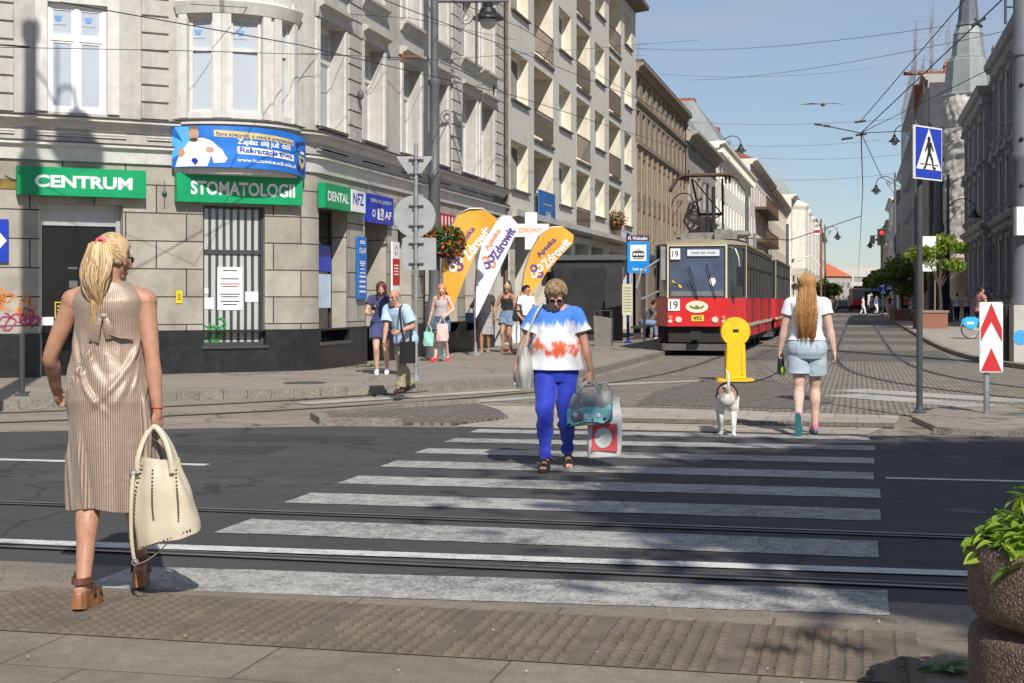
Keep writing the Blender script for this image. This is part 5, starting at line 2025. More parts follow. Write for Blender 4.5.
w0,w1=9.0*k,9.9*k
mb.prism([(-w1,-.12,.06),(w1,-.12,.06),(w0,-.12,hc-rc*.85),(-w0,-.12,hc-rc*.85)],(0,.24,0))
mb.span(-w0*.9,-w0*.6,-.135,-.119,.12,hc-rc);mb.span(w0*.6,w0*.9,-.135,-.119,.12,hc-rc)
mb.build('body',YB,bo,bevel=.01)
mb=MB()
mb.prism([(-19*k,-.18,0),(19*k,-.18,0),(17*k,-.18,.055),(-17*k,-.18,.055)],(0,.36,0))
mb.build('base',YB,bo,bevel=.008)
mb=MB()
mb.span(-.05,.05,-.098,-.0915,hc-.01,hc+.04)
mb.build('maker_plate',BLACKL,bo)
p=G(919.5,413,.055)
d=Vector((p.x,p.y)).dot(Vector((-SA,CA)))
k=d/FPX
pc=thing('crossing_sign','blue pedestrian crossing sign with walking figure on a tall dark pole','road sign',p,AY)
mb=MB()
mb.lathe([(.037,0),(.037,(413-127)*k),(.01,(413-126)*k)],14)
mb.lathe([(.085,0),(.085,.015),(.05,.04),(.04,.09)],14)
mb.build('post',POLEB,pc,smooth=True)
sw_,sh_=.62,53*k
sg=bpy.data.objects.new('sign_panel',None)
yaw=radians(57)
mb=MB()
mb.span(-sw_/2,sw_/2,-.012,.012,-sh_/2,sh_/2)
sg=mb.build('sign_panel',WHITEL,pc,loc=(.035*cos(yaw-AY)+.065*sin(yaw-AY)+.02,.035*sin(yaw-AY)-.065*cos(yaw-AY),(413-153.5)*k),bevel=.004)
sg.rotation_euler=(0,0,yaw-AY)
mb=MB()
b_=.018
mb.span(-sw_/2+b_,sw_/2-b_,-.016,-.0125,-sh_/2+b_,sh_/2-b_)
mb.build('blue_field',BLUEL,sg)
mb=MB()
mb.prism([(-sw_*.45,-.0165,-sh_*.31),(sw_*.45,-.0165,-sh_*.31),(0,-.0165,sh_*.46)],(0,-.003,0))
mb.build('white_triangle',WHITEL,sg)
mb=MB()
def flat_limb(mb,a,b,w,y=-.021):
 a,b=Vector((a[0],0,a[1])),Vector((b[0],0,b[1]))
 dd=(b-a).normalized()
 n_=Vector((dd.z,0,-dd.x))*w
 mb.prism([a-n_+Vector((0,y,0)),a+n_+Vector((0,y,0)),b+n_*.8+Vector((0,y,0)),b-n_*.8+Vector((0,y,0))],(0,-.002,0))
mb.prism([(-.005+cos(2*pi*i/14)*.035,-.021,sh_*.26+sin(2*pi*i/14)*.035) for i in range(14)],(0,-.002,0))
flat_limb(mb,(0,sh_*.21),(.0,sh_*-.02),.042)
flat_limb(mb,(-.01,sh_*.0),(-.09,sh_*-.27),.022)
flat_limb(mb,(.01,sh_*.0),(.07,sh_*-.13),.022,-.0235)
flat_limb(mb,(.07,sh_*-.12),(.09,sh_*-.28),.018)
flat_limb(mb,(-.03,sh_*.20),(-.09,sh_*.03),.014,-.0235)
flat_limb(mb,(.03,sh_*.20),(.09,sh_*.04),.014,-.0235)
flat_limb(mb,(-.09,sh_*-.275),(-.13,sh_*-.285),.014,-.0265)
flat_limb(mb,(.09,sh_*-.275),(.14,sh_*-.28),.014,-.0265)
mb.span(-.2,-.11,-.0225,-.0205,-sh_*.225,-sh_*.205)
mb.span(-.05,.045,-.0225,-.0205,-sh_*.225,-sh_*.205)
mb.span(.12,.2,-.0225,-.0205,-sh_*.225,-sh_*.205)
mb.build('walking_figure',BLACKL,sg)
mb=MB()
for z in (-.2,.2):
 mb.tube([(-.05,.02,z),(-.10,.06,z)],.015,6)
mb.build('bracket',STEEL,sg)
p=G(986.5,413,.055)
d=Vector((p.x,p.y)).dot(Vector((-SA,CA)))
k=d/FPX
cv=thing('chevron_marker','white and red chevron marker board on a short steel post','road sign',p,AY-.12)
mb=MB()
mb.lathe([(.035,0),(.035,62*k)],12)
mb.build('post',STEEL,cv,smooth=True)
wv,hv=22.5*k,70*k
zc=(413-337)*k
cx=3.5*k
mb=MB()
mb.prism(rounded([(cx-wv/2,-.045,zc-hv/2),(cx+wv/2,-.045,zc-hv/2),(cx+wv/2,-.045,zc+hv/2),(cx-wv/2,-.045,zc+hv/2)],.025),(0,-.022,0))
pv=mb.build('panel',WHITEP,cv)
g=.012
xa,xb_=cx-wv/2+g,cx+wv/2-g
mb=MB()
ztop=zc+hv/2-g
mb.prism([(xa,-.068,ztop-hv*.55),(cx,-.068,ztop-hv*.27),(xb_,-.068,ztop-hv*.55),(xb_,-.068,ztop-hv*.36),(cx,-.068,ztop),(xa,-.068,ztop-hv*.36)][::1],(0,-.003,0))
mb.build('red_chevron',REDL,pv)
mb=MB()
mb.prism([(xa,-.068,zc-hv/2+g),(xb_,-.068,zc-hv/2+g),(cx,-.068,zc-hv/2+hv*.35)],(0,-.003,0))
mb.build('red_chevron',REDL,pv)
p=G(1024,361,.09)
d=Vector((p.x,p.y)).dot(Vector((-SA,CA)))
k=d/FPX
bm_=thing('lighting_mast','thick grey banded mast on a whitish concrete pedestal at the right edge','mast',p,AY)
mb=MB()
hp=(361-305)*k
mb.span(-16.5*k,22*k,-.40,.55,0,hp)
mb.build('pedestal',M('whitewashed concrete',(.42,.40,.36),.85,.12,3,.25,30,dirt=.4),bm_,bevel=.03)
mb=MB()
mb.prism([(-20*k,-.1,0),(-16.6*k,-.1,0),(-16.6*k,-.1,58*k),(-20*k,-.1,54*k)],(0,.6,0))
mb.build('side_plate',BLACKM,bm_)
rm_=11.0*k
mb=MB()
Zm=lambda y:(361-y)*k
mb.lathe([(rm_*1.25,hp),(rm_*1.25,hp+.1),(rm_*1.02,hp+.2),(rm_*1.02,Zm(162)),(rm_*1.14,Zm(160)),(rm_*1.14,Zm(154)),(rm_,Zm(151)),(rm_,Zm(58)),(rm_*1.14,Zm(56)),(rm_*1.14,Zm(49)),(rm_*.95,Zm(46)),(rm_*.9,12)],24)
mb.build('pole',M('grey blue mast paint',(.13,.14,.155),.5,.1,3,.08,50,dirt=.2),bm_,smooth=True)
mb=MB()
for y in (86,140,186):
 mb.ball((-rm_*.5,-rm_*.85,Zm(y)),.05)
mb.build('bolt',BLACKM,bm_,smooth=True)
mb=MB()
mb.span(-rm_*1.3,.2,-rm_-.2,-rm_-.02,Zm(236),Zm(208))
mb.build('switch_box',WHITEP,bm_,bevel=.01)
mb=MB()
mb.prism([(cos(a)*.16-10*k,-.405,Zm(337)+sin(a)*.16) for a in [2*pi*i/14 for i in range(14)]],(0,-.004,0))
mb.build('sticker',M('blue sticker',(.05,.30,.6),.5,.3,20,0),bm_)
mb=MB()
mb.prism([(cos(a)*.12+3*k,-rm_-.06,Zm(274)+sin(a)*.1) for a in [2*pi*i/14 for i in range(14)]],(0,.06,0))
mb.build('sticker',M('orange sticker',(.65,.2,.05),.5,.3,20,0),bm_)
mb=MB()
mb.tube([(-18.5*k,0,Zm(24)),(-18.5*k,0,Zm(-4))],.03,6);mb.tube([(-18.5*k,0,Zm(7)),(0,0,Zm(7))],.025,6)
mb.build('cross_arm',POLEB,bm_)
pz=4.55
p=at(1102,300,pz)
p=Vector((p.x,p.y,.004))
plr=thing('concrete_planter','round brown exposed aggregate planter in two stacked tiers at the lower right','planter',p,.3)
def aggregate(name):
 m,nt,b=base_mat(name)
 tc=nd(nt,'ShaderNodeTexCoord')
 v=nd(nt,'ShaderNodeTexVoronoi')
 v.inputs['Scale'].default_value=95
 nt.links.new(tc.outputs['Object'],v.inputs['Vector'])
 n1=noise_tex(nt,tc.outputs['Object'],5,6)
 sv=nd(nt,'ShaderNodeSeparateColor')
 nt.links.new(v.outputs['Color'],sv.inputs[0])
 c=mixc(nt,sv.outputs[0],(.115,.07,.05),(.21,.145,.105))
 c=mixc(nt,ramp(nt,v.outputs['Distance'],.3,.7,0,.7),c,(.05,.033,.026))
 c=mixc(nt,1.0,c,ramp(nt,n1,.3,.7,.75,1.2),'MULTIPLY')
 nt.links.new(c,b.inputs['Base Color'])
 b.inputs['Roughness'].default_value=.85
 add_bump(nt,b,ramp(nt,v.outputs['Distance'],0,.6,1,0),.9,.006)
 return m
AGG=aggregate('exposed aggregate')
s_=pz/FPX
R0=128*s_
Zg=lambda y:CAMH+(300-y)*s_-.004
mb=MB()
mb.lathe([(R0*.95,.0),(R0*.99,.02),(R0*1.0,.06),(R0*1.0,Zg(640)),(R0*.985,Zg(634)),(R0*.94,Zg(630)),(R0*.84,Zg(629)),(R0*.80,Zg(622))],48)
mb.build('lower_tier',AGG,plr,smooth=True,angle=60)
mb=MB()
mb.lathe([(R0*.80,Zg(623)+.001),(R0*.90,Zg(620)),(R0*.96,Zg(616)),(R0*.995,Zg(609)),(R0*1.005,Zg(600)),(R0*1.0,Zg(566)),(R0*.985,Zg(556)),(R0*.95,Zg(546)),(R0*.87,Zg(543)),(R0*.84,Zg(548)),(R0*.8,Zg(560))],48)
mb.build('upper_bowl',AGG,plr,smooth=True,angle=60)
mb=MB()
mb.lathe([(.01,Zg(552)),(R0*.83,Zg(553)),(R0*.83,Zg(556)),(.01,Zg(558))],24)
mb.build('soil',M('potting soil',(.03,.022,.016),.95,.3,20,.5),plr)
LIME=leaf_mat('lime leaves',(.13,.25,.02),(.42,.54,.06),.4)
DEEPL=leaf_mat('purple leaves',(.06,.012,.018),(.12,.02,.03),.2)
def broad_leaf(mb,base,dirv,L,w,droop,rg):
 d=Vector(dirv).normalized()
 side=d.cross(Vector((0,0,1)))
 side=side.normalized() if side.length>.05 else Vector((1,0,0))
 up=side.cross(d).normalized()
 tw=rg.uniform(-.5,.5)
 side.rotate(Quaternion(d,tw));up.rotate(Quaternion(d,tw))
 n=6
 rows=[]
 for i in range(n+1):
  t=i/n
  c=Vector(base)+d*(L*t)+Vector((0,0,-droop*L*t*t))
  ww=w*(sin(pi*min(1,t*1.02)**.62)**.8 if 0<t<1 else 0.02)
  cup=.28*ww
  rows.append([c-side*ww+up*cup,c-side*ww*.5+up*cup*.35,c,c+side*ww*.5+up*cup*.35,c+side*ww+up*cup])
 vr=[[mb.bm.verts.new(q) for q in r] for r in rows]
 for i in range(n):
  for j in range(4):
   mb.vface([vr[i][j],vr[i][j+1],vr[i+1][j+1],vr[i+1][j]])
rg=random.Random(21)
pt_=thing('potted_plant','bright lime green leafy plant spilling over the round planter','plant',(p.x,p.y,p.z+Zg(552)),.0)
mb,ms=MB(),MB()
for i in range(820):
 a=rg.uniform(0,2*pi)
 rr_=R0*.92*sqrt(rg.random())
 hgt=(.03+.13*(1-(rr_/R0)**2))*rg.uniform(.4,1.25)+(.05 if rr_<R0*.6 else 0)
 b0=Vector((cos(a)*rr_*.6,sin(a)*rr_*.6,0.0))
 tip=Vector((cos(a)*rr_*1.05,sin(a)*rr_*1.05,hgt-.055*(rr_/R0)**3))
 ms.tube([b0,(b0+tip)/2+Vector((0,0,.02)),tip],.0018,5)
 aa=a+rg.gauss(0,.7)
 broad_leaf(mb,tip,(cos(aa),sin(aa),rg.uniform(-.55,.45)),rg.uniform(.035,.07),rg.uniform(.017,.032),rg.uniform(.1,.6),rg)
mb.build('foliage',LIME,pt_,smooth=True,recalc=False,angle=180)
ms.build('stalks',M('green stalks',(.10,.16,.03),.6,.2,10,0),pt_,smooth=True)
mb=MB()
for i in range(26):
 a=rg.uniform(0,6.28)
 rr_=R0*.35*rg.random()
 broad_leaf(mb,(cos(a)*rr_-.02,sin(a)*rr_,rg.uniform(.10,.17)),(cos(a),sin(a),.5),rg.uniform(.05,.08),.02,.3,rg)
mb.build('dark_leaves',DEEPL,pt_,smooth=True,recalc=False,angle=180)
w_=G(944,672,.004)
wd_=thing('weed','small green weed growing at the foot of the round planter','plant',w_,0)
mb=MB()
for i in range(9):
 a=i*.8+rg.uniform(-.2,.2)
 broad_leaf(mb,(0,0,.0),(cos(a),sin(a),rg.uniform(.25,.7)),rg.uniform(.10,.17),.022,.35,rg)
mb.build('foliage',leaf_mat('weed leaves',(.04,.11,.02),(.09,.2,.03),.35),wd_,smooth=True,recalc=False,angle=180)
w_=G(368,366,.115)
wd_=thing('weed','tuft of weeds at the house foot behind the bald man','plant',(w_.x,w_.y,.11),0)
mb=MB()
for i in range(40):
 a=rg.uniform(0,6.28)
 broad_leaf(mb,(rg.uniform(-.25,.25),rg.uniform(-.6,.6),.0),(cos(a),sin(a),rg.uniform(.3,.9)),rg.uniform(.08,.16),.02,.35,rg)
mb.build('foliage',MATS['weed leaves'],wd_,smooth=True,recalc=False,angle=180)
p=G(22,396,.11)
lp=thing('steel_bollard','thin dark steel post on the pavement before the CENTRUM door','bollard',p,0)
mb=MB()
d=Vector((p.x,p.y)).dot(Vector((-SA,CA)))
mb.lathe([(.038,0),(.038,62*d/FPX),(.02,63.5*d/FPX)],12)
mb.lathe([(.09,0),(.09,.02),(.04,.05)],12)
mb.build('post',POLEB,lp,smooth=True)
BRKP=paving('planter brick',(.26,.10,.06),.22,.07,(.18,.15,.13),.01,.5,.3,.2,.5)
for (px,py,wpx,hpx,dd,lab) in ((935,329.5,25,19,3.0,'brick planter box under the lime green tree'),(902.5,321,16.5,12,2.4,'brick planter box farther down the pavement')):
 p=G(px,py,.09)
 d=Vector((p.x,p.y)).dot(Vector((-SA,CA)))
 k=d/FPX
 t=thing('brick_planter',lab,'planter',p,AY*.4,'brick planters along the right pavement')
 w,h=wpx*k,hpx*k
 mb=MB()
 mb.span(-w/2,w/2,0,dd,.06,h-.1)
 mb.build('box',M('planter brick red',(.25,.11,.07),.85,.3,12,.3,40,dirt=.3),t)
 mb=MB()
 mb.span(-w/2-.05,w/2+.05,-.05,dd+.05,h-.098,h)
 mb.span(-w/2-.04,w/2+.04,-.04,dd+.04,0,.058)
 mb.build('coping',KERBM,t)
BARK=M('dark bark',(.055,.045,.035),.9,.3,8,.6,25)
LEAFS=leaf_mat('young tree leaves',(.17,.27,.02),(.32,.42,.05),.5)
LEAFT2=leaf_mat('mid green tree leaves',(.07,.14,.015),(.20,.27,.04),.45)
LEAFT=leaf_mat('street tree leaves',(.04,.09,.015),(.10,.17,.03),.4)
def tree(name,label,loc,trunk_h,crown,n,leaf,seed,mat,group=None,trunk_r=.1,clumps=14,fringe=0):
 t=thing(name,label,'tree',loc,0,group)
 rg=random.Random(seed)
 mb=MB()
 cz=crown[2]
 mb.tube([(0,0,0),(.03,.02,trunk_h*.5),(-.03,.05,trunk_h),(.05,0,cz)],[trunk_r*1.25,trunk_r,trunk_r*.85,trunk_r*.4],9)
 cl=[]
 for i in range(clumps):
  while True:
   v=Vector((rg.uniform(-1,1),rg.uniform(-1,1),rg.uniform(-1,1)))
   if .3<v.length<.95:
    break
  c=Vector((v.x*crown[0],v.y*crown[0],cz+v.z*crown[1]))
  cl.append(c)
  s0=Vector((0,0,trunk_h*rg.uniform(.8,1.0)))
  mid=(s0+c)/2+Vector((0,0,.15*crown[1]))
  mb.tube([s0,mid,c],[trunk_r*.5,trunk_r*.3,trunk_r*.1],6)
 mb.build('trunk',BARK,t,smooth=True)
 mb=MB()
 for c in cl:
  rad=crown[0]*rg.uniform(.28,.5)
  leaf_cards(mb,rg,c,(rad,rad,rad*.75),n//clumps,leaf,.3,.15)
  if fringe:
   leaf_cards(mb,rg,c,(rad*1.9,rad*1.9,rad*1.3),fringe,leaf*.8,.3,.5)
 mb.build('crown',mat,t,recalc=False)
 return t
p=G(940,327,.09)
tree('small_tree','small lime green tree over the brick planter box',p,2.2,(1.3,.75,3.5),3000,.11,3,LEAFS,'young trees along the right pavement',.09)
p=G(902,320,.09)
tree('small_tree','broad darker young tree left of the dark sign pole',p,1.9,(1.8,1.1,3.0),3400,.13,8,LEAFT2,'young trees along the right pavement',.1)
for i,(px,py,r) in enumerate(((880,311,1.5),(874,308,1.8))):
 p=G(px,py,.09)
 tree('street_tree',('dark street tree behind the traffic signal','farthest dark street tree on the right side')[i],p,2.0,(r,1.5,3.6),1500,.26,30+i,LEAFT2,'street trees far down the right side',.12)
for i,(px,py,r) in enumerate(((827,309,2.0),(834,307,1.9))):
 p=G(px,py,.09)
 tree('street_tree',('low green tree at the far end of the tram tracks','small far tree left of the distant tram')[i],p,1.4,(r,1.4,2.8),900,.34,40+i,LEAFT2,'street trees by the far tram',.12)
def shade_tree(label,loc,th,crown,n,leaf,seed,clumps):
 return tree('shade_tree',label,loc,th,crown,n,leaf,seed,LEAFT,'tall trees behind the near pavement',.24,clumps,90)
shade_tree('tall leafy tree standing to the right of the near pavement',sunpos(2.8,9.9,9.4),5.2,(3.4,2.6,9.4),60000,.205,51,58)
shade_tree('tall leafy tree standing far right of the near pavement',sunpos(7.4,12.6,9.4),5.2,(4.2,3.0,9.4),32000,.2,52,50)
shade_tree('tall leafy tree standing behind the left end of the near pavement',sunpos(-6.9,6.2,9.0),5.0,(1.6,1.3,9.0),6000,.14,53,24)
# ---------------------------------------------------------------- far signals, signs and lamps
def street_lamp(label,px,py,arms,H,s=1.0):
 p=G(px,py,.09)
 t=thing('street_lamp',label,'street lamp',p,0,'ornamental street lamps')
 mb=MB()
 mb.lathe([(.28,0),(.28,.9),(.2,1.0),(.14,1.4),(.11,1.6),(.09,H),(.03,H+.3)],12)
 mb.build('pole',MASTG,t,smooth=True)
 for dx,dy,z,reach in arms:
  e=bracket_arm(t,(0,0,z),reach,(dx,dy),s)
  lantern_parts(t,e,s)
 return t
street_lamp('ornamental lamp with one lantern before the wrapped turret',948,322,[(1,-.15,6.6,1.5)],8.5,1.15)
street_lamp('ornamental lamp on the right kerb beside the scaffolded house',895,315,[(-1,0,11.3,1.6),(-1,.1,7.0,1.3)],12.2,1.3)
street_lamp('ornamental lamp whose lantern shows left of the crossing sign',916,321,[(-1,0,11.6,1.3)],12.2,1.05)
street_lamp('far ornamental lamp on the right side near the distant tram',882,309.5,[(-1,0,9.3,1.6)],10,1.5)
street_lamp('far ornamental lamp on the left side before the orange roof',825,310,[(1,0,10.0,1.6)],11,1.5)
for i,(px,py,dd) in enumerate(((672,212,1.2),(728,150,1.4))):
 q=hit(px,py,(XL+.1,0),(1,0))
 if i==1:
  q=hit(px-6,py,(XL+.1,0),(1,0))
 t=thing('wall_lantern',('wall lantern hanging from the brown facade left of the tram','wall lantern hanging above the pantograph on the grey house')[i],'street lamp',q,0,'wall lanterns on the left houses')
 e=bracket_arm(t,(0,0,.3),dd,(1,-.2),1.1)
 lantern_parts(t,e,1.2)
p=G(938.5,322,.09)
dc=thing('traction_mast','grey traction mast with dark thick base behind the brick planter','mast',p,0)
mb=MB()
mb.lathe([(.62,0),(.62,4.6),(.5,5.0),(.22,5.4)],14)
mb.build('base',BLACKM,dc,smooth=True)
mb=MB()
mb.lathe([(.3,5.3),(.34,5.6),(.25,6.0),(.24,9.6),(.1,9.9)],14)
mb.build('pole',MASTG,dc,smooth=True)
p=G(929,327,.09)
wb=thing('banner_pole','narrow white banner on twin posts behind the brick planter','banner',p,AY)
mb=MB()
mb.span(-.34,.34,-.02,.02,2.7,4.4)
mb.build('sheet',WHITEP,wb)
mb=MB()
for x in (-.3,.3):
 mb.tube([(x,.05,0),(x,.05,4.4)],.04,6)
mb.build('post',M('ochre post',(.25,.18,.10),.6,.1,4,0),wb)
LAMPRED=M('lit red signal',(.9,.02,.03),.4,0,5,0,emit=1.2)
p=G(898,317,.09)
d=Vector((p.x,p.y)).dot(Vector((-SA,CA)))
k=d/FPX
sgn=thing('traffic_signal','traffic signal showing red on a curved white arm over the right track','traffic light',p,AY)
XX=lambda x:(x-898)*k
ZZ=lambda y:CAMH+(300-y)*k-.09
mb=MB()
mb.tube([(0,0,0),(0,0,ZZ(272)),(XX(897),0,ZZ(262)),(XX(893),0,ZZ(252)),(XX(888),0,ZZ(246)),(XX(881),0,ZZ(242))],.085,8)
mb.build('arm',WHITEP,sgn,smooth=True)
mb=MB()
mb.span(XX(877),XX(884.7),-.25,-.1,ZZ(245.5),ZZ(229))
hs=mb.build('housing',BLACKM,sgn,bevel=.03)
for i,y in enumerate((233,237.5,242)):
 mb=MB()
 mb.prism([(XX(880.8)+cos(2*pi*a/16)*.15,-.252,ZZ(y)+sin(2*pi*a/16)*.15) for a in range(16)],(0,-.03,0))
 mb.build('lens',LAMPRED if i==0 else M('unlit lens',(.02,.03,.02),.2,.1,5,0),hs)
mb=MB()
mb.span(XX(869.8),XX(874.2),-.25,-.1,ZZ(244),ZZ(235.5))
mb.build('tram_signal',BLACKM,sgn,bevel=.03)
p=G(883,316.5,.09)
d=Vector((p.x,p.y)).dot(Vector((-SA,CA)))
k=d/FPX
cl_=thing('sign_cluster','post carrying a yellow diamond, two round and two blue road signs','road sign',p,AY)
XX=lambda x:(x-883)*k
ZZ=lambda y:CAMH+(300-y)*k-.09
mb=MB()
mb.lathe([(.06,0),(.06,ZZ(262))],8)
mb.build('post',STEEL,cl_)
YLW=M('yellow sign film',(.75,.5,.02),.4,.05,5,0)
def dia(cx,cy,r,mat,y,nm,par,n=4):
 mb=MB()
 mb.prism([(XX(cx)+cos(2*pi*i/n)*r*k,y,ZZ(cy)+sin(2*pi*i/n)*r*k) for i in range(n)],(0,-.02,0))
 return mb.build(nm,mat,par)
o=dia(888.6,263,3.9,WHITEL,-.12,'priority_sign',cl_)
dia(888.6,263,2.6,YLW,-.145,'yellow_field',o)
for cx,cy,y in ((882,275,-.12),(888.3,272,-.18)):
 o=dia(cx,cy,4.6,REDL,y,'round_sign',cl_,24)
 dia(cx,cy,3.3,WHITEL,y-.024,'white_field',o,24)
 mb=MB()
 mb.span(XX(cx-2),XX(cx+2),y-.056,y-.046,ZZ(cy+.8),ZZ(cy-.8))
 mb.build('pictogram',BLACKL,o)
for cx,cy,y,r in ((889,285.8,-.18,4.5),(882.7,291,-.12,3.6)):
 mb=MB()
 mb.span(XX(cx-r),XX(cx+r),y-.02,y,ZZ(cy+r),ZZ(cy-r))
 o=mb.build('crossing_sign',BLUEL,cl_)
 mb=MB()
 mb.prism([(XX(cx-r*.75),y-.022,ZZ(cy+r*.7)),(XX(cx+r*.75),y-.022,ZZ(cy+r*.7)),(XX(cx),y-.022,ZZ(cy-r*.8))],(0,-.01,0))
 q2=mb.build('white_triangle',WHITEL,o)
 mb=MB()
 mb.span(XX(cx-.5),XX(cx+.5),y-.04,y-.034,ZZ(cy+r*.5),ZZ(cy-r*.2))
 mb.build('walking_figure',BLACKL,o)
mb=MB()
mb.span(XX(879.5),XX(884),-.1,-.07,ZZ(287),ZZ(279.5))
mb.build('plate',WHITEL,cl_)
p=G(821,312,.11)
d=Vector((p.x,p.y)).dot(Vector((-SA,CA)))
k=d/FPX
ne=thing('no_entry_sign','no entry sign fixed high on a reddish pole at the far left','road sign',p,AY)
XX=lambda x:(x-821)*k
ZZ=lambda y:CAMH+(300-y)*k-.11
mb=MB()
mb.lathe([(.14,0),(.10,ZZ(219))],8)
mb.build('pole',M('reddish mast',(.22,.09,.08),.6,.2,4,.1),ne)
mb=MB()
mb.prism([(XX(817)+cos(2*pi*i/24)*3.7*k,-.2,ZZ(231.5)+sin(2*pi*i/24)*3.7*k) for i in range(24)],(0,-.04,0))
o=mb.build('sign_panel',WHITEL,ne)
mb=MB()
mb.span(XX(813.7),XX(820.3),-.26,-.245,ZZ(233),ZZ(230.2))
mb.build('red_bar',REDL,o)
mb=MB()
mb.tube([(XX(821),0,ZZ(268)),(XX(812),0,ZZ(256)),(XX(803),0,ZZ(257)),(XX(794),0,ZZ(262)),(XX(790),0,ZZ(268))],.075,6)
mb.build('arm',WHITEP,ne,smooth=True)
for i,(px,py,top) in enumerate(((747,318,190),(787.5,313,225))):
 p=G(px,py,.11)
 d=Vector((p.x,p.y)).dot(Vector((-SA,CA)))
 t=thing('traction_mast',('thin grey traction mast behind the second tram car','farther thin traction mast beyond the trams')[i],'mast',p,0)
 mb=MB()
 mb.lathe([(.16,0),(.13,CAMH+(300-top)*d/FPX)],10)
 mb.build('pole',MASTG,t,smooth=True)
shw=hit(31,22,CN,NC)
t_m=8.6
lm=Vector((shw.x,shw.y,0))+SUNH*t_m
ztop=shw.z+t_m*math.tan(SUN_EL)
lmp=thing('street_lamp','tall mast with a large bell lantern beyond the left edge','street lamp',(lm.x,lm.y,0),0)
mb=MB()
mb.lathe([(.25,0),(.22,1.2),(.16,1.4),(.16,ztop-2.7),(.2,ztop-2.65),(.2,ztop-2.4),(.13,ztop-2.3),(.105,ztop-.35),(.15,ztop-.28),(.15,ztop-.08),(.05,ztop)],14)
mb.build('pole',MASTG,lmp,smooth=True)
mb=MB()
ax=Vector((DC.x,DC.y,0))
Q=lambda o,z:ax*o+Vector((0,0,ztop+z))
mb.tube([Q(.42,-.25),Q(.42,-2.35)],.022,6)
mb.tube([Q(0,-.72),Q(.42,-1.3)],.022,6)
mb.tube([Q(0,-1.72),Q(.2,-2.0),Q(.42,-2.3)],.022,6)
mb.tube([Q(.42,-1.5)]+[Q(.58-.15*cos(a),-1.15+.20*sin(a)) for a in [pi*i/12 for i in range(10)]]+[Q(.74,-1.38),Q(.78,-1.5)],.026,7)
mb.tube([Q(.45,-1.75),Q(.62,-2.15)],.018,6);mb.tube([Q(.5,-1.7),Q(.5,-2.2)],.018,6)
mb.build('bracket_arm',BLACKM,lmp,smooth=True)
mb=MB()
mb.lathe([(.06,.0),(.17,-.05),(.20,-.33),(.24,-.45),(.38,-.62),(.42,-.76),(.34,-.84),(.18,-.9)],18,Q(.78,-1.44))
mb.build('lantern_hood',BLACKM,lmp,smooth=True)
# ---------------------------------------------------------------- overhead wires
def wire(label,pts,r=.012,sag=0.0,name='overhead_wire',cat='wire',group='overhead tram wires'):
 P=[Vector(q) for q in pts]
 r*=.68
 if len(P)==2 and sag:
  a,b=P
  P=[a+(b-a)*(i/16)-Vector((0,0,sag*4*(i/16)*(1-i/16))) for i in range(17)]
 o0=P[0].copy()
 mb=MB()
 mb.tube([q-o0 for q in P],r,5)
 o=mb.build(name,WIREM,None,smooth=True,loc=o0)
 return tag(o,label,cat,group)
hub=at(861,133,29.0)
wz=hub.z
wire('contact wire over the right hand track towards the far tram',[hub,(0.17,45,wz),(.17,420,wz)],.02)
wire('steep wire rising from the hub to the upper edge left of the spire',[at(860,122,29.2),at(968,-4,19)],.012)
wire('steep wire rising from the hub across the turret roof',[hub,at(1006,-4,17.5)],.014)
wire('wire from the hub passing below the spire to the thick mast',[hub,at(990,69,24),at(1012,60,33)],.012)
wire('wire from the hub slanting down behind the crossing sign',[hub,at(882,178,33),at(910,192,70)],.012)
wire('span wire from the hub to the thick banded mast',[hub,at(905,131,31),at(1013,122,33.5)],.014)
wire('short span wire with insulator left of the hub',[at(816,124,29.5),hub],.016)
wire('span wire between the left masts and the hub',[at(690,236,60),at(790,240,75),at(861,216,75)],.035)
for i,(a,b,da,db) in enumerate((((635,48),(945,26),60,30),((660,74),(870,68),60,70),((690,80),(1010,30),70,31),((686,122),(905,118),90,80),((720,145),(880,140),110,110),((760,158),(905,154),120,120),((782,180),(905,172),150,150))):
 wire(['faint sky wire high above the tram','second sky wire above the brown house roof','sagging sky wire crossing towards the spire','thin span wire level with the hub','thin span wire below the hub','thin span wire under the bird','lowest thin span wire across the sky'][i],[at(a[0],a[1],da),at(b[0],b[1],db)],.0075*(da/50),.25)
wire('long wire from the upper left across bay and street facade',[at(60,2,20),at(300,45,24),at(515,96,34),at(690,152,60)],.013)
wire('wire from the upper edge across the apartment house',[at(384,0,25),at(520,52,34),at(640,100,52),at(720,150,75)],.013)
wire('wire from the right of the lantern across the upper apartments',[at(452,0,29),at(520,27,36),at(690,130,70)],.012)
wire('thin horizontal wire across the chamfered facade',[at(-10,47,22),at(200,51,22),at(420,58,33)],.009)
wire('thin wire at the upper left edge with insulator',[at(-10,44,22),at(30,47,22)],.02)
wire('thin wire crossing the first floor windows of the corner house',[at(190,4,24),at(410,18,30),at(515,40,40)],.009)
wire('thin wire at first floor height towards the apartment house',[at(300,53,26),at(440,60,29),at(700,40,50)],.008)
mb=MB()
ins=thing('wire_insulator','insulators and clamps at the wire hub above the right track','insulator',hub,0)
for (px,py) in ((818,124.5),(827,126)):
 mb=MB()
 q=at(px,py,29.4)-hub
 mb.tube([q-Vector((.07,0,-.01)),q+Vector((.07,0,-.01))],.024,8)
 mb.build('insulator_rod',WIREM,ins)
for (px,py) in ((861,121),(862,134),(848,138)):
 mb=MB()
 q=at(px,py,29.1)-hub
 mb.tube([q-Vector((.12,0,.02)),q+Vector((.09,.06,.01))],.024,8)
 mb.build('clamp',WIREM,ins)
q0=at(978,22,18.5)
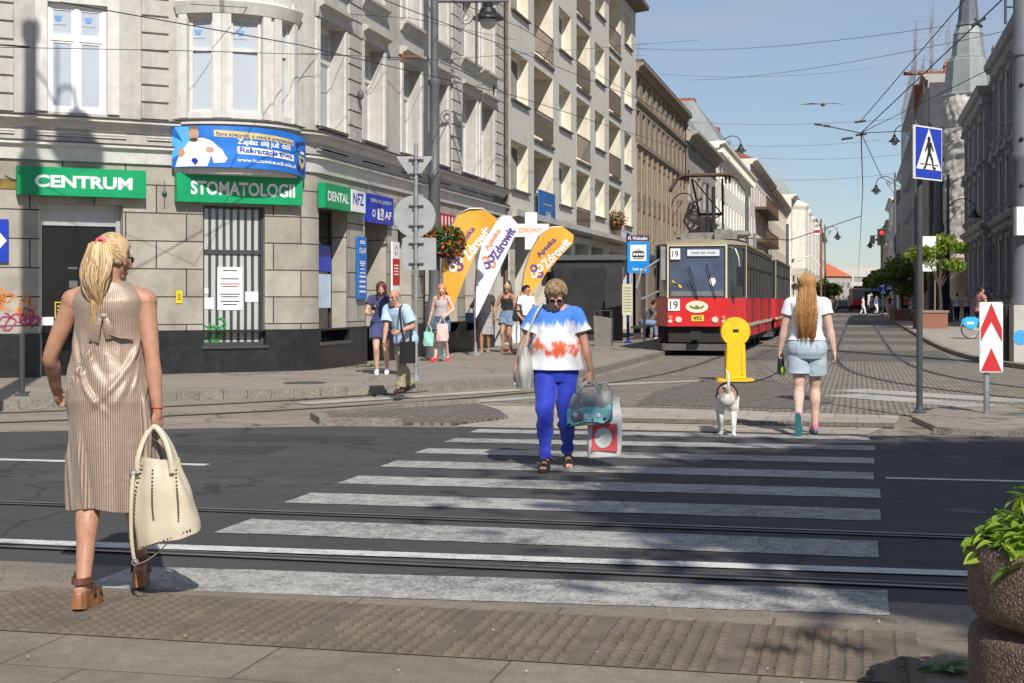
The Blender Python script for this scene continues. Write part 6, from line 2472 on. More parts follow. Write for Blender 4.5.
ins=thing('wire_insulator','wire crossing clamp in the sky beside the spire','insulator',q0,0)
mb=MB()
mb.tube([(-.08,0,-.05),(0,0,0),(.09,.02,.05)],.02,7);mb.tube([(-.04,0,.05),(0,0,0),(.05,0,-.07)],.018,7)
mb.build('clamp',WIREM,ins)
q0=at(404,57,27)
ins=thing('wire_insulator','rusty wire clamp in front of the street facade windows','insulator',q0,0)
mb=MB()
mb.tube([(-.1,0,.05),(0,0,0),(.3,.1,0)],.03,6);mb.tube([(-.05,0,-.1),(.02,0,.1)],.03,6)
mb.build('clamp',M('rusty clamp',(.16,.07,.03),.8,.3,10,.2),ins)
q0=at(823,104.5,60)
bd=thing('gull','bird gliding with spread wings high over the street','bird',q0,AY)
mb=MB()
mb.ball((0,0,0),(.09,.22,.08),10,8)
mb.prism([(-.05,.05,.02),(-.45,.0,.06),(-.9,.1,.0),(-.45,.16,.06),(-.05,.16,.02)],(0,0,.02))
mb.prism([(.05,.05,.02),(.45,.0,.06),(.9,.1,.0),(.45,.16,.06),(.05,.16,.02)],(0,0,.02))
mb.build('body',M('grey plumage',(.2,.19,.19),.8,.2,6,0),bd)
# ---------------------------------------------------------------- trams
TRED=M('tram red paint',(.60,.016,.020),.38,.10,1.5,.02,20,coat=.10,dirt=.2,dirtcol=(.10,.02,.02))
TCRM=M('tram cream paint',(.62,.54,.36),.35,.08,2,.03,20,dirt=.25,dirtcol=(.2,.16,.1))
TGLS=M('tram window glass',(.03,.036,.034),.04,.6,1.4,0,spec=.7)
TWND=M('tram windscreen',(.06,.078,.13),.04,.45,1.6,0,spec=.7)
TBLK=M('tram black rubber frame',(.012,.012,.013),.5,.2,4,.05)
TUND=M('tram underbody',(.022,.02,.019),.8,.3,4,.2,30,dirt=.4,dirtcol=(.05,.04,.03))
TBUF=M('tram buffer beam',(.09,.085,.08),.6,.2,4,.1,dirt=.3)
def tram_outline(y,w,L,fw,bev):
 return [(-fw,0),(fw,0),(w,bev),(w,L-bev),(fw,L),(-fw,L),(-w,L-bev),(-w,bev)]
def make_tram(label,loc,rz,front=True,far=False,group=None):
 t=thing('tram_car',label,'tram',loc,rz,group)
 L,w,fw,bev=13.0,1.15,.74,.95
 zb,zr,zw,zt=.42,1.45,2.70,2.84
 out=[Vector((x,y,0)) for x,y in tram_outline(0,w,L,fw,bev)]
 pth=Path([(-w,bev),(-fw,0),(fw,0),(w,bev),(w,L-bev),(fw,L),(-fw,L),(-w,L-bev),(-w,bev-.0001)])
 mb=MB()
 o_lo=[Vector((x*.985,y,zb+.28)) for x,y,_ in out]
 def ring(s,z,inset=0.0):
  c=Vector((0,L/2,0))
  r=[]
  for q in out:
   d=Vector((q.x,q.y-L/2,0))
   r.append(Vector((q.x*(1-inset/w),L/2+(q.y-L/2)*(1-inset/(L/2)),z)))
  return r
 mb.rings([ring(1,.74 if True else zb,.0),ring(1,zr,0.0)],True,False)
 sk=mb.build('lower_body',TRED,t,bevel=0)
 mb=MB()
 for sx in (-1,1):
  mb.prism([(sx*(w-.02),bev+.1,.44),(sx*(w-.02),L-bev-.1,.44),(sx*(w-.02),L-bev-.1,.735),(sx*(w-.02),bev+.1,.735)],(-sx*.04,0,0))
 mb.build('skirt',TRED,t)
 mb=MB()
 for sx in (-1,1):
  mb.span(sx*w-.0,sx*(w+.03),bev,L-bev,.72,.80)
 mb.build('rubbing_strip',TCRM,t)
 P2=Path([(-w,L-bev),(-w,bev),(-fw,0),(fw,0),(w,bev),(w,L-bev),(fw,L),(-fw,L),(-w,L-bev+.0001)])
 ops,panes=[],[]
 s1=L-2*bev
 s2=sqrt((w-fw)**2+bev**2)
 uF0=s1+s2
 ops.append((uF0+.05,uF0+2*fw-.05,zr+.04,zw+.05,.04,'windscreen'))
 for u0 in (s1,uF0+2*fw):
  ops.append((u0+.08,u0+s2-.08,zr+.04,zw,.03,'cab_window'))
 for base_ in (0.0,uF0+2*fw+s2):
  n=9
  for i in range(n):
   a=base_+s1*i/n+.045
   b=base_+s1*(i+1)/n-.045
   door=(i in ((1,4,7) if base_>0 else ()))
   ops.append((a,b,zr+.04-(.0),zw,.03,'side_window'))
 uR=uF0+2*fw+s2+s1+s2
 ops.append((uR+.1,uR+2*fw-.1,zr+.05,zw,.03,'rear_window'))
 for u0 in (uF0+2*fw+s2+s1,uR+2*fw):
  ops.append((u0+.08,u0+s2-.1,zr+.05,zw,.03,'cab_window'))
 mb=MB()
 facade(mb,P2,zr,zw+.09,[o[:5] for o in ops])
 mb.build('upper_body',TBLK if False else M('tram dark pillar',(.05,.048,.045),.4,.1,3,.03),t,recalc=False)
 mb=MB()
 sweep(mb,P2,0,P2.L,[(0,zw+.091),(.02,zw+.091),(.03,zw+.12),(0,zw+.13)])
 sweep(mb,P2,uF0-.008,uF0+.032,[(0,zr),(.012,zr),(.012,zw+.088),(0,zw+.088)])
 sweep(mb,P2,uF0+2*fw-.032,uF0+2*fw+.008,[(0,zr),(.012,zr),(.012,zw+.088),(0,zw+.088)])
 sweep(mb,P2,uF0+.034,uF0+2*fw-.034,[(0,zw+.05),(.012,zw+.05),(.012,zw+.088),(0,zw+.088)])
 for u in (uF0+2*fw+s2,s1):
  sweep(mb,P2,u-.016,u+.016,[(0,zr),(.012,zr),(.012,zw+.088),(0,zw+.088)])
 mb.build('cream_trim',TCRM,t)
 mb=MB()
 r0=ring(1,zw+.128,-.02)
 mb.rings([r0,ring(1,zt+.03,.07),ring(1,zt+.09,.32)],True,True)
 mb.build('roof',M('tram roof paint',(.30,.265,.19),.5,.15,2,.05,20,dirt=.4,dirtcol=(.12,.10,.07)),t,smooth=True)
 for k,(a,b,z0,z1,d,nm) in enumerate(ops):
  m2=MB()
  q=[P2.pt(a,z0,-d),P2.pt(b,z0,-d),P2.pt(b,z1,-d),P2.pt(a,z1,-d)]
  m2.face(q,[(0,0),(1,0),(1,1),(0,1)])
  wn=m2.build(nm,TWND if nm=='windscreen' else TGLS,t,recalc=False)
  if nm=='side_window':
   m2=MB()
   zz_=z0+(z1-z0)*.62
   sweep(m2,P2,a,b,[(-d+.002,zz_),(-.004,zz_),(-.004,zz_+.05),(-d+.002,zz_+.05)])
   m2.build('window_bar',TBLK,wn)
 for i in (1,4,7):
  y0,y1=bev+s1*i/9+.02,bev+s1*(i+1)/9-.02
  m2=MB()
  m2.span(w+.002,w+.02,y0,y1,.46,zr-.01)
  dr=m2.build('door',M('tram darker red door',(.46,.012,.016),.38,.1,2,.02,coat=.1),t)
  m2=MB()
  ym=(y0+y1)/2
  m2.span(w+.021,w+.028,ym-.015,ym+.015,.46,zr)
  m2.build('door_seam',TBLK,dr)
 mb=MB()
 mb.span(-w+.15,w-.15,.6,L-.6,.30,.76)
 mb.span(-fw,fw,.18,.6,.34,.735)
 mb.build('chassis',TUND,t)
 for yb in (3.0,L-3.0):
  m2=MB()
  for y in (yb-.9,yb+.9):
   for sx in (-1,1):
    m2.tube([(sx*.70,y,.33),(sx*.82,y,.33)],.32,16)
  m2.span(-.95,.95,yb-1.4,yb+1.4,.22,.44)
  m2.build('bogie',TUND,t)
 mb=MB()
 mb.prism([(-fw-.12,-.06,.14),(fw+.12,-.06,.14),(w-.08,bev-.15,.14),(w-.08,bev+.1,.14),(-w+.08,bev+.1,.14),(-w+.08,bev-.15,.14)],(0,0,.16))
 mb.build('buffer_beam',TBUF,t,bevel=.02)
 mb=MB()
 mb.tube([(0,-.25,.52),(0,.3,.52)],.07,8)
 mb.box((0,-.28,.52),(.26,.12,.2))
 mb.build('coupler',TUND,t)
 mb=MB()
 mb.span(-.7,.7,1.6,4.6,zt+.1,zt+.2)
 mb.span(-.62,.62,6.0,8.5,zt+.1,zt+.32)
 mb.build('roof_equipment',TUND,t)
 return t
front_p=G(697,356)
tloc=Vector((front_p.x,front_p.y,0))
tram=make_tram('red tram car of line 19 facing the crossing',tloc,0,group='red tram cars')
second=dup(tram,tloc+Vector((0,13.75,0)),0,'second red tram car coupled behind the line 19 car','red tram cars')
p=G(857.5,310)
far=dup(tram,Vector((.17,192,0)),0,'distant red tram in the middle of the far street','red tram cars')
fw=.74
mb=MB()
mb.span(-fw+.06,-fw+.30,-.03,.02,.0,.27)
o=mb.build('number_board',WHITEL,tram,loc=(0.02,0,2.42))
text('19',BLACKL,o,(-fw+.18,-.034,.135),.15,.17,bold=.01)
mb=MB()
mb.span(-fw+.03,-fw+.32,-.025,.0,0,.29)
o=mb.build('number_board',WHITEL,tram,loc=(-.01,-.002,1.13))
text('19',BLACKL,o,(-fw+.175,-.029,.145),.2,.2,bold=.01)
mb=MB()
mb.span(-.24,.56,-.02,.02,2.5,2.66)
o=mb.build('destination_board',M('pale destination film',(.62,.66,.72),.4,.05,5,0),tram)
for i_,(a_,b_) in enumerate(((-.14,.06),(.09,.22),(.25,.46))):
 mb=MB()
 mb.span(a_,b_,-.024,-.019,2.555,2.605)
 mb.build('worn_print',M('grey print',(.3,.3,.33)),o)
mb=MB()
mb.prism([(cos(2*pi*i/28)*.28,-.002,1.23+sin(2*pi*i/28)*.15) for i in range(28)],(0,-.014,0))
o=mb.build('emblem',M('cream emblem',(.72,.66,.5),.4,.05,5,0),tram)
mb=MB()
for s in (-1,1):
 mb.prism([(s*.03,-.0175,1.20),(s*.2,-.0175,1.28),(s*.17,-.0175,1.22),(s*.12,-.0175,1.19),(s*.03,-.0175,1.17)],(0,-.004,0))
mb.prism([(cos(2*pi*i/12)*.05,-.0225,1.22+sin(2*pi*i/12)*.05) for i in range(12)],(0,-.003,0))
mb.build('winged_wheel',M('olive print',(.16,.15,.05),.5,.1,5,0),o)
mb=MB()
mb.span(-.14,.17,-.02,.0,.87,1.02)
o=mb.build('fleet_number_plate',M('yellow plate',(.70,.55,.05),.4,.05,5,0),tram)
text('492',BLACKL,o,(.015,-.023,.945),.22,.1,bold=.02)
LENS=M('headlamp lens',(.62,.58,.52),.12,.05,5,0)
ORLENS=M('orange indicator lens',(.62,.22,.10),.2,.05,5,0)
for x in (-.46,.45):
 mb=MB()
 mb.prism([(x+cos(2*pi*i/18)*.07,-.0,.905+sin(2*pi*i/18)*.065) for i in range(18)],(0,-.035,0))
 o=mb.build('headlight',LENS,tram,bevel=.008)
 mb=MB()
 mb.prism([(x+cos(2*pi*i/18)*.085,-.0,.905+sin(2*pi*i/18)*.08) for i in range(18)],(0,-.02,0))
 mb.build('rim',TCRM,o)
for x in (-.665,.665):
 for z,m_ in ((.97,ORLENS),(.87,LENS)):
  mb=MB()
  mb.prism([(x+cos(2*pi*i/14)*.05,-.0,z+sin(2*pi*i/14)*.045) for i in range(14)],(0,-.03,0))
  mb.build('marker_lamp',m_,tram)
for x0,x1,z1 in ((-.20,-.02,2.25),(-.22,.0,1.9),(.24,.34,2.3)):
 mb=MB()
 mb.tube([(x0+.22,-.03,1.43),(x0,-.05,z1)],.012,6)
 mb.build('wiper',TBLK,tram)
mb=MB()
mb.span(-.66,.66,.022,.03,1.50,1.62)
mb.build('desk',M('grey driver desk',(.16,.16,.17),.6,.2,4,.1),tram)
mb=MB()
mb.prism([(-.62,.02,1.85),(-.4,.02,1.77),(-.38,.02,1.71),(-.44,.02,1.71),(-.48,.02,1.79),(-.63,.02,1.91)],(0,.004,0))
mb.build('yellow_strap',M('yellow strap',(.7,.5,.03),.5,.1,5,0),tram)
mb=MB()
mb.prism([(.32,.02,1.80),(.40,.02,1.74),(.47,.02,1.86),(.44,.02,1.95),(.33,.02,1.95),(.29,.02,1.88)],(0,.004,0))
mb.build('white_vest',WHITEL,tram)
mb=MB()
mb.tube([(-fw-.2,.25,2.45),(-1.35,-.35,2.12),(-1.46,-.45,1.7),(-1.36,-.35,1.42),(-fw-.25,.2,1.62)],.028,8)
m_=mb.build('mirror_bracket',STEEL,tram,smooth=True)
mb=MB()
mb.span(-.92,-.80,.05,.12,1.9,2.75)
mb.build('mirror',STEEL,m_)
mb=MB()
mb.tube([(fw+.05,.1,2.72),(fw+.22,-.06,2.66),(fw+.3,-.1,2.45),(fw+.32,-.1,2.2)],.022,8)
m_=mb.build('mirror_bracket',STEEL,tram,smooth=True)
mb=MB()
mb.box((fw+.32,-.1,1.98),(.14,.07,.5))
mb.build('mirror',TBLK,m_)
pg=MB()
zt=2.98
zc_=4.72
for sx in (-1,1):
 pg.tube([(sx*.45,2.2,zt+.2),(sx*.32,3.6,3.75),(sx*.4,2.5,zc_-.1)],.03,7)
pg.tube([(-.45,2.2,zt+.25),(.45,2.2,zt+.25)],.05,7)
pg.tube([(-.32,3.6,3.75),(.32,3.6,3.75)],.04,7)
pg.tube([(-.45,2.2,zt+.2),(.3,3.6,3.75)],.02,6)
pg.tube([(.3,3.6,3.75),(-.35,2.5,zc_-.12)],.02,6)
po=pg.build('pantograph',TUND,tram,smooth=True)
mb=MB()
for y in (2.3,2.62):
 mb.tube([(-1.0,y,zc_-.42),(-.82,y,zc_-.1),(-.6,y,zc_),(.6,y,zc_),(.82,y,zc_-.1),(1.0,y,zc_-.42)],.03,7)
mb.span(-.72,.72,2.3,2.62,zc_+.0,zc_+.05)
for x in (-.6,-.5,.5,.6):
 mb.span(x-.03,x+.03,2.4,2.5,zc_-.22,zc_+.0)
mb.build('collector_bow',M('rusty collector',(.10,.06,.045),.7,.3,5,.2),po)
mb=MB()
mb.span(-.14,.12,2.0,2.6,zt+.12,zt+.62)
mb.span(-.22,.2,2.05,2.5,zt+.12,zt+.3)
mb.tube([(-.3,2.1,zt+.1),(-.55,2.0,zt+.5),(-.4,2.0,zt+.95),(-.1,2.1,zt+1.1)],.04,7)
mb.tube([(.06,2.0,zt),(.06,2.0,zt+1.5)],.035,7)
mb.tube([(.22,2.0,zt),(.22,2.0,zt+1.4)],.05,7)
mb.build('spring_box',TUND,po)
mb=MB()
mb.span(-.55,.9,1.2,1.9,zt-.02,zt+.16)
mb.span(.35,.75,.9,1.3,zt-.02,zt+.22)
mb.ball((.95,1.4,zt+.12),(.3,.2,.1),10,8)
mb.build('roof_insulator',M('roof resistor grey',(.2,.19,.17),.6,.3,6,.1),tram)
mb=MB()
mb.span(-.3,.5,4.0,5.2,zt-.02,zt+.25)
mb.tube([(.2,4.4,zt+.2),(.2,4.4,zt+.9)],.06,7)
mb.build('roof_insulator',MATS['roof resistor grey'],second)
# ---------------------------------------------------------------- building people
def remesh_obj(mb,voxel,smooth_it=4,factor=.5):
 bmesh.ops.recalc_face_normals(mb.bm,faces=mb.bm.faces)
 me=bpy.data.meshes.new('tmp')
 mb.bm.to_mesh(me)
 mb.bm.free()
 o=bpy.data.objects.new('tmp',me)
 COL.objects.link(o)
 md=o.modifiers.new('r','REMESH')
 md.mode='VOXEL'
 md.voxel_size=voxel
 md.adaptivity=0
 if smooth_it:
  s=o.modifiers.new('s','SMOOTH')
  s.iterations=smooth_it
  s.factor=factor
 dg=bpy.context.evaluated_depsgraph_get()
 out=bpy.data.meshes.new_from_object(o.evaluated_get(dg))
 bpy.data.objects.remove(o)
 bpy.data.meshes.remove(me)
 out.polygons.foreach_set('use_smooth',[True]*len(out.polygons))
 return out
def ik(a,c,l1,l2,pole):
 a,c=Vector(a),Vector(c)
 d=c-a
 L=d.length
 if L>(l1+l2)*.999:
  c=a+d*((l1+l2)*.999/L)
  d=c-a
  L=d.length
 u=d/L
 x=(l1*l1-l2*l2+L*L)/(2*L)
 h=sqrt(max(0,l1*l1-x*x))
 p=Vector(pole)
 p=p-u*p.dot(u)
 p=p.normalized() if p.length>1e-5 else u.orthogonal().normalized()
 return a+u*x+p*h,c
def catmull(pts,rads,k=5):
 P=[Vector(p) for p in pts]
 out,ro=[],[]
 for i in range(len(P)-1):
  p0,p1,p2,p3=P[max(0,i-1)],P[i],P[i+1],P[min(len(P)-1,i+2)]
  for j in range(k):
   t=j/k
   out.append(0.5*((2*p1)+(p2-p0)*t+(2*p0-5*p1+4*p2-p3)*t*t+(3*p1-p0-3*p2+p3)*t**3))
   ro.append(rads[i]+(rads[i+1]-rads[i])*(3*t*t-2*t**3))
 out.append(P[-1]);ro.append(rads[-1])
 return out,ro
SKINS={}
def skin(name,col):
 if name not in SKINS:
  m=M('skin '+name,col,.48,.13,22,.16,160,spec=.4,dirt=.35,dirtcol=(col[0]*.85,col[1]*.62,col[2]*.55),dscale=7)
  b=m.node_tree.nodes['Principled BSDF']
  b.inputs['Subsurface Weight'].default_value=.12
  b.inputs['Subsurface Radius'].default_value=(.02,.008,.004)
  SKINS[name]=m
 return SKINS[name]
TORSO_F=[(.80,.135,.085,.10,0),(.86,.168,.10,.125,0),(.92,.172,.105,.128,0),(.98,.158,.10,.112,0),(1.05,.132,.088,.088,.005),(1.11,.122,.084,.08,.008),(1.18,.130,.09,.082,.008),(1.25,.142,.118,.09,.006),(1.31,.150,.115,.096,.0),(1.37,.150,.082,.092,-.004),(1.41,.135,.062,.075,-.008),(1.445,.085,.05,.06,-.012),(1.47,.058,.05,.055,-.012)]
TORSO_M=[(.80,.14,.09,.10,0),(.86,.160,.10,.118,0),(.92,.160,.108,.118,0),(.98,.152,.112,.105,0),(1.05,.145,.115,.092,.005),(1.11,.143,.112,.088,.008),(1.18,.150,.108,.092,.006),(1.25,.160,.110,.10,.004),(1.31,.172,.108,.106,.0),(1.37,.178,.088,.10,-.004),(1.41,.155,.068,.082,-.008),(1.445,.095,.055,.065,-.012),(1.47,.064,.055,.06,-.012)]
class Person:
 def __init__(s,label,loc,yaw,H=1.7,sex='f',girth=1.0,lean=0.0,side=0.0,twist=0.0,foot_l=None,foot_r=None,toe_l=(0,0),toe_r=(0,0),knee_l=(0,1,0),knee_r=(0,1,0),hand_l=None,hand_r=None,pole_l=(-.4,-1,0),pole_r=(.4,-1,0),hdir_l=None,hdir_r=None,curl_l=.35,curl_r=.35,hn_l=(1,0,0),hn_r=(-1,0,0),head=(0,0,0),skin_m=None,voxel=.008,hip=.90,sit=False,face=True,group=None):
  s.root=thing('person',label,'person',loc,yaw,group,H/1.70)
  s.sex,s.g,s.lean,s.side,s.vox=sex,girth,lean,side,voxel
  s.T=TORSO_F if sex=='f' else TORSO_M
  s.skin=skin_m
  s.hipz=hip
  s.twist=twist
  dz=hip-.90
  s.dz=dz
  hw=.085
  s.hip={1:Vector((hw,0,hip-.02)),-1:Vector((-hw,0,hip-.02))}
  fr=Vector(foot_r) if foot_r else Vector((.09,0,.085))
  fl=Vector(foot_l) if foot_l else Vector((-.09,0,.085))
  s.knee,s.ank={},{}
  for sd,f,kn in ((1,fr,knee_r),(-1,fl,knee_l)):
   s.knee[sd],s.ank[sd]=ik(s.hip[sd],f,.425,.40,kn)
  s.toe={1:toe_r,-1:toe_l}
  sw=.172 if sex=='f' else .198
  s.sh={}
  for sd in (1,-1):
   s.sh[sd]=s.tp(Vector((sd*sw*(.5+.5*girth),-.005,1.395)))
  hr=Vector(hand_r) if hand_r else Vector((.25,.06,.86))
  hl=Vector(hand_l) if hand_l else Vector((-.25,.06,.86))
  s.elb,s.wri={},{}
  for sd,h,po in ((1,hr,pole_r),(-1,hl,pole_l)):
   s.elb[sd],s.wri[sd]=ik(s.sh[sd],h,.285,.245,po)
  s.hdir={}
  for sd,hd in ((1,hdir_r),(-1,hdir_l)):
   s.hdir[sd]=Vector(hd).normalized() if hd else (s.wri[sd]-s.elb[sd]).normalized()
  s.curl={1:curl_r,-1:curl_l}
  s.hn={1:Vector(hn_r),-1:Vector(hn_l)}
  nb=s.tp(Vector((0,-.012,1.455)))
  s.nb=nb
  p_,y_,r_=head
  s.HR=(Matrix.Rotation(y_,3,'Z')@Matrix.Rotation(-p_,3,'X')@Matrix.Rotation(r_,3,'Y'))
  s.hc=nb+(s.HR@Vector((0,.018,.145)))
  s.face=face
  s.build_body()
 def tp(s,v):
  """standing coordinates to posed trunk coordinates (lean forward, sway sideways, twist)"""
  v=Vector(v)
  h=max(0.0,v.z-.92)
  a=s.twist*min(1,h/.4)
  x,y=v.x*cos(a)-v.y*sin(a),v.x*sin(a)+v.y*cos(a)
  L=s.lean
  return Vector((x+s.side*h,y+h*sin(L),.92+(v.z-.92)*(cos(L) if v.z>.92 else 1)+s.dz)) if v.z>.92 else Vector((x,y,v.z+s.dz))
 def HD(s,v):
  return s.hc+s.HR@Vector(v)
 def tring(s,z,margin=0.0,n=28,gx=1.0,gy=1.0,shape=2.2,fold=None,cloth=False):
  T=s.T
  if cloth and z>1.31:
   m=1.0 if s.sex=='f' else 1.16
   T=[q for q in T if q[0]<=1.315]+[(1.36,.162*m,.088,.100,-.004),(1.40,.172*m,.078,.094,-.008),(1.43,.163*m,.066,.080,-.010),(1.452,.140*m,.060,.070,-.012),(1.472,.112*m,.056,.064,-.012),(1.488,.082*m,.055,.06,-.012),(1.50,.064,.055,.058,-.012)]
  i=0
  while i<len(T)-2 and z>T[i+1][0]:
   i+=1
  a,b=T[i],T[i+1]
  t=min(1,max(0,(z-a[0])/(b[0]-a[0])))
  t=t*t*(3-2*t) if False else t
  rx,rf,rb,cy=[a[k]+(b[k]-a[k])*t for k in (1,2,3,4)]
  rx,rf,rb=rx*s.g*gx+margin,rf*s.g*gy+margin,rb*s.g*gy+margin
  out=[]
  for j in range(n):
   th=2*pi*j/n
   c,sn=cos(th),sin(th)
   e=2/shape
   x=rx*abs(c)**e*(1 if c>=0 else -1)
   y=(rf if sn>=0 else rb)*abs(sn)**e*(1 if sn>=0 else -1)
   k=1.0
   if fold:
    k+=fold(th,z)
   out.append(s.tp(Vector((x*k,cy+y*k,z))))
  return out
 def build_body(s):
  mb=MB()
  f=s.sex=='f'
  mb.rings([s.tring(z) for z in [.80+.67*i/22 for i in range(23)]])
  for sd in (1,-1):
   mb.ball(s.tp((sd*.072*s.g,-.045*s.g,.88)),(.084*s.g,.072*s.g,.085),14,10)
   mb.cap(s.sh[sd],s.tp((sd*.05,-.02,1.45)),.058 if f else .066,.045)
   if f:
    mb.ball(s.tp((sd*.07,.075*s.g,1.26)),(.062*s.g,.055,.06),12,8)
  mb.cap(s.nb-Vector((0,0,.05)),s.HD((0,-.02,-.06)),.055 if f else .064,.050 if f else .058)
  g=.55+.45*s.g
  for sd in (1,-1):
   h,k,a=s.hip[sd],s.knee[sd],s.ank[sd]
   fwd=(k-(h+a)/2)
   fwd=fwd.normalized() if fwd.length>.01 else Vector((0,1,0))
   m1=h+(k-h)*.35
   m2=h+(k-h)*.72
   c1=k+(a-k)*.28-fwd*.018
   c2=k+(a-k)*.62-fwd*.006
   P,R=catmull([h,m1,m2,k,c1,c2,a],[.094*g,.086*g,.065*g,.053*g,.057*g,.043*g,.034])
   mb.tube(P,R,16)
   mb.ball(h,.092*g,14,10)
   mb.ball(k+fwd*.008,.05*g,12,9)
   mb.ball(a,.036,12,9)
   ax,up,rt=s.foot_frame(sd)
   mb.cap(a-up*.045-ax*.03,a-up*.055+ax*.10,.032,.026)
   mb.cap(a-up*.025+ax*.02,a-up*.058+ax*.12+rt*.012,.036,.022)
   mb.cap(a-up*.058+ax*.10-rt*.018,a-up*.064+ax*.165-rt*.012,.024,.016)
   mb.cap(a-up*.058+ax*.10+rt*.018,a-up*.064+ax*.15+rt*.022,.022,.014)
  for sd in (1,-1):
   sh,e,w=s.sh[sd],s.elb[sd],s.wri[sd]
   k=(1.0 if f else 1.12)*(.55+.45*s.g)
   P,R=catmull([sh,sh+(e-sh)*.4,e,e+(w-e)*.3,e+(w-e)*.7,w],[.053*k,.047*k,.037*k,.040*k,.031*k,.0245*k])
   mb.tube(P,R,14)
   mb.ball(sh,.056*k,12,9)
   mb.ball(e,.0375*k,12,9)
   s.hand(mb,sd)
  s.head_prims(mb)
  me=remesh_obj(mb,s.vox,4 if s.vox<.007 else 3,.45)
  me.materials.append(s.skin)
  me.name='body'
  s.body=link('body',me,s.root)
 def foot_frame(s,sd):
  ty,tp_=s.toe[sd]
  ax=Vector((sin(ty)*cos(tp_),cos(ty)*cos(tp_),-sin(tp_)))
  rt=ax.cross(Vector((0,0,1))).normalized()
  up=rt.cross(ax).normalized()
  return ax,up,rt
 def hand(s,mb,sd):
  w,d,n=s.wri[sd],s.hdir[sd].normalized(),s.hn[sd]
  n=(n-d*n.dot(d)).normalized()
  lat=d.cross(n)*sd
  k=1.0 if s.sex=='f' else 1.1
  cu=s.curl[sd]
  pc=w+d*.048*k
  rot=Matrix((lat,n,d)).transposed()
  mb.ball(pc,(.037*k,.0145*k,.052*k),14,10,rot)
  mb.cap(w,w+d*.03,.0235*k,.022*k,10)
  tips=[]
  for i,(o,L,r) in enumerate(((.027,.072,.0088),(.0095,.080,.0092),(-.0085,.075,.0088),(-.0255,.059,.0078))):
   b=w+d*(.088-.006*abs(i-1))*k+lat*o*k
   dirv=d.copy()
   q=b-d*.03*k
   pts,rr=[q,b],[r,r]
   sp=(i-1.4)*-.05
   dirv.rotate(Quaternion(n,sp*sd))
   axis=dirv.cross(n).normalized()
   for j,part in enumerate((.45,.32,.23)):
    ang=cu*(.75,1.05,.8)[j]*(1+.05*i)
    dirv=dirv.copy()
    dirv.rotate(Quaternion(axis,ang))
    b=b+dirv*L*part*k
    pts.append(b)
    rr.append(r*(1-.12*(j+1)))
   mb.tube(pts,[x*k for x in rr],8)
   mb.ball(pts[-1],rr[-1]*k,8,6)
   tips.append(pts[-1])
  s.tips=getattr(s,'tips',{})
  s.tips[sd]=tips
  tb=w+d*.03*k+lat*.024*k
  td=(d*.62+lat*.62+n*(.25+.4*min(1,cu))).normalized()
  t1=tb+td*.042*k
  td2=(td+d*.35-lat*(.3+.4*min(1,cu))+n*.35*min(1,cu)).normalized()
  t2=t1+td2*.03*k
  t3=t2+(td2+n*.2-lat*.2).normalized()*.022*k
  mb.tube([w+d*.015*k+lat*.008,tb,t1,t2,t3],[.014*k,.0145*k,.0108*k,.0098*k,.008*k],9)
  mb.ball(t3,.008*k,8,6)
  s.grip=getattr(s,'grip',{})
  s.grip[sd]=w+d*.085*k+n*.022*k
 def head_prims(s,mb):
  R=s.HR
  b=lambda c,r,n=16,m=12:mb.ball(s.HD(c),r,n,m,R)
  m=s.sex!='f'
  b((0,-.006,.034),(.0735,.094,.086),20,14)
  b((0,.02,-.01),(.064,.075,.085),18,14)
  b((0,.036,-.068),(.046+.004*m,.050,.042),14,10)
  b((0,.074,-.094),(.021+.004*m,.017,.016),10,8)
  for sd in (1,-1):
   b((sd*.036,.070,-.022),(.026,.022,.024),10,8)
   b((sd*.030,.083,.022),(.026,.012,.0095),10,8)
   b((sd*.0745,-.006,-.008),(.0085,.019,.030),10,8)
   b((sd*.080,-.012,.004),(.007,.016,.018),8,6)
  mb.tube([s.HD((0,.086,.016)),s.HD((0,.100,-.012)),s.HD((0,.112,-.032))],[.0085,.010,.0125],9)
  b((0,.106,-.036),(.016,.012,.009),10,8)
  b((0,.088,-.060),(.024,.012,.012),10,8)
 def face_parts(s,lips=(.35,.10,.09),eyes=True,brows=(.12,.07,.04)):
  LM=M('lips %.2f'%lips[0],lips,.45,.1,10,0)
  mb=MB()
  mb.ball(s.HD((0,.098,-.0565)),(.022,.0055,.0045),10,6,s.HR)
  mb.ball(s.HD((0,.0985,-.0645)),(.020,.006,.005),10,6,s.HR)
  mb.build('lips',LM,s.body,smooth=True)
  if eyes:
   for sd in (1,-1):
    mb=MB()
    mb.ball(s.HD((sd*.030,.0835,.0055)),.0115,12,8)
    e=mb.build('eye',M('eye white',(.7,.68,.65),.2,.02,5,0),s.body,smooth=True)
    mb=MB()
    mb.ball(s.HD((sd*.030,.0925,.0055)),.0055,10,6)
    mb.build('iris',M('iris',(.04,.045,.05),.15,.1,5,0),e,smooth=True)
    mb=MB()
    mb.tube([s.HD((sd*.014,.099,.0245)),s.HD((sd*.032,.0985,.0295)),s.HD((sd*.05,.086,.0245))],[.003,.0038,.002],6)
    mb.build('eyebrow',M('brow %.2f'%brows[0],brows,.8,.1,5,0),s.body,smooth=True)
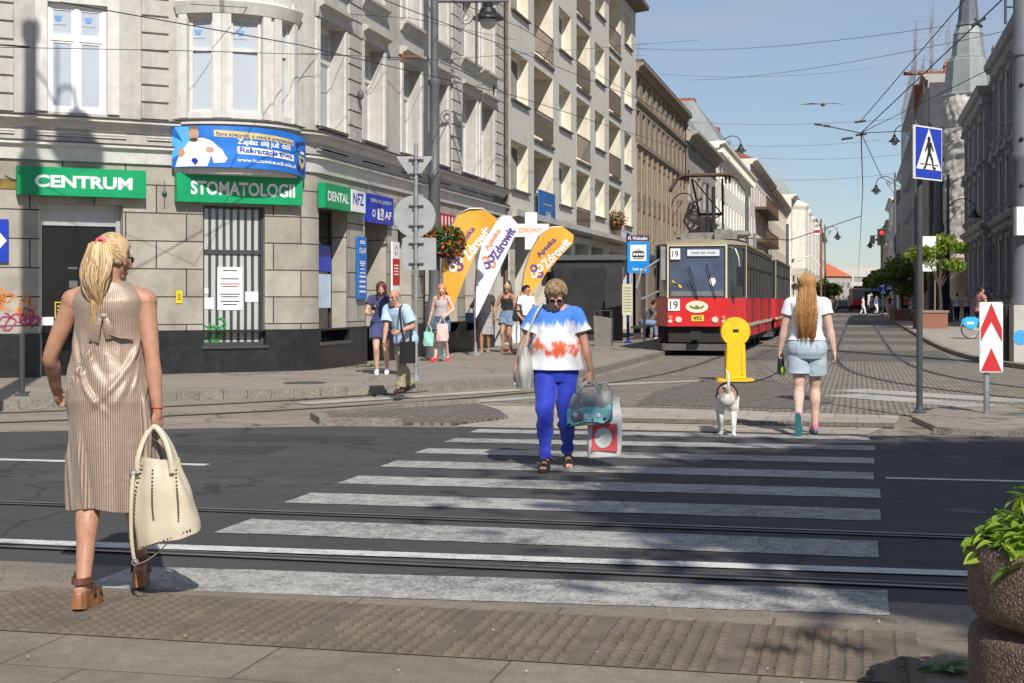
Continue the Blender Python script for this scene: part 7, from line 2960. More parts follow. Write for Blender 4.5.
 def glasses(s,dark=True):
  GM=M('sunglass lens',(.012,.010,.012),.08,.1,5,0) if dark else M('clear lens',(.25,.25,.27),.08,.1,5,0)
  mb=MB()
  for sd in (1,-1):
   rot=s.HR
   for k in (0,):
    mb.ball(s.HD((sd*.031,.0935,.004)),(.0235,.0045,.018),14,8,rot)
  g=mb.build('glasses',GM,s.body,smooth=True)
  mb=MB()
  mb.tube([s.HD((-.008,.101,.008)),s.HD((.008,.101,.008))],.0025,6)
  for sd in (1,-1):
   mb.tube([s.HD((sd*.058,.092,.01)),s.HD((sd*.076,.05,.012)),s.HD((sd*.079,-.01,.008))],.0026,6)
  mb.build('frame',M('glasses frame',(.05,.03,.025),.3,.1,5,0),g,smooth=True)
# ------------------------------------------------------------ clothes
 def cloth(s,name,mb,mat,smooth=True,parent=None):
  return mb.build(name,mat,parent or s.root,smooth=smooth,angle=180)
 def top(s,name,mat,z0=.93,margin=.014,sleeve=.45,sr=.066,sr_end=None,hem_flare=.02,neck=.07,fold=.035,seed=1.0,neck_z=1.492,scoop=0.0,body_gx=1.0,off=0.0,straps=False,n=48,bag=0.0):
  """a top hanging round the trunk with two sleeves"""
  mb=MB()
  rg_=seed
  def fo(th,z):
   lo=max(0,(1.34-z)/.45)
   v=noise.noise(Vector((cos(th)*2.1+rg_,sin(th)*2.1,z*3.2)))*fold
   v+=noise.noise(Vector((cos(th)*5+rg_,sin(th)*5,z*2.0+7)))*fold*.7*min(1,lo)
   v+=.5*fold*sin(th*7+seed*3+z*6)*min(1,lo)*.6
   return v
  rings=[]
  top_z=1.36 if straps else neck_z
  m_=34
  for i in range(m_+1):
   z=z0+(top_z-z0)*i/m_
   lo=max(0.0,(1.22-z)/(1.22-z0+1e-6)) if z0<1.2 else 0
   mg=margin+hem_flare*lo+bag*exp(-((z-1.12)/.10)**2)
   if z>1.40:
    mg*=max(.3,1-(z-1.40)/.11)
   r=s.tring(z,mg,n,body_gx,1.0,2.2,fo,not straps)
   if scoop and z>1.40:
    for j in range(n):
     th=2*pi*j/n
     if sin(th)>.2:
      r[j]=r[j]-Vector((0,0,scoop*(sin(th)-.2)*(z-1.40)/.08))
   rings.append(r)
  mb.rings(rings,False,False)
  if straps:
   for sd in (1,-1):
    mb.tube([s.tp((sd*.085,.085,1.33)),s.tp((sd*.10,.03,1.435)),s.tp((sd*.095,-.05,1.43)),s.tp((sd*.085,-.095,1.33))],[(.022,.008)]*4,8)
  if sleeve>0:
   for sd in (1,-1):
    sh,e,w=s.sh[sd],s.elb[sd],s.wri[sd]
    if sleeve<=1:
     pts=[sh+(s.tp((0,0,1.39))-sh)*.35,sh,sh+(e-sh)*sleeve*.5,sh+(e-sh)*sleeve]
    else :
     pts=[sh+(s.tp((0,0,1.39))-sh)*.35,sh,sh+(e-sh)*.5,e,e+(w-e)*(sleeve-1)]
    e_=sr_end or sr
    rads=[sr*1.0]+[sr+(e_-sr)*i/(len(pts)-2) for i in range(len(pts)-1)]
    P,R=catmull(pts,rads,6)
    rr=[]
    Rn=[]
    tb=MB()
    tb.tube(P,R,20,False)
    for v in tb.bm.verts:
     q=v.co
     v.co=q+Vector((noise.noise(q*14+Vector((seed,0,0))),noise.noise(q*14+Vector((0,seed,3))),noise.noise(q*14+Vector((5,0,seed)))))*.006
    tmp=bpy.data.meshes.new('x')
    tb.bm.to_mesh(tmp);tb.bm.free()
    mb.bm.from_mesh(tmp)
    bpy.data.meshes.remove(tmp)
  return s.cloth(name,mb,mat)
 def legs(s,name,mat,frac=1.0,waist=1.0,r_hip=1.0,r_end=.055,loose=.010,fold=.004,seed=1.0,flare=0.0):
  """trousers or shorts: hip part and two leg tubes"""
  mb=MB()
  def fo(th,z):
   return fold*3*noise.noise(Vector((cos(th)*3+seed,sin(th)*3,z*9)))
  rings=[]
  for i in range(15):
   z=.79+(waist-.79)*i/14
   rings.append(s.tring(z,loose+.009+.006*(1-i/14),40,1,1.03,2.2,fo))
  mb.rings(rings,True,False)
  g=.55+.45*s.g
  for sd in (1,-1):
   h,k,a=s.hip[sd],s.knee[sd],s.ank[sd]
   fwd=(k-(h+a)/2)
   fwd=fwd.normalized() if fwd.length>.01 else Vector((0,1,0))
   if frac<=.55:
    q=h+(k-h)*(frac/.5)
    P,R=catmull([h+Vector((0,-.02,.05)),h,(h+q)/2,q],[.10*g+loose,.102*g+loose,.098*g*r_hip+loose+flare*.5,.09*g*r_hip+loose+flare],6)
   else :
    t=(frac-.5)*2
    q=k+(a-k)*t
    P,R=catmull([h+Vector((0,-.02,.05)),h,h+(k-h)*.5,k+fwd*.004,k+(q-k)*.35-fwd*.012,k+(q-k)*.7,q],[.098*g+loose,.102*g+loose,.084*g*r_hip+loose,.062*g+loose,.060*g+loose,(.050+r_end)/2+.004,r_end],6)
   tb=MB()
   tb.tube(P,R,22,False)
   for v in tb.bm.verts:
    c=v.co
    w_=fold*(1.2+1.4*exp(-((c-k).length/.10)**2)+1.5*exp(-((c-q).length/.10)**2))
    v.co=c+Vector((noise.noise(Vector((c.x*9+seed,c.y*9,c.z*22))),noise.noise(Vector((c.x*9,c.y*9+seed,c.z*20+4))),0))*w_
   tmp=bpy.data.meshes.new('x')
   tb.bm.to_mesh(tmp);tb.bm.free()
   mb.bm.from_mesh(tmp)
   bpy.data.meshes.remove(tmp)
  return s.cloth(name,mb,mat)
 def skirt(s,name,mat,z_hem,z_top=1.02,rx=.2,ry=.17,cx=0.0,cy=0.0,fold=.05,nf=9,seed=1.0,n=72,uvs=1.0):
  mb=MB()
  rings=[]
  for i in range(31):
   t=i/30
   z=z_hem+(z_top-z_hem)*t
   if z>.84:
    r=s.tring(z,.016,n)
   else :
    r=None
   k=min(1,max(0,(.88-z)/(.88-z_hem)))
   base=s.tring(max(z,.86),.018,n)
   out=[]
   for j in range(n):
    th=2*pi*j/n
    q=base[j].copy()
    if k>0:
     tgt=Vector((cos(th)*rx+cx,sin(th)*ry+cy,z+s.dz))
     q=q*(1-k**.8)+tgt*k**.8
     q.z=z+s.dz
     f_=fold*k*(sin(th*nf+1.5*noise.noise(Vector((cos(th),sin(th),seed))))*.5+noise.noise(Vector((cos(th)*3,sin(th)*3,z*2+seed)))*.8)
     q.x+=cos(th)*f_
     q.y+=sin(th)*f_
     q.z+=.02*k*noise.noise(Vector((cos(th)*2,sin(th)*2,seed+9)))
    out.append(q)
   rings.append(out)
  mb.rings(rings,False,False)
  return s.cloth(name,mb,mat)
 def shoe(s,sd,kind,mat,sole,heel=.0):
  ax,up,rt=s.foot_frame(sd)
  a=s.ank[sd]
  o=a-up*.083
  mb=MB()
  def outline(sc,z):
   pts=[]
   for (x,y) in ((-.065,-.018),(-.072,0),(-.065,.018),(-.03,.030),(.03,.029),(.10,.042),(.15,.041),(.185,.022),(.195,.0),(.185,-.022),(.14,-.036),(.08,-.034),(.02,-.027),(-.03,-.029)):
    pts.append(o+ax*x*sc+rt*(-y*sd)*sc*1.06+up*z)
   return pts
  mb.rings([outline(1.0,-.004-heel),outline(1.03,.004),outline(1.03,.02),outline(1.0,.026)])
  so=None
  if kind=='sneaker':
   ub=MB()
   secs=[]
   for (x,w,h) in ((-.068,.016,.055),(-.055,.031,.085),(-.02,.036,.092),(.03,.035,.082),(.07,.040,.062),(.11,.043,.05),(.15,.040,.040),(.18,.026,.030),(.193,.010,.018)):
    ring=[]
    for j in range(14):
     th=2*pi*j/14
     ring.append(o+ax*x+rt*cos(th)*w+up*(.018+(h/2)*(1+sin(th))*.98))
    secs.append(ring)
   ub.rings(secs)
   so=ub.build('shoe',mat,s.root,smooth=True,angle=60)
   mb.build('sole',sole,so,smooth=False)
   lb=MB()
   for x in (.03,.05,.07,.09):
    h=.105-.45*(x)+.0
    lb.tube([o+ax*x-rt*.02+up*(.096-.42*(x-.03)),o+ax*x+up*(.103-.42*(x-.03)),o+ax*x+rt*.02+up*(.096-.42*(x-.03))],.003,5)
   lb.build('laces',WHITEL,so)
  else :
   so=mb.build('sandal',sole,s.root,smooth=False,bevel=.004)
   ub=MB()
   for (x0,x1,h) in ((.09,.135,.060),(.02,.06,.088)) if kind=='sandal' else ((.085,.15,.058),):
    secs=[]
    for k in range(9):
     th=pi*k/8
     y=cos(th)*.046
     zz_=.016+sin(th)*(h-.012)
     secs.append([o+ax*x0+rt*y+up*zz_,o+ax*x1+rt*y*.98+up*(zz_-.004),o+ax*x1+rt*y*1.06+up*(zz_+.003),o+ax*x0+rt*y*1.08+up*(zz_+.007)])
    ub.rings(secs)
   secs=[]
   for k in range(13):
    th=pi*(.5+k/12)
    secs.append([o+ax*(-.01+cos(th)*.052*1.15)+rt*sin(th)*.042+up*(.062+.012*(cos(th)+1)),o+ax*(-.01+cos(th)*.056*1.15)+rt*sin(th)*.046+up*(.062+.012*(cos(th)+1)),o+ax*(-.01+cos(th)*.056*1.15)+rt*sin(th)*.046+up*(.092+.014*(cos(th)+1)),o+ax*(-.01+cos(th)*.052*1.15)+rt*sin(th)*.042+up*(.092+.014*(cos(th)+1))])
   ub.rings(secs)
   ub.build('strap',mat,so,smooth=True,angle=60)
   if heel>0:
    hb=MB()
    pts=[]
    for (x,y) in ((-.07,-.022),(-.076,0),(-.07,.022),(-.03,.034),(.03,.032),(.04,0),(.03,-.03),(-.03,-.033)):
     pts.append((x,y))
    hb.rings([[o+ax*x*.93+rt*(-y*sd)+up*(-heel-.012) for x,y in pts],[o+ax*x+rt*(-y*sd)*1.04+up*-.002 for x,y in pts]])
    hb.build('heel',sole,so)
  return so
# ------------------------------------------------------------ hair
 def scalp(s,rg,front=.35,back=-.62,side=-.1):
  """a random point on the hairy part of the head, as a unit direction"""
  while True:
   v=Vector((rg.gauss(0,1),rg.gauss(0,1),rg.gauss(0,1))).normalized()
   y,z=v.y,v.z
   lim=back if y<-.15 else (side if y<.3 else front+(.25 if y>.55 else 0))
   if -.15<=y<.3:
    lim=back+(front-back)*(y+.15)/.45
   if z>lim:
    return v
 def scalp_pt(s,v,k=1.0):
  return Vector((v.x*.0775*k,-.006+v.y*.098*k,.030+v.z*.092*k))
 def strands(s,name,lines,mat,w0=.0022,w1=.0006,n=3,parent=None):
  mb=MB()
  for L in lines:
   m_=len(L)
   mb.tube(L,[w0+(w1-w0)*(i/(m_-1))**2 for i in range(m_)],n,False)
  return mb.build(name,mat,parent or s.body,smooth=True,angle=180)
 def cap_hair(s,mat,front=.35,back=-.62,thick=.008,name='hair',n=0,rough=.004,seed=1,voxel=None):
  """the close mass of hair over the scalp"""
  mb=MB()
  N,Mm=40,24
  vs={}
  for i in range(Mm+1):
   for j in range(N):
    th=pi*i/Mm
    ph=2*pi*j/N
    v=Vector((sin(th)*cos(ph),sin(th)*sin(ph),cos(th)))
    y=v.y
    lim=back if y<-.15 else (front+(.25 if y>.55 else 0))
    if -.15<=y<.3:
     lim=back+(front-back)*(y+.15)/.45
    inside=v.z>lim
    k=1+(thick+rough*noise.noise(v*6+Vector((seed,0,0))))/.09 if inside else .9
    vs[i,j]=mb.bm.verts.new(s.HD(s.scalp_pt(v,k)))
  for i in range(Mm):
   for j in range(N):
    k=(j+1)%N
    mb.vface([vs[i,j],vs[i,k],vs[i+1,k],vs[i+1,j]])
  bmesh.ops.remove_doubles(mb.bm,verts=mb.bm.verts,dist=1e-5)
  return mb.build(name,mat,s.body,smooth=True,angle=180)
 def long_hair(s,mat,n=500,length=.42,wave=.012,seed=3,spread=.085,back_y=-.10,parting=True,w0=.0028,base=None,front_fall=False):
  rg=random.Random(seed)
  lines=[]
  for k in range(n):
   v=s.scalp(rg)
   p0=s.scalp_pt(v,1.08)
   sd=1 if v.x>=0 else -1
   az=atan2(v.x,v.y)
   L=[s.HD(p0)]
   steps=5
   az_t=sd*max(abs(az),radians(100 if not front_fall else 55))+rg.uniform(-.15,.15)
   el0=math.asin(max(-1,min(1,v.z)))
   lift=rg.uniform(1.10,1.26)
   for i in range(1,steps+1):
    t=i/steps
    a=az+(az_t-az)*t
    e=el0+(-.45-el0)*t
    d=Vector((sin(a)*cos(e),cos(a)*cos(e),sin(e)))
    L.append(s.HD(s.scalp_pt(d,1.09+(lift-1.09)*t)))
   q=L[-1]
   sx=(q.x-s.hc.x)
   rk=random.Random(int(round(sx*260))*31+int(v.z*4)+seed)
   ll=length*rk.uniform(.72,1.06)*rg.uniform(.9,1.03)
   ph=rk.uniform(0,6)+rg.uniform(-.35,.35)
   tx_=s.hc.x+max(-spread,min(spread,sx*rk.uniform(.75,1.55)+rk.uniform(-.012,.012)+rg.gauss(0,.005)))
   ty_=s.tp((0,back_y,1.3)).y-.01-rk.uniform(0,.05)-rg.uniform(0,.012) if not front_fall or q.y<s.hc.y else q.y
   m_=8
   for i in range(1,m_+1):
    t=i/m_
    z=q.z-ll*t
    f_=min(1,t*1.8)
    x=q.x+(tx_-q.x)*f_+wave*sin(ph+t*7)*t
    y=q.y+(ty_-q.y)*f_+wave*cos(ph*1.3+t*6)*t
    x=s.hc.x+(x-s.hc.x)*(1-.35*t**3)
    L.append(Vector((x,y,z)))
   lines.append(L)
  return s.strands('hair',lines,mat,w0,.0008)
 def ponytail(s,mat,n_cap=420,n_tail=420,tie=(0,-.108,.055),length=.42,width=.075,seed=4,w0=.0026):
  rg=random.Random(seed)
  lines=[]
  T=Vector(tie)
  for k in range(n_cap):
   v=s.scalp(rg)
   p0=s.scalp_pt(v,1.01)
   L=[]
   for i in range(7):
    t=i/6
    d=(v*(1-t)+Vector((T.x,T.y+.006,T.z-.03)).normalized()*t)
    d=d.normalized() if d.length>.01 else v
    q=s.scalp_pt(d,1.03+.07*sin(pi*t)*rg.uniform(.4,1.2))
    q=q*(1-t**4)+T*t**4
    L.append(s.HD(q))
   lines.append(L)
  for k in range(n_tail):
   ck=rg.randrange(34)
   rk=random.Random(ck*77+seed)
   a=rk.uniform(0,2*pi)+rg.gauss(0,.16)
   r=min(1.08,max(0,sqrt(rk.random())+rg.gauss(0,.07)))
   ll=length*rk.uniform(.62,1.03)*(1-.12*r)*rg.uniform(.93,1.04)
   ph=rk.uniform(0,6)+rg.gauss(0,.25)
   L=[]
   p0=s.HD(T)
   for i in range(11):
    t=i/10
    out=sin(min(1,t*1.25)*pi)**.7*.85+.15*(1-t)
    wv=.016*sin(ph+t*9)*t+.014*noise.noise(Vector((cos(a)*1.5,sin(a)*1.5,t*2.2+seed)))
    x=p0.x+cos(a)*r*width*out+wv-.012*t
    y=p0.y-.055*sin(min(1,t*2.2)*pi/2)+sin(a)*r*width*.55*out+wv*.6+.02*t
    z=p0.z+.03*sin(min(1,t*5)*pi)-ll*t
    L.append(Vector((x,y,z)))
   lines.append(L)
  h=s.strands('hair',lines,mat,w0,.0007)
  mb=MB()
  c=s.HD(T)
  mb.tube([c+Vector((cos(2*pi*i/14)*.020,-.004,sin(2*pi*i/14)*.020+.004)) for i in range(15)],.008,8)
  mb.build('hair_tie',M('pink hair band',(.65,.10,.16),.6,.1,10,.1),s.body,smooth=True)
  return h
 def tuft_hair(s,mat,n=900,length=.035,curl=1.0,seed=5,front=.35,back=-.62,w0=.003):
  rg=random.Random(seed)
  lines=[]
  for k in range(n):
   v=s.scalp(rg,front,back)
   p0=s.scalp_pt(v,1.02)
   g1=Vector((rg.gauss(0,1),rg.gauss(0,1),rg.gauss(0,1)-.5)).normalized()
   tan=(g1-v*g1.dot(v)).normalized()
   flow=Vector((v.x*.4,-.5 if v.z<.6 else .2,-1.0))
   flow=(flow-v*flow.dot(v))
   flow=flow.normalized() if flow.length>.05 else tan
   tan=(tan*curl+flow).normalized()
   ll=length*rg.uniform(.6,1.2)
   L=[]
   ph=rg.uniform(0,6)
   for i in range(6):
    t=i/5
    q=p0+tan*ll*t+v*(.022*sin(pi*min(1,t*1.1))*rg.uniform(.7,1.1))+v.cross(tan)*(.010*curl*sin(ph+t*5))
    L.append(s.HD(q))
   lines.append(L)
  return s.strands('hair',lines,mat,w0,.001)
# ---------------------------------------------------------------- the people, the dog and what they carry
def wpt(P,v):
 s=P.root.scale[0]
 a=P.root.rotation_euler[2]
 v=Vector(v)*s
 return Vector(P.root.location)+Vector((v.x*cos(a)-v.y*sin(a),v.x*sin(a)+v.y*cos(a),v.z))
def fabric(name,col,rough=.85,var=.14,bump=.25,bscale=220,sheen=.15,scale=8):
 return M(name,col,rough,var,scale,bump,bscale,sheen=sheen)
SK_FAIR=skin('fair',(.56,.335,.245))
SK_TAN=skin('tanned',(.43,.225,.145))
SK_PALE=skin('pale',(.60,.40,.32))
SK_RED=skin('ruddy',(.50,.26,.18))
# --- 1. woman in the satin dress -----------------------------------------------------------------
def satin():
 m,nt,b=base_mat('dotted satin')
 tc=nd(nt,'ShaderNodeTexCoord')
 sp=nd(nt,'ShaderNodeSeparateXYZ')
 nt.links.new(tc.outputs['UV'],sp.inputs[0])
 def wave(sock,f,ph=0.0):
  a=nd(nt,'ShaderNodeMath',operation='MULTIPLY_ADD')
  nt.links.new(sock,a.inputs[0]);a.inputs[1].default_value=f;a.inputs[2].default_value=ph
  c=nd(nt,'ShaderNodeMath',operation='SINE')
  nt.links.new(a.outputs[0],c.inputs[0])
  return c.outputs[0]
 wu=wave(sp.outputs[0],2*pi*120)
 wv=wave(sp.outputs[1],2*pi*.95)
 mu=nd(nt,'ShaderNodeMath',operation='MULTIPLY')
 nt.links.new(wu,mu.inputs[0]);nt.links.new(ramp(nt,wv,-1,1,-.35,.35),mu.inputs[1])
 col=nd(nt,'ShaderNodeMath',operation='MULTIPLY_ADD')
 nt.links.new(wu,col.inputs[0]);col.inputs[1].default_value=.8;nt.links.new(mu.outputs[0],col.inputs[2])
 c=mixc(nt,ramp(nt,col.outputs[0],-.2,.8,0,1),(.37,.285,.22),(.125,.075,.053))
 nt.links.new(c,b.inputs['Base Color'])
 b.inputs['Roughness'].default_value=.46
 b.inputs['Specular IOR Level'].default_value=.5
 b.inputs['Metallic'].default_value=.1
 b.inputs['Sheen Weight'].default_value=.2
 add_bump(nt,b,noise_tex(nt,tc.outputs['Object'],9,3,.5,.8),.22,.03)
 return m
SATIN=satin()
r1=G(112,604)
w1=Person('woman in a dotted satin dress with a blond ponytail stepping off the near kerb',(r1.x-.05,r1.y+.06,.012),.30,1.645,'f',.99,.04,hip=.935,foot_l=(-.075,-.20,.125),foot_r=(.10,.27,.128),toe_l=(.15,.18),toe_r=(-.12,.12),hand_l=(-.295,.20,.985),hand_r=(.245,-.05,.85),pole_l=(-.45,-1,0),pole_r=(.4,-.9,0),hdir_l=(.02,.75,-.65),curl_l=1.1,hn_l=(1,-.1,-.1),curl_r=1.25,hdir_r=(0,.1,-1),hn_r=(-.75,.6,0),head=(.10,-.42,0),skin_m=SK_TAN,voxel=.0045)
w1.face_parts()
w1.glasses(True)
mb=MB()
rings=[]
n=132
rf=random.Random(12)
FOLDS=[]
for i in range(17):
 FOLDS.append((rf.uniform(0,2*pi),rf.uniform(-.5,.5),rf.uniform(.05,.10),rf.uniform(.016,.036),.30,rf.uniform(.74,1.02)))
for i in range(16):
 FOLDS.append((rf.uniform(pi,2*pi),rf.choice((-1,1))*rf.uniform(1.6,4.5),rf.uniform(.06,.13),rf.uniform(.007,.014),rf.uniform(.78,1.1),rf.uniform(1.12,1.34)))
zh=.405
NR=96
for i in range(NR+1):
 z=zh+(1.492-zh)*i/NR
 zz_=max(z,.87)
 lo=min(1,max(0,(1.30-z)/.25))
 waist=exp(-((z-1.08)/.13)**2)
 mg=.013+.012*lo+.026*waist
 if z>1.39:
  mg=.013-.007*(z-1.39)/.10
 base=w1.tring(zz_,mg,n,1.0,1.0,2.2,None,True)
 k=min(1,max(0,(.90-z)/(.90-zh)))
 out=[]
 for j in range(n):
  th=2*pi*j/n
  q=base[j].copy()
  if k>0:
   q.z=z+w1.dz
   tgt=Vector((cos(th)*.205+.012,sin(th)*.205+.035,z+w1.dz))
   q=q.lerp(tgt,k**.75)
  f_=0.0
  for (t0,sl,wd,am,za,zb_) in FOLDS:
   dth=(th-t0-sl*(z-1.0)+pi)%(2*pi)-pi
   env=min(1,max(0,(z-za)/.10))*min(1,max(0,(zb_-z)/.14))
   f_+=am*env*(exp(-(dth/wd)**2)-.55*exp(-((dth-wd*1.7)/wd)**2))
  f_+=.012*lo*noise.noise(Vector((cos(th)*2.0+3,sin(th)*2.0,z*3.4+2.2*cos(th))))
  f_+=.012*k*sin(7*th+2.2*noise.noise(Vector((cos(th)*1.4,sin(th)*1.4,z+4))))
  q+=Vector((cos(th),sin(th),0))*f_
  if k>.9:
   q.z+=.012*sin(3*th+1)*(k-.9)*10
  out.append(q)
 rings.append(out)
mb.rings(rings,False,True)
dress=mb.build('dress',SATIN,w1.root,smooth=True,angle=180)
mb=MB()
for (x0,x1,z0,z1,tw) in ((-.015,-.05,1.325,1.205,.4),(.01,.035,1.32,1.22,-.3)):
 pts=[]
 for i in range(7):
  t=i/6
  q=w1.tp(Vector((x0+(x1-x0)*t,0,z0+(z1-z0)*t)))
  yb=min(v.y for v in w1.tring(z0+(z1-z0)*t,.03,28))
  pts.append(Vector((q.x,yb-.006-.014*sin(t*3),q.z)))
 mb.tube(pts,[(.012+.016*i/6,.004) for i in range(7)],8)
q=w1.tp(Vector((0,0,1.325)))
yb=min(v.y for v in w1.tring(1.325,.03,28))
mb.ball((q.x,yb-.008,q.z),(.022,.012,.014),10,8)
mb.tube([Vector((q.x+.02,yb-.002,q.z-.085)),Vector((q.x+.075,yb+.006,q.z-.105)),Vector((q.x+.13,yb+.03,q.z-.11))],[(.012,.004),(.016,.005),(.008,.004)],8)
mb.build('neck_tie',SATIN,dress,smooth=True)
BROWNL=M('brown leather',(.13,.045,.022),.42,.15,10,.12,90)
WOODS=M('tan heel wood',(.30,.125,.05),.5,.2,14,.1,40)
for sd in (1,-1):
 w1.shoe(sd,'sandal',BROWNL,WOODS,.035)
BLOND=strand_mat('blond strands',(.36,.22,.095),(.80,.62,.38),(.52,.25,.06),1.26,1.50)
w1.cap_hair(BLOND,thick=.006)
w1.ponytail(BLOND,520,620,(0,-.106,.062),.43,.076,4,.0026)
rg_=random.Random(3)
mb=MB()
wv=w1.wri[1]
mb.tube([wv+Vector((cos(a)*.029,sin(a)*.024,.012)) for a in [2*pi*i/16 for i in range(17)]],.004,6)
mb.build('wrist_cord',M('red cord',(.45,.06,.03),.6,.1,5,0),w1.body)
CREAM=M('cream leather',(.50,.44,.325),.45,.08,6,.16,45,dirt=.15,dirtcol=(.35,.28,.18))
g=wpt(w1,w1.grip[1])
hb=thing('handbag','cream leather handbag with studded seams held by the woman in the satin dress','handbag',g+Vector((.03,-.06,0)),.22)
mb=MB()
W2,D2=.165,.085
rings=[]
for i in range(15):
 t=i/14
 z=-.14-.37*(1-t)
 w=W2*(1.0-.36*t**1.4)*(1-.10*(1-t)**3)
 dd=D2*(1.0-.62*t**1.2)
 r=[]
 bx=.035+.03*(1-t)
 for j in range(44):
  th=2*pi*j/44
  c,s_=cos(th),sin(th)
  x=w*abs(c)**.75*(1 if c>=0 else -1)
  y=dd*abs(s_)**.7*(1 if s_>=0 else -1)
  wr=.026*noise.noise(Vector((x*10,y*10,z*6)))+.009*sin(th*7+2*noise.noise(Vector((x*5,y*5,z*6))))*t
  r.append(Vector((x+c*wr+bx-.035*t,y+s_*wr,z+.02*noise.noise(Vector((x*8,y*9,2)))+.05*(1-t)*(x/W2))))
 rings.append(r)
mb.rings(rings)
bagb=mb.build('bag_body',CREAM,hb,smooth=True,angle=60)
mb=MB()
for sy in (-1,1):
 for off in (-.012,.012):
  pass
 P,_=catmull([(-.065,sy*.055,-.20),(-.062,sy*.046,-.13),(-.04,sy*.02,-.045),(0,sy*.006,.008),(.05,sy*.02,-.045),(.085,sy*.046,-.13),(.095,sy*.055,-.20)],[1]*7,5)
 mb.tube(P,[(.012,.007)]*len(P),10)
mb.build('handle',CREAM,hb,smooth=True)
STUD=M('bronze studs',(.20,.14,.08),.3,.2,20,0,metal=.8)
mb=MB()
def studs(mb,pts,step=.0115,r=.0052):
 P,_=catmull(pts,[1]*len(pts),12)
 acc=0.0
 for a,b in zip(P,P[1:]):
  acc+=(b-a).length
  if acc>=step:
   acc=0
   mb.ball(b,r,6,5)
mb.bm.free()
TR=[]
for sx in (-.35,1):
 TR.append([(sx*.078+.035,-.055,-.17),(sx*.084+.04,-.078,-.26),(sx*.088+.045,-.090,-.34),(sx*.084+.05,-.090,-.41)])
TR.append([(-.04,-.055,-.155),(-.062,-.080,-.26),(-.068,-.092,-.36),(-.07,-.094,-.47)])
TR.append([(-.075,-.01,-.16),(-.10,-.025,-.26),(-.112,-.03,-.40),(-.10,-.035,-.54)])
TR.append([(-.07,-.075,-.545),(0,-.085,-.525),(.10,-.085,-.49),(.19,-.06,-.455)])
for L_ in TR:
 mb=MB()
 studs(mb,L_)
 mb.build('stud_trim',STUD,hb,smooth=True)
mb=MB()
P,_=catmull([(-.075,-.075,-.19),(-.078,-.105,-.34),(-.075,-.105,-.50),(-.06,-.09,-.60),(-.02,-.05,-.60),(.05,.0,-.54),(.09,.04,-.46)],[1]*7,6)
mb.tube(P,[(.008,.0022)]*len(P),8)
mb.build('shoulder_strap',CREAM,hb,smooth=True)
mb=MB()
mb.tube([Vector((-.075,-.08,-.19))+Vector((cos(a)*.014,0,sin(a)*.014)) for a in [2*pi*i/12 for i in range(13)]],.003,6)
mb.tube([Vector((-.062,-.095,-.60))+Vector((cos(a)*.014,0,sin(a)*.014)) for a in [2*pi*i/12 for i in range(13)]],.003,6)
mb.build('ring',STEEL,hb,smooth=True)
# --- 2. woman in the tie-dye top ------------------------------------------------------------------
def tiedye():
 m,nt,b=base_mat('tie dye cotton')
 tc=nd(nt,'ShaderNodeTexCoord')
 ob=tc.outputs['Object']
 sp=nd(nt,'ShaderNodeSeparateXYZ')
 nt.links.new(ob,sp.inputs[0])
 mp=nd(nt,'ShaderNodeMapping')
 mp.inputs['Scale'].default_value=(15,9,1.6)
 nt.links.new(ob,mp.inputs['Vector'])
 ns=noise_tex(nt,mp.outputs[0],1.0,6,.6,.3)
 n2=noise_tex(nt,ob,7,4,.6)
 ma=nd(nt,'ShaderNodeMath',operation='MULTIPLY_ADD')
 nt.links.new(ns,ma.inputs[0]);ma.inputs[1].default_value=.32;nt.links.new(sp.outputs[2],ma.inputs[2])
 z=ma.outputs[0]
 white=(.74,.74,.76)
 c=mixc(nt,ramp(nt,z,1.405,1.475,0,1),white,(.05,.19,.60))
 up=ramp(nt,z,1.155,1.19,0,1)
 dn=ramp(nt,z,1.275,1.32,1,0)
 mm=nd(nt,'ShaderNodeMath',operation='MULTIPLY')
 nt.links.new(up,mm.inputs[0]);nt.links.new(dn,mm.inputs[1])
 br=nd(nt,'ShaderNodeMath',operation='MULTIPLY')
 nt.links.new(mm.outputs[0],br.inputs[0]);nt.links.new(ramp(nt,noise_tex(nt,ob,11,3),.38,.54,.05,1),br.inputs[1])
 red=mixc(nt,n2,(.74,.05,.025),(.74,.20,.07))
 c=mixc(nt,br.outputs[0],c,red)
 lo=ramp(nt,z,.985,1.045,.75,0)
 c=mixc(nt,lo,c,(.12,.30,.68))
 nt.links.new(c,b.inputs['Base Color'])
 b.inputs['Roughness'].default_value=.85
 b.inputs['Sheen Weight'].default_value=.15
 add_bump(nt,b,noise_tex(nt,ob,12,5,.6,.5),.35,.02)
 return m
r2=G(556,469)
w2=Person('woman in a tie-dye top and bright blue trousers walking towards the camera on the crossing',(r2.x,r2.y,.006),pi+.16,1.575,'f',1.06,.05,hip=.885,foot_r=(.085,.17,.088),foot_l=(-.10,-.20,.115),toe_r=(.12,.0),toe_l=(-.15,.38),hand_r=(.375,.10,.83),hand_l=(-.33,.08,.82),pole_r=(.9,-.7,0),pole_l=(-.9,-.7,0),hdir_r=(.12,.15,-1),curl_r=.8,hn_r=(-.9,-.1,0),curl_l=1.25,hdir_l=(.0,.15,-1),hn_l=(.5,-.85,0),head=(.62,.04,0),skin_m=SK_RED,voxel=.0045)
w2.face_parts((.34,.10,.08),False)
w2.glasses(True)
TD=tiedye()
w2.top('shirt',TD,.90,.026,.60,.070,.092,.035,fold=.05,seed=2.0,bag=.05,neck_z=1.482,scoop=.075)
BLUET=fabric('royal blue cotton',(.014,.034,.40),.8,.16,.3,160)
w2.legs('trousers',BLUET,.965,1.0,1.0,.052,.012,.011,4.0)
DARKL=M('dark leather',(.03,.022,.02),.45,.2,10,.1)
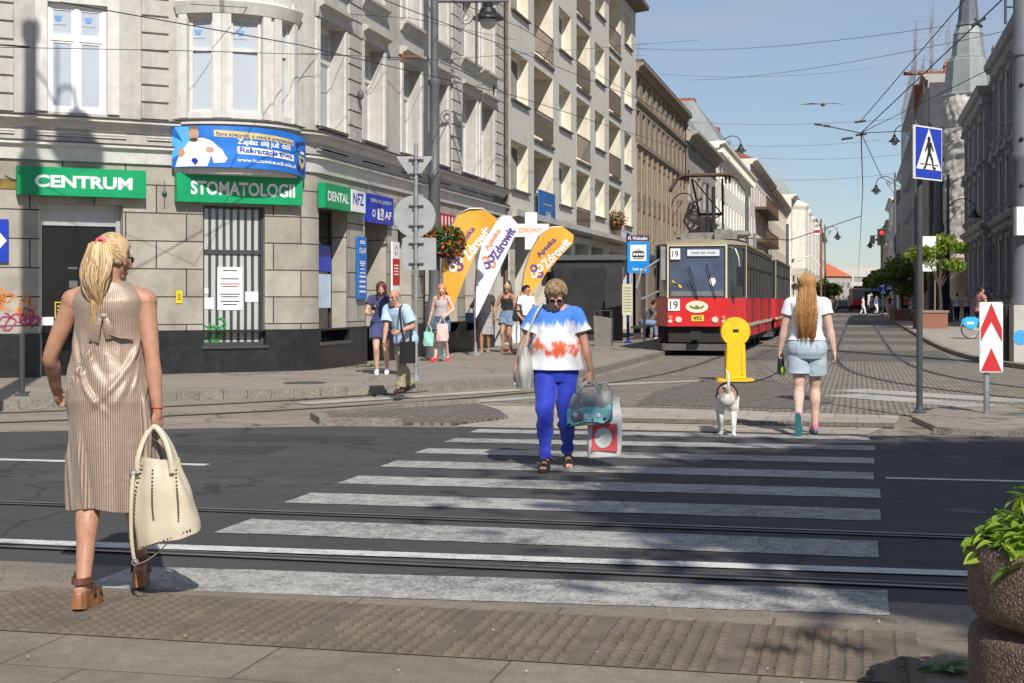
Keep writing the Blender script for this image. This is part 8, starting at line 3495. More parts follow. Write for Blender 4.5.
for sd in (1,-1):
 w2.shoe(sd,'sandal',DARKL,DARKL,.01)
CURLY=strand_mat('grey blond curls',(.20,.125,.06),(.46,.34,.20))
w2.cap_hair(CURLY,.38,-.62,.016,rough=.02)
w2.tuft_hair(CURLY,1700,.045,1.0,6,.38,-.62,.0034)
mb=MB()
g=w2.tips[1][0]+Vector((0,0,.008))
mb.tube([g,g+Vector((.055,.03,-.025))],.0045,7)
cg=thing('cigarette','lit cigarette between the fingers of the woman in the tie-dye top','cigarette',wpt(w2,g),0)
mb.bm.free()
mb=MB()
v=wpt(w2,g+Vector((.055,.03,-.03)))-wpt(w2,g)
mb.tube([Vector((0,0,0)),v],.0045,8)
mb.build('paper',WHITEL,cg,smooth=True)
mb=MB()
mb.tube([v,v*1.12],.0046,8)
mb.build('tip',M('ash',(.15,.13,.12),.9,.2,20,0),cg)
GREYB=M('pale grey soft leather',(.40,.395,.36),.6,.12,5,.2,40,dirt=.2)
def soft_bag(name,label,top,yaw,w,h,d,mat,handle,hr=.006,cat='bag',squash=.6,slump=.0,seed=1,handle_mat=None,group=None,hw=None):
 """a bag hanging from a point: body, two handles"""
 t=thing(name,label,cat,top,yaw,group)
 mb=MB()
 rings=[]
 for i in range(13):
  u=i/12
  z=-handle-h*(1-u)
  ww=w/2*(1-.12*u)*(.86+.14*min(1,u*5))
  dd=d/2*(1-squash*u**1.5)*(.8+.2*min(1,u*5))
  r=[]
  for j in range(32):
   th=2*pi*j/32
   c,s_=cos(th),sin(th)
   x=ww*abs(c)**.7*(1 if c>=0 else -1)
   y=dd*abs(s_)**.7*(1 if s_>=0 else -1)
   f_=.04*w*noise.noise(Vector((x*9+seed,y*9,z*8)))+.02*w*sin(th*4+z*20+seed)
   r.append(Vector((x+c*f_,y+s_*f_,z+slump*x)))
  rings.append(r)
 mb.rings(rings)
 b=mb.build('bag_body',mat,t,smooth=True,angle=60)
 mb=MB()
 hw=hw or w*.22
 for sy in (-1,1):
  P,_=catmull([(-hw,sy*d*.18,-handle-.02),(-hw*.8,sy*d*.15,-handle*.6),(0,sy*.004,.004),(hw*.8,sy*d*.15,-handle*.6),(hw,sy*d*.18,-handle-.02)],[1]*5,5)
  mb.tube(P,[(hr*1.8,hr)]*len(P),8)
 mb.build('handle',handle_mat or mat,t,smooth=True)
 return t,b
shp=wpt(w2,w2.tp((.115,.0,1.455)))
sbag=thing('shoulder_bag','pale grey slouchy bag hung from the shoulder of the woman in the tie-dye top','bag',shp,pi+.16)
mb=MB()
rings=[]
for i in range(17):
 u=i/16
 z=-.66+.36*u
 ww=.150*(.72+.40*sin(pi*min(1,u*.75+.12)))*(1-.28*u**2)
 dd=.060*(.55+.75*sin(pi*min(1,u*.7+.15)))*(1-.62*u**1.5)
 rg2=[]
 for j in range(36):
  th=2*pi*j/36
  f_=.020*noise.noise(Vector((cos(th)*2.4,sin(th)*2.4,z*7)))+.010*sin(5*th+z*22)*u
  rg2.append(Vector((.150+cos(th)*(dd*1.2+f_),.05+sin(th)*(ww+f_),z-.05*u*(1-abs(sin(th))))))
 rings.append(rg2)
mb.rings(rings)
mb.build('bag_body',GREYB,sbag,smooth=True,angle=70)
mb=MB()
for sy,yy_ in ((1,.125),(-1,-.085)):
 P,_=catmull([(.135,.05+sy*.06,-.31),(.11,yy_*.95,-.20),(.055,yy_,-.06),(.01,yy_*.6,.018),(0,0,.028)],[1]*5,5)
 mb.tube(P,[(.010,.004)]*len(P),8)
mb.build('strap',GREYB,sbag,smooth=True)
g=wpt(w2,w2.grip[-1])
PLAS=M('grey print shopping bag',(.20,.21,.21),.45,.2,7,.2,30)
TEAL=M('teal print',(.16,.46,.48),.5,.3,16,0)
t,b=soft_bag('shopping_bag','grey and teal printed shopping bag held by the woman in the tie-dye top',g+Vector((.0,-.02,0)),.10,.40,.27,.17,PLAS,.085,.008,'bag',.75,.12,3)
for k,(x,z,r,mt) in enumerate(((-.06,-.16,.035,WHITEL),(.03,-.165,.03,WHITEL),(-.055,-.165,.014,BLACKL),(.035,-.17,.012,BLACKL),(-.11,-.27,.034,WHITEL),(-.02,-.285,.038,WHITEL),(.08,-.275,.034,WHITEL),(.13,-.30,.02,BLACKL),(.03,-.31,.018,BLACKL),(-.07,-.315,.018,BLACKL))):
 mb=MB()
 mb.ball((x,-.083+(.05 if z>-.2 else 0),z),(r*.62,.01,r*.62),12,8)
 mb.build('printed_dot',mt,t,smooth=True)
mb=MB()
rings=[]
for i in range(6):
 u=i/5
 z=-.335+.12*u
 rings.append([Vector((.19*abs(cos(th))**.6*(1 if cos(th)>0 else -1),.089*(1-.25*u)*abs(sin(th))**.6*(1 if sin(th)>0 else -1),z+.12*.19*cos(th)+.012*sin(th*7))) for th in [2*pi*j/36 for j in range(36)]])
mb.rings(rings,False,False)
mb.build('teal_band',TEAL,t,smooth=True)
CARR=M('white carrier plastic',(.62,.62,.61),.35,.08,3,.25,18)
PINKP=M('red print',(.60,.08,.09),.5,.12,4,0)
t,b=soft_bag('carrier_bag','white carrier bag with a red and white print hanging behind the teal shopping bag',g+Vector((.10,.14,-.02)),.25,.30,.48,.13,CARR,.13,.004,'bag',.4,.08,8)
mb=MB()
mb.prism([(-.115,-.066,-.555),(.10,-.066,-.565),(.095,-.064,-.34),(-.105,-.064,-.32)],(0,.004,0))
mb.build('red_panel',PINKP,t)
mb=MB()
mb.prism([(cos(2*pi*i/22)*.072-.02,-.0672,-.45+sin(2*pi*i/22)*.085) for i in range(22)],(0,-.002,0))
mb.build('white_disc',CARR,t)
# --- 3. woman with the dog ------------------------------------------------------------------------
r3=G(807,434)
w3=Person('woman with long red blond hair in white top and pale blue shorts walking a dog',(r3.x,r3.y,.006),.02,1.625,'f',1.12,.03,hip=.925,foot_r=(.085,.06,.088),foot_l=(-.085,-.32,.20),toe_r=(-.15,0),toe_l=(.05,1.32),knee_l=(0,1,-.2),hand_l=(-.30,.08,.86),hand_r=(.30,.0,.85),pole_l=(-.7,-1,0),pole_r=(.8,-1,0),curl_l=1.2,curl_r=.55,hn_l=(1,0,0),hn_r=(-1,.1,0),head=(.06,-.05,0),skin_m=SK_PALE,voxel=.005)
w3.face_parts()
WHITEC=fabric('white cotton',(.72,.72,.75),.85,.06,.3,150)
w3.top('shirt',WHITEC,1.0,.016,.42,.068,.076,.02,fold=.045,seed=3.0)
PBLUE=fabric('pale blue denim',(.36,.44,.50),.85,.14,.4,260)
w3.legs('shorts',PBLUE,.30,1.03,1.02,.05,.014,.007,6.0,.018)
mb=MB()
for sd in (1,-1):
 pts=[w3.tp((sd*.075+cos(a)*.052,-.132*1.12-.008-.03*(1-abs(cos(a))*.3)*0,.90+sin(a)*.055)) for a in [pi/4+pi/2*i for i in range(5)]]
 mb.tube(pts,.0025,5)
mb.build('pocket_stitch',fabric('darker denim',(.22,.29,.36)),w3.root)
PINKS=fabric('pink mesh',(.55,.16,.30),.8,.1,.4,120)
TEALS=M('teal rubber sole',(.02,.16,.17),.6,.2,20,.3,60)
for sd in (1,-1):
 w3.shoe(sd,'sneaker',PINKS,TEALS)
REDBL=strand_mat('red blond strands',(.22,.08,.022),(.68,.38,.15),(.20,.07,.02),.98,1.25)
w3.cap_hair(REDBL,thick=.004,rough=.006)
w3.long_hair(REDBL,1500,.60,.026,3,.150,-.115,True,.0026)
g=wpt(w3,w3.grip[-1])
le=thing('dog_leash','black and green retractable leash between the woman and the dog','leash',g,0)
mb=MB()
mb.cap((0,0,.03),(0,.02,-.14),.028,.04,12)
mb.cap((0,.05,.02),(0,.06,-.10),.014,.016,10)
mb.cap((0,.05,.02),(0,0,.045),.014,.016,10)
mb.build('case',BLACKM,le,smooth=True)
mb=MB()
mb.ball((.02,.02,-.13),(.035,.05,.06),12,8)
mb.build('green_cover',M('lime plastic',(.35,.55,.03),.4,.1,5,0),le,smooth=True)
# --- the dog -----------------------------------------------------------------------------------------
def dogfur():
 m,nt,b=base_mat('white and tan dog fur')
 tc=nd(nt,'ShaderNodeTexCoord')
 ob=tc.outputs['Object']
 sp=nd(nt,'ShaderNodeSeparateXYZ')
 nt.links.new(ob,sp.inputs[0])
 n1=noise_tex(nt,ob,7,3,.5,.2)
 fine=noise_tex(nt,ob,120,4,.7)
 a=nd(nt,'ShaderNodeMath',operation='MULTIPLY_ADD')
 nt.links.new(n1,a.inputs[0]);a.inputs[1].default_value=.20;nt.links.new(sp.outputs[2],a.inputs[2])
 sad=ramp(nt,a.outputs[0],.47,.485,0,1)
 y1=ramp(nt,sp.outputs[1],-.275,-.262,0,1)
 ax=nd(nt,'ShaderNodeMath',operation='ABSOLUTE')
 nt.links.new(sp.outputs[0],ax.inputs[0])
 edge=ramp(nt,ax.outputs[0],.018,.030,0,1)
 head=ramp(nt,sp.outputs[1],.30,.33,0,1)
 mm=nd(nt,'ShaderNodeMath',operation='MULTIPLY')
 nt.links.new(sad,mm.inputs[0]);nt.links.new(y1,mm.inputs[1])
 m0=nd(nt,'ShaderNodeMath',operation='MULTIPLY')
 nt.links.new(mm.outputs[0],m0.inputs[0]);nt.links.new(edge,m0.inputs[1])
 mm=m0
 m2=nd(nt,'ShaderNodeMath',operation='MULTIPLY')
 nt.links.new(mm.outputs[0],m2.inputs[0]);nt.links.new(ramp(nt,n1,.35,.5,.2,1),m2.inputs[1])
 tan=mixc(nt,fine,(.20,.07,.02),(.38,.15,.05))
 wht=mixc(nt,fine,(.55,.52,.48),(.76,.74,.71))
 c=mixc(nt,m2.outputs[0],wht,tan)
 c=mixc(nt,head,c,tan)
 nt.links.new(c,b.inputs['Base Color'])
 b.inputs['Roughness'].default_value=.8
 b.inputs['Sheen Weight'].default_value=.3
 add_bump(nt,b,fine,.6,.01)
 return m
rd=G(727,437)
dog=thing('dog','white and tan dog on a black harness walking away with its tail up','dog',(rd.x-.02,rd.y+.24,.004),.10)
mb=MB()
def ery(c,r,rot=None):
 mb.ball(c,r,16,12,rot)
P,R=catmull([(0,-.20,.405),(0,-.10,.415),(0,.06,.40),(0,.20,.395),(0,.27,.40)],[.092,.098,.105,.118,.105],5)
mb.tube(P,[(r*.92,r*1.05) for r in R],18)
ery((0,-.20,.40),(.088,.07,.095));ery((0,.25,.385),(.10,.09,.12))
mb.cap((0,.27,.43),(-.02,.40,.45),.072,.055)
ery((-.02,.44,.465),(.062,.075,.06));mb.cap((-.02,.46,.445),(-.03,.55,.42),.042,.028)
ery((-.03,.575,.43),(.014,.012,.012))
for sd in (1,-1):
 mb.cap((sd*.045-.02,.42,.51),(sd*.082-.02,.43,.445),.022,.016)
 mb.ball((sd*.075-.02,.43,.45),(.012,.03,.035),10,8)
 hy=-.045 if sd>0 else .035
 P,R=catmull([(sd*.046,-.16,.40),(sd*.058,-.135+hy*.4,.31),(sd*.060,-.10+hy,.235),(sd*.058,-.20+hy,.155),(sd*.058,-.205+hy,.08),(sd*.058,-.195+hy,.03)],[.058,.046,.031,.020,.017,.019],5)
 mb.tube(P,R,12)
 mb.cap((sd*.068,-.20+hy,.024),(sd*.068,-.135+hy,.02),.024,.022)
 hy=.06 if sd<0 else -.04
 P,R=catmull([(sd*.072,.24,.37),(sd*.082,.20,.28),(sd*.080,.22+hy*.5,.19),(sd*.076,.235+hy,.09),(sd*.074,.235+hy,.03)],[.062,.045,.030,.024,.021],5)
 mb.tube(P,R,12)
 mb.cap((sd*.074,.23+hy,.024),(sd*.074,.285+hy,.02),.023,.021)
P,R=catmull([(0,-.24,.44),(.005,-.295,.50),(.012,-.315,.57),(.008,-.305,.635),(-.02,-.265,.69)],[.024,.019,.0165,.013,.006],5)
mb.tube(P,R,10)
me=remesh_obj(mb,.006,5,.5)
me.materials.append(dogfur())
me.name='body'
db=link('body',me,dog)
mb=MB()
HARN=M('black webbing',(.012,.012,.014),.7,.2,20,.2)
for y,k in ((.12,1.0),(.30,.98)):
 mb.tube([(cos(2*pi*i/28)*.108*k,y+.04*sin(2*pi*i/28)*(1 if y>.2 else .3),.40+sin(2*pi*i/28)*.122*k) for i in range(29)],[(.006,.016)]*29,8)
mb.tube([(0,.12,.525),(0,.22,.53),(0,.31,.525)],[(.02,.006)]*3,8)
mb.build('harness',HARN,db,smooth=True)
mb=MB()
for sd in (1,-1):
 mb.ball((sd*.028-.022,.50,.48),.009,8,6)
mb.build('eye',BLACKL,db,smooth=True)
a_=Vector((0,0,-.14))
dl=Vector((rd.x-.02+.0,rd.y+.24+.15,.54))-g
mb=MB()
mb.tube([a_+(dl-a_)*(i/10)-Vector((0,0,.05*sin(pi*i/10))) for i in range(11)],.008,6)
mb.build('cord',BLACKM,le,smooth=True)
# --- 4. bald man in the light blue shirt ------------------------------------------------------------
SHOEB=M('brown shoe leather',(.055,.025,.018),.4,.2,10,.1)
r4=G(405.5,391.8,.11)
m4=Person('bald bearded man in a light blue shirt and khaki trousers stepping off the kerb',(r4.x,r4.y,.11),pi-.42,1.48,'m',.92,.46,hip=.885,foot_r=(.10,-.24,.12),foot_l=(-.10,.22,.088),toe_r=(.25,.35),toe_l=(-.2,0),hand_r=(.10,.40,.80),hand_l=(-.19,.36,.98),pole_r=(.5,-.8,0),pole_l=(-.5,-1,0),curl_r=1.1,curl_l=1.1,head=(.12,.0,0),skin_m=SK_RED,voxel=.007)
m4.face_parts((.3,.09,.07),False)
m4.glasses(True)
LBLUE=fabric('light blue shirting',(.42,.56,.74),.8,.08,.3,150)
m4.top('shirt',LBLUE,.80,.03,.75,.088,.10,.045,fold=.05,seed=5.0,neck_z=1.45,scoop=.06)
KHAKI=fabric('khaki cotton',(.30,.255,.165),.85,.12,.3,150)
m4.legs('trousers',KHAKI,.99,.98,1.12,.082,.020,.009,8.0)
for sd in (1,-1):
 m4.shoe(sd,'sneaker',SHOEB,M('dark sole',(.02,.018,.016),.7,.2,10,.1))
GREYH=strand_mat('grey hair',(.14,.12,.11),(.34,.31,.29))
rg_=random.Random(8)
lines=[]
for k in range(260):
 a=rg_.uniform(0,2*pi)
 v=Vector((sin(a)*rg_.uniform(.8,1),cos(a),rg_.uniform(-.5,.12))).normalized()
 if v.y>.25:
  continue
 p0=m4.scalp_pt(v,1.01)
 lines.append([m4.HD(p0),m4.HD(p0*1.05+Vector((0,-.004,-.008))),m4.HD(p0*1.03+Vector((0,-.004,-.02)))])
m4.strands('hair',lines,GREYH,.004,.001)
lines=[]
for k in range(300):
 x,z=rg_.uniform(-.05,.05),rg_.uniform(-.11,-.045)
 if abs(x)<.024 and -.068<z<-.055:
  continue
 y=.105-(x*x)*12-.004*rg_.random()
 p0=Vector((x,y-.006 if z>-.08 else y-.012,z))
 lines.append([m4.HD(p0),m4.HD(p0+Vector((x*.15,.008,-.008))),m4.HD(p0+Vector((x*.2,.007,-.022)))])
m4.strands('beard',lines,GREYH,.004,.001)
t=thing('messenger_bag','black bag on a strap at the side of the bald man','bag',wpt(m4,m4.tp((-.16,.0,1.43))),pi-.42)
mb=MB()
mb.box((-.12,.05,-.62),(.06,.26,.30))
mb.build('bag_body',BLACKM,t,bevel=.015)
mb=MB()
P,_=catmull([(-.12,.12,-.48),(-.10,.16,-.25),(-.03,.11,-.02),(0,.0,.035),(-.03,-.10,-.05),(-.12,-.02,-.48)],[1]*6,5)
mb.tube(P,[(.02,.005)]*len(P),8)
mb.build('strap',BLACKM,t,smooth=True)
# --- 5. woman looking at her phone -------------------------------------------------------------------
def quick_hair(P,mat,kind,n=260,length=.3):
 P.cap_hair(mat,thick=.010)
 if kind=='long':
  P.long_hair(mat,n,length,.012,5,.085,-.10,True,.005,front_fall=True)
 elif kind=='bun':
  mb=MB()
  mb.ball(P.HD((0,-.03,.135)),(.036,.036,.032),12,8)
  mb.build('bun',mat,P.body,smooth=True)
 elif kind=='short':
  P.tuft_hair(mat,n,.03,.5,7,.35,-.55,.005)
NAVYC=fabric('navy cotton',(.035,.045,.12),.85,.12,.3,150)
NAVY2=fabric('navy print cotton',(.05,.065,.17),.85,.3,.3,150,scale=60)
WSOLE=M('white sole',(.7,.7,.7),.6,.05,10,.1)
r5=G(381,374.5,.11)
w5=Person('woman in navy top and shorts looking at her phone behind the bald man',(r5.x,r5.y,.11),pi+.25,1.60,'f',1.02,.02,hip=.90,foot_r=(.07,.05,.088),foot_l=(-.10,-.16,.12),toe_l=(0,.35),hand_r=(.15,.30,1.10),hand_l=(-.25,.05,.86),pole_r=(.7,-.8,-.4),hdir_r=(-.3,.7,.5),curl_r=.8,hn_r=(-.6,-.2,.7),head=(.38,.12,0),skin_m=SK_FAIR,voxel=.008)
w5.face_parts((.4,.1,.1))
w5.top('shirt',NAVYC,.96,.018,.42,.07,.078,.02,seed=7.0)
w5.legs('shorts',NAVY2,.28,1.0,1.05,.05,.016,.006,9.0,.02)
for sd in (1,-1):
 w5.shoe(sd,'sneaker',WHITEC,WSOLE)
DKRED=strand_mat('dark auburn strands',(.06,.015,.012),(.16,.04,.03))
quick_hair(w5,DKRED,'long',320,.26)
ph=thing('phone','dark phone held up by the woman in navy','phone',wpt(w5,w5.grip[1]+Vector((0,.02,.03))),pi+.25)
mb=MB()
mb.box((0,0,0),(.07,.012,.14),Matrix.Rotation(-.7,3,'X'))
mb.build('case',BLACKL,ph,bevel=.003)
# --- 6. young woman with red shoes -------------------------------------------------------------------
r6=G(442,361.5,.11)
GREYC=fabric('grey rose jersey',(.46,.40,.40),.85,.12,.3,150)
DENIM=fabric('blue denim',(.075,.125,.23),.85,.22,.4,260)
REDS=fabric('red canvas',(.60,.02,.035),.8,.1,.3,150)
w6=Person('young woman in denim shorts and red shoes carrying a mint bag',(r6.x,r6.y,.11),pi-.15,1.60,'f',.92,.02,hip=.905,foot_r=(.07,.20,.088),foot_l=(-.08,-.15,.11),toe_l=(-.3,.3),toe_r=(.2,0),hand_r=(.30,.05,.84),hand_l=(-.20,.24,1.02),pole_l=(-1,-.6,0),curl_r=1.2,curl_l=1.0,hn_r=(-.9,.3,0),head=(.05,.35,0),skin_m=SK_PALE,voxel=.009)
w6.face_parts((.42,.14,.12))
w6.top('top',GREYC,1.0,.024,0,fold=.03,seed=8.0,straps=True)
w6.legs('shorts',DENIM,.25,1.03,1.02,.05,.014,.006,3.0,.014)
for sd in (1,-1):
 w6.shoe(sd,'sneaker',REDS,REDS)
GINGER=strand_mat('ginger strands',(.45,.16,.05),(.72,.36,.14))
quick_hair(w6,GINGER,'long',300,.24)
MINT=M('mint paper',(.30,.60,.52),.7,.08,5,.1)
soft_bag('paper_bag','mint green shopping bag in the hand of the girl with red shoes',wpt(w6,w6.grip[1]),pi,.27,.30,.12,MINT,.13,.004,'bag',.2,0,2)
soft_bag('carrier_bag','pink and white carrier bag on the arm of the girl with red shoes',wpt(w6,w6.grip[-1]),pi+.4,.27,.36,.12,M('pinkish plastic',(.62,.46,.42),.5,.25,9,.2),.12,.004,'bag',.3,0,4)
# --- 7. woman with patterned skirt --------------------------------------------------------------------
r7=G(485,352.5,.11)
SKIRTP=M('black and white patterned cotton',(.30,.30,.31),.85,.75,34,.2,120)
GREYT=fabric('light grey jersey',(.42,.42,.42),.85,.1,.3,150)
w7=Person('woman in a grey tee and long patterned skirt walking towards the crossing',(r7.x,r7.y,.11),pi+.1,1.64,'f',1.08,.02,hip=.905,foot_r=(.07,.12,.088),foot_l=(-.08,-.08,.095),hand_r=(.20,.26,1.16),hand_l=(-.30,.10,.84),pole_r=(.9,-.8,-.2),hdir_r=(-.5,.5,.4),head=(.1,.0,0),skin_m=SK_TAN,voxel=.010)
w7.face_parts()
w7.top('shirt',GREYT,.99,.018,.4,.072,.08,.012,seed=11.0)
w7.skirt('skirt',SKIRTP,.46,1.02,.235,.20,0,0,.03,9,3.0)
for sd in (1,-1):
 w7.shoe(sd,'sandal',M('beige leather',(.4,.3,.2),.5,.1,10,.1),M('beige leather',(.4,.3,.2),.5,.1,10,.1))
BRNH=strand_mat('light brown strands',(.20,.10,.045),(.42,.26,.12))
quick_hair(w7,BRNH,'bun')
soft_bag('handbag','blue denim handbag on the forearm of the woman in the patterned skirt',wpt(w7,w7.elb[1]+Vector((-.02,.12,-.02))),pi+.3,.30,.24,.12,DENIM,.14,.006,'handbag',.4,0,5)
# --- 8. woman in the black crop top --------------------------------------------------------------------
r8=G(507,352.5,.11)
BLACKC=fabric('black cotton',(.012,.012,.014),.85,.1,.3,150)
DENL=fabric('washed denim',(.16,.24,.34),.85,.22,.4,260)
w8=Person('woman in sunglasses, black crop top and washed denim shorts',(r8.x,r8.y,.11),pi-.1,1.65,'f',.95,.0,hip=.91,foot_r=(.05,.12,.11),foot_l=(-.06,-.12,.12),toe_r=(0,.1),toe_l=(0,.2),hand_r=(.30,.12,.92),hand_l=(-.27,.05,.86),pole_r=(.8,-.8,0),head=(.05,.2,0),skin_m=SK_TAN,voxel=.010)
w8.face_parts((.42,.1,.1),False)
w8.glasses(True)
w8.top('top',BLACKC,1.10,.026,0,fold=.02,seed=12.0,straps=True)
w8.legs('shorts',DENL,.24,1.05,1.03,.05,.016,.006,5.0,.016)
for sd in (1,-1):
 w8.shoe(sd,'sandal',BROWNL,WOODS,.02)
BLD2=strand_mat('pinned blond strands',(.42,.25,.10),(.70,.50,.26))
quick_hair(w8,BLD2,'bun')
soft_bag('carrier_bag','plain white paper carrier bag held beside the woman in the black crop top',wpt(w8,w8.grip[-1]),pi,.22,.42,.11,WHITEP,.12,.004,'bag',.1,0,6)
# --- 9. man in white behind the tie-dye woman ------------------------------------------------------------
r9=G(526,356,.11)
m9=Person('dark haired man in a white shirt with sunglasses behind the tie-dye woman',(r9.x,r9.y,.11),pi+.95,1.60,'m',.95,.0,hip=.90,foot_r=(.08,.1,.088),foot_l=(-.09,-.1,.088),hand_r=(.26,.10,.95),hand_l=(-.25,.1,.9),head=(.05,.2,0),skin_m=SK_RED,voxel=.011)
m9.face_parts((.3,.1,.08),False)
m9.glasses(True)
m9.top('shirt',WHITEC,.93,.018,.45,.074,.08,.01,seed=13.0)
m9.legs('trousers',NAVYC,.98,1.0,1.1,.075,.016,.006,5.0)
for sd in (1,-1):
 m9.shoe(sd,'sneaker',SHOEB,WSOLE)
DARKH=strand_mat('dark brown strands',(.02,.012,.008),(.05,.03,.02))
quick_hair(m9,DARKH,'short',240)
soft_bag('shoulder_bag','black shoulder bag of the man in the white shirt',wpt(m9,m9.sh[1]+Vector((.06,0,.05))),pi+.8,.30,.26,.12,BLACKC,.30,.006,'bag',.4,0,7)
# --- 10. woman in purple ------------------------------------------------------------------------------------
r10=G(586,337,.11)
PURC=fabric('purple jersey',(.10,.035,.19),.85,.15,.3,150)
w10=Person('woman in a purple sleeveless top and dark trousers by the shop piers',(r10.x,r10.y,.11),pi+.2,1.55,'f',1.15,.05,hip=.90,foot_r=(.08,.1,.088),foot_l=(-.08,-.12,.1),hand_r=(.20,.22,1.0),hand_l=(-.30,.05,.84),head=(.25,.0,0),skin_m=SK_RED,voxel=.012)
w10.face_parts()
w10.top('top',PURC,.93,.02,.12,.075,.08,.015,seed=14.0)
w10.legs('trousers',BLACKC,.98,1.0,1.1,.06,.014,.006,6.0)
for sd in (1,-1):
 w10.shoe(sd,'sneaker',BLACKC,BLACKC)
quick_hair(w10,DARKH,'short',200)
soft_bag('shoulder_bag','black bag at the hip of the woman in purple',wpt(w10,w10.sh[-1]+Vector((-.05,0,.05))),pi,.34,.28,.12,BLACKC,.42,.006,'bag',.4,0,7)
# --- 11. man sitting at the stop -----------------------------------------------------------------------------
r11=G(648,338.5,.11)
GREY11=fabric('dark grey jersey',(.09,.085,.09),.85,.1,.3,150)
JEAN=fabric('faded blue jeans',(.16,.25,.40),.85,.2,.3,200)
m11=Person('man in a dark grey tee and jeans sitting hunched on the shelter bench',(r11.x-.15,r11.y,.11),-pi/2+AY-.1,1.72,'m',1.05,.62,hip=.56,foot_r=(.12,.42,.09),foot_l=(-.12,.36,.09),knee_r=(0,1,.8),knee_l=(0,1,.8),hand_r=(.10,.62,.60),hand_l=(-.06,.66,.60),pole_r=(1,-.4,-.5),pole_l=(-1,-.4,-.5),head=(.35,0,0),skin_m=SK_TAN,voxel=.012)
m11.face_parts()
m11.top('shirt',GREY11,.90,.02,.5,.078,.085,.01,seed=15.0)
m11.legs('trousers',JEAN,.97,1.0,1.1,.07,.016,.006,5.0)
for sd in (1,-1):
 m11.shoe(sd,'sneaker',SHOEB,WSOLE)
quick_hair(m11,DARKH,'short',200)
soft_bag('carrier_bag','white plastic bag standing by the feet of the man on the bench',wpt(m11,(.0,.68,.58)),AY,.34,.42,.14,CARR,.12,.004,'bag',.3,0,9)
stool=thing('bench','narrow dark bench under the man in the grey tee','bench',wpt(m11,(0,-.05,0))*1.0,0)
mb=MB()
mb.span(-.2,.22,-1.3,1.3,.36,.42)
mb.build('seat',SHM,stool,bevel=.01)
for y in (-1.1,1.1):
 mb=MB()
 mb.span(-.12,.12,y-.04,y+.04,0,.36)
 mb.build('leg',SHM,stool)
# --- 12. cyclist ------------------------------------------------------------------------------------------------
rc_=G(986,341.5,.0)
yaw_c=-pi/2+AY+.12
bike=thing('bicycle','white and blue city bicycle with panelled rear wheel behind the chevron board','bicycle',(rc_.x,rc_.y,.09),yaw_c)
mb=MB()
WB=M('white bicycle paint',(.66,.67,.68),.35,.06,5,.03)
hubr,hubf=Vector((0,-.55,.34)),Vector((0,.55,.34))
bb,seatt,headt=Vector((0,-.08,.30)),Vector((0,-.26,.78)),Vector((0,.36,.86))
for a,b,r in ((bb,seatt,.022),(bb,headt-Vector((0,-.04,.2)),.028),(seatt-Vector((0,-.05,.2)),headt-Vector((0,-.02,.1)),.022),(hubr,bb,.014),(hubr,seatt-Vector((0,0,.08)),.012),(headt,headt-Vector((0,-.05,.24)),.026),(headt-Vector((0,-.05,.22)),hubf,.02),(headt,headt+Vector((0,-.06,.2)),.018)):
 mb.tube([a,b],r,8)
hbz=headt+Vector((0,-.06,.2))
mb.build('frame',WB,bike,smooth=True)
mb=MB()
mb.tube([hbz+Vector((-.29,-.14,.02)),hbz+Vector((-.2,.02,.03)),hbz,hbz+Vector((.2,.02,.03)),hbz+Vector((.29,-.14,.02))],.014,8)
mb.build('handlebar',STEEL,bike,smooth=True)
for h in (hubr,hubf):
 mb=MB()
 mb.tube([h+Vector((0,cos(2*pi*i/32)*.325,sin(2*pi*i/32)*.325)) for i in range(33)],.020,8)
 wl_=mb.build('wheel',RUBBER,bike,smooth=True)
 mb=MB()
 mb.tube([h+Vector((0,cos(2*pi*i/32)*.300,sin(2*pi*i/32)*.300)) for i in range(33)],.012,6)
 for i in range(18):
  a=2*pi*i/18
  mb.tube([h+Vector((.02*(-1)**i,0,0)),h+Vector((0,cos(a)*.3,sin(a)*.3))],.0022,4)
 mb.ball(h,.035,8,6)
 mb.build('rim',STEEL,wl_,smooth=True)
 mb=MB()
 arc_=[radians(20+150*i/12) for i in range(13)] if h is hubr else [radians(10+130*i/12) for i in range(13)]
 mb.tube([h+Vector((0,cos(a)*.355,sin(a)*.355)) for a in arc_],[(.03,.006)]*13,8)
 mb.build('mudguard',WB,bike,smooth=True)
CYB=M('sky blue panel',(.03,.36,.66),.4,.08,5,0)
mb=MB()
for sx in (-1,1):
 mb.prism([(sx*.05,-.86,.50),(sx*.05,-.82,.66),(sx*.05,-.66,.74),(sx*.05,-.40,.74),(sx*.05,-.26,.66),(sx*.05,-.34,.44),(sx*.05,-.50,.33),(sx*.05,-.66,.36)],(sx*.012,0,0))
pnl=mb.build('side_panel',CYB,bike)
mb=MB()
for sx in (-1,1):
 mb.span(sx*.0625,sx*.066,-.70,-.45,.50,.57)
mb.build('white_print',WHITEL,pnl)
mb=MB()
mb.ball(seatt+Vector((0,-.02,.09)),(.075,.13,.04),12,8)
mb.build('saddle',BLACKL,bike,smooth=True)
mb=MB()
mb.ball(bb,(.02,.09,.09),14,8)
mb.tube([bb+Vector((.06,0,0)),bb+Vector((.06,.13,-.1))],.012,6);mb.tube([bb+Vector((-.06,0,0)),bb+Vector((-.06,-.13,.1))],.012,6)
mb.box(bb+Vector((.12,.13,-.1)),(.1,.08,.02));mb.box(bb+Vector((-.12,-.13,.1)),(.1,.08,.02))
mb.build('crank',DARKF,bike,smooth=False)
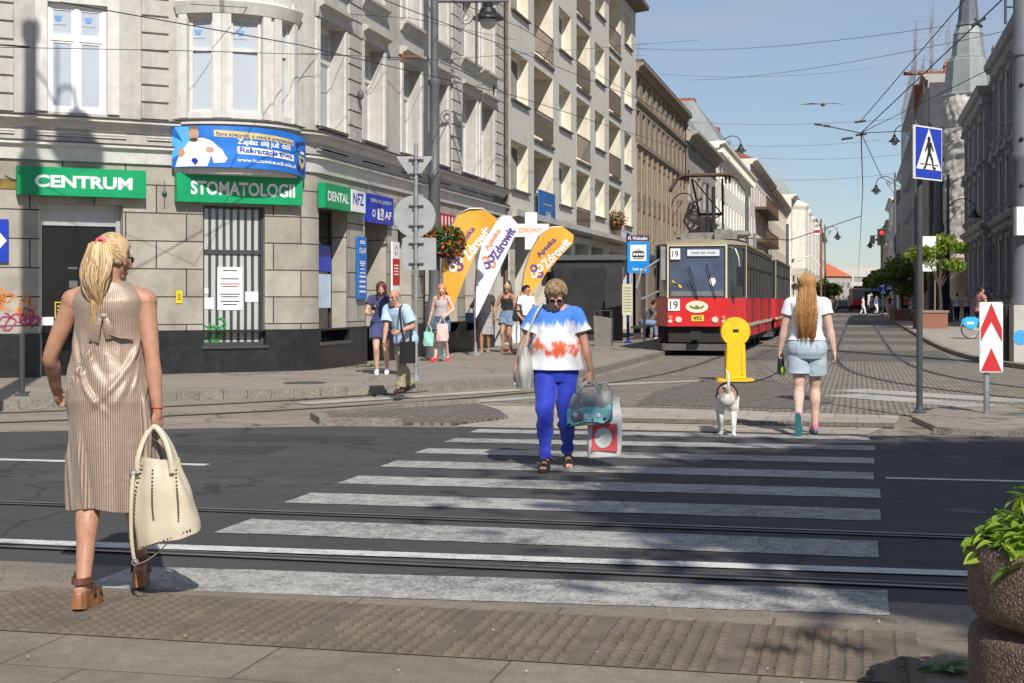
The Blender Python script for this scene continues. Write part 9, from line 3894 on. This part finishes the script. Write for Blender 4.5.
def checked():
 m,nt,b=base_mat('red checked cotton')
 tc=nd(nt,'ShaderNodeTexCoord')
 ck=nd(nt,'ShaderNodeTexChecker')
 ck.inputs['Scale'].default_value=24
 ck.inputs['Color1'].default_value=(.34,.03,.05,1)
 ck.inputs['Color2'].default_value=(.50,.38,.40,1)
 nt.links.new(tc.outputs['Object'],ck.inputs['Vector'])
 nt.links.new(ck.outputs[0],b.inputs['Base Color'])
 b.inputs['Roughness'].default_value=.85
 return m
c12=Person('dark haired cyclist in a red checked shirt riding to the right',(rc_.x,rc_.y,.09),yaw_c,1.74,'m',1.0,.12,hip=.90,foot_r=(.12,.07,.26),foot_l=(-.12,-.19,.45),knee_r=(0,1,.2),knee_l=(0,1,.4),hand_r=(.27,.28,1.08),hand_l=(-.27,.28,1.08),pole_r=(1,-.5,-.6),pole_l=(-1,-.5,-.6),curl_r=1.1,curl_l=1.1,head=(-.02,0,0),skin_m=SK_TAN,voxel=.012)
c12.root.location=Vector((rc_.x,rc_.y,.09))+Vector((sin(yaw_c)*.24,-cos(yaw_c)*.24,0))
c12.face_parts()
c12.glasses(True)
c12.top('shirt',checked(),.90,.02,.5,.078,.085,.015,seed=16.0)
c12.legs('trousers',BLACKC,.97,1.0,1.1,.07,.016,.006,5.0)
for sd in (1,-1):
 c12.shoe(sd,'sneaker',SHOEB,WSOLE)
quick_hair(c12,DARKH,'short',220)
# --- far figures -----------------------------------------------------------------------------------------------------
def far_person(label,px,py,z0,yaw,H,sex,topm,botm,hairm,kind='trousers',seed=1,stride=.14,group=None):
 r=G(px,py,z0)
 p=Person(label,(r.x,r.y,z0),yaw,H,sex,1.05,.02,hip=.895,foot_r=(.09,stride,.09),foot_l=(-.09,-stride,.1),hand_r=(.27,-.08,.86),hand_l=(-.27,.12,.88),skin_m=SK_FAIR,voxel=.018,group=group)
 p.top('top',topm,.93,.022,.5,.08,.085,.015,seed=seed,n=24)
 p.legs('trousers' if kind=='trousers' else 'shorts',botm,.97 if kind=='trousers' else .4,1.0,1.1,.06,.016,.004,seed)
 p.cap_hair(hairm,thick=.012)
 for sd in (1,-1):
  p.shoe(sd,'sneaker',BLACKC,BLACKC)
 return p
PINKC=fabric('rose cotton',(.45,.20,.26),.85,.1,.3,150)
far_person('pedestrian in rose top, leftmost of the trio at the palace corner',948.5,321,.09,.4,1.62,'f',PINKC,BLACKC,DARKH,seed=2)
far_person('pedestrian in white top in the middle of the trio at the palace corner',957,321.5,.09,.1,1.70,'f',WHITEC,BLACKC,DARKH,seed=3)
far_person('pedestrian in pale pink top, rightmost of the trio at the palace corner',966.5,321,.09,-.2,1.68,'f',fabric('pale pink cotton',(.6,.42,.44)),BLACKC,BRNH,seed=4)
far_person('person all in white crossing the tracks before the distant tram',863,315,0.0,-pi/2,1.72,'f',WHITEC,WHITEC,DARKH,seed=5,stride=.24)
cols_=[fabric('far blue',(.10,.16,.30)),fabric('far red',(.4,.06,.05)),WHITEC,BLACKC,GREYT,PINKC]
for i,(px,py,c) in enumerate(((840,311,2),(846,310.5,0),(836,309.5,1),(833,310,2),(876,314,0),(890,314.5,3),(906,317,1),(913,319,0))):
 far_person(['tiny pedestrian in white left of the distant tram','tiny pedestrian in blue nearest the distant tram','tiny pedestrian in red under the far left trees','tiny pedestrian in white under the far left trees','distant pedestrian in blue by the sign cluster','distant pedestrian in black by the signal post','distant pedestrian in red beside the far brick planter','distant pedestrian in blue right of the far brick planter'][i],px,py,0.0 if px<870 else .09,i*1.1,1.7,'m' if i%2 else 'f',cols_[c],cols_[(c+2)%6],DARKH,seed=i)
def car(label,loc,rz,col,group):
 t=thing('parked_car',label,'car',loc,rz,group)
 prof=[(-2.05,.32),(-2.1,.62),(-1.95,.88),(-1.15,.96),(-.45,1.40),(.75,1.44),(1.55,1.02),(2.0,.92),(2.1,.6),(2.02,.3)]
 mb=MB()
 rings=[]
 for x,k in ((-.82,.93),(-.78,1.0),(0,1.01),(.78,1.0),(.82,.93)):
  rings.append([Vector((x*(1 if z<1.0 else .82),y*k,z if k==1 or z<.4 else z-.03)) for y,z in prof])
 mb.rings(rings)
 mb.build('body',M('car paint '+str(col),col,.25,.05,3,0,coat=.6),t,smooth=True)
 mb=MB()
 for s in (-1,1):
  mb.prism([(s*.795,-.98,1.0),(s*.70,-.42,1.34),(s*.70,.68,1.37),(s*.795,1.3,1.03)],(s*.02,0,0))
 mb.prism([(-.6,-1.2,1.0),(.6,-1.2,1.0),(.52,-.56,1.36),(-.52,-.56,1.36)],(0,-.02,.02))
 mb.prism([(-.6,1.58,1.05),(.6,1.58,1.05),(.52,.85,1.42),(-.52,.85,1.42)],(0,.02,.02))
 mb.build('window',PANE_SHOP,t)
 for x in (-.78,.78):
  for y in (-1.3,1.28):
   mb=MB()
   mb.tube([(x-.09,y,.31),(x+.09,y,.31)],.31,18)
   mb.build('wheel',RUBBER,t,smooth=False)
 for x in (-.6,.6):
  mb=MB()
  mb.ball((x,-2.03,.68),(.16,.08,.09),10,6)
  mb.build('headlight',LENS,t,smooth=True)
 return t
p=G(850,311.5)
car('dark car standing left of the far right hand track',(p.x-.8,p.y,0),.02,(.02,.022,.025),'far cars')
p=G(873,313)
car('dark blue car parked at the far right kerb',(p.x+.4,p.y,0.0),.02,(.02,.03,.06),'far cars')
p=G(884,311,.09)
um_=thing('cafe_parasol','blue grey cafe parasol behind the sign cluster','parasol',p,0)
mb=MB()
mb.lathe([(2.4,2.35),(2.4,2.5),(.1,3.3)],8)
mb.build('canopy',M('blue grey canvas',(.12,.16,.24),.8,.1,3,.1),um_)
mb=MB()
mb.lathe([(.05,0),(.05,3.2)],8)
mb.build('pole',STEEL,um_)
# ---------------------------------------------------------------- daylight and camera
W=bpy.data.worlds.new('World')
SC.world=W
W.use_nodes=True
wt=W.node_tree
bg=wt.nodes['Background']
sky=wt.nodes.new('ShaderNodeTexSky')
sky.sky_type='NISHITA'
sky.sun_disc=False
SUN_AZ=pi-SUN_OFF
sky.sun_elevation=SUN_EL
sky.sun_rotation=SUN_AZ
sky.altitude=260
sky.air_density=1.0
sky.dust_density=0.35
sky.ozone_density=4.0
tcw=wt.nodes.new('ShaderNodeTexCoord')
mpw=nd(wt,'ShaderNodeMapping')
mpw.inputs['Scale'].default_value=(1.0,1.0,3.2)
wt.links.new(tcw.outputs['Generated'],mpw.inputs['Vector'])
nw=noise_tex(wt,mpw.outputs[0],2.6,8,0.62,0.6)
veil=ramp(wt,nw,0.40,0.70,0.22,0.82)
cl=mixc(wt,veil,sky.outputs[0],(4.8,5.15,6.0))
wt.links.new(cl,bg.inputs['Color'])
bg.inputs['Strength'].default_value=0.092
ld=bpy.data.lights.new('sun','SUN')
ld.energy=5.0
ld.angle=radians(0.53)
ld.color=(1.0,0.955,0.885)
sun=bpy.data.objects.new('sun',ld)
COL.objects.link(sun)
d=Vector((-sin(SUN_AZ)*cos(SUN_EL),-cos(SUN_AZ)*cos(SUN_EL),-sin(SUN_EL)))
sun.rotation_euler=d.to_track_quat('-Z','Y').to_euler()
sun.location=(20,-30,60)
cd=bpy.data.cameras.new('camera')
cd.sensor_width=36.0
cd.lens=36.0*FPX/1024.0
cd.shift_y=-(341.5-300.0)/1024.0
cd.clip_start=0.1
cd.clip_end=6000
cam=bpy.data.objects.new('camera',cd)
COL.objects.link(cam)
cam.location=(0,0,CAMH)
cam.rotation_euler=(radians(90),0,AY)
SC.camera=cam
vs=SC.view_settings
vs.view_transform='Standard'
vs.look='None'
vs.exposure=0.1
vs.gamma=1.0
SC.render.resolution_x=1024
SC.render.resolution_y=683
SC.cycles.max_bounces=6
SC.cycles.use_denoising=True
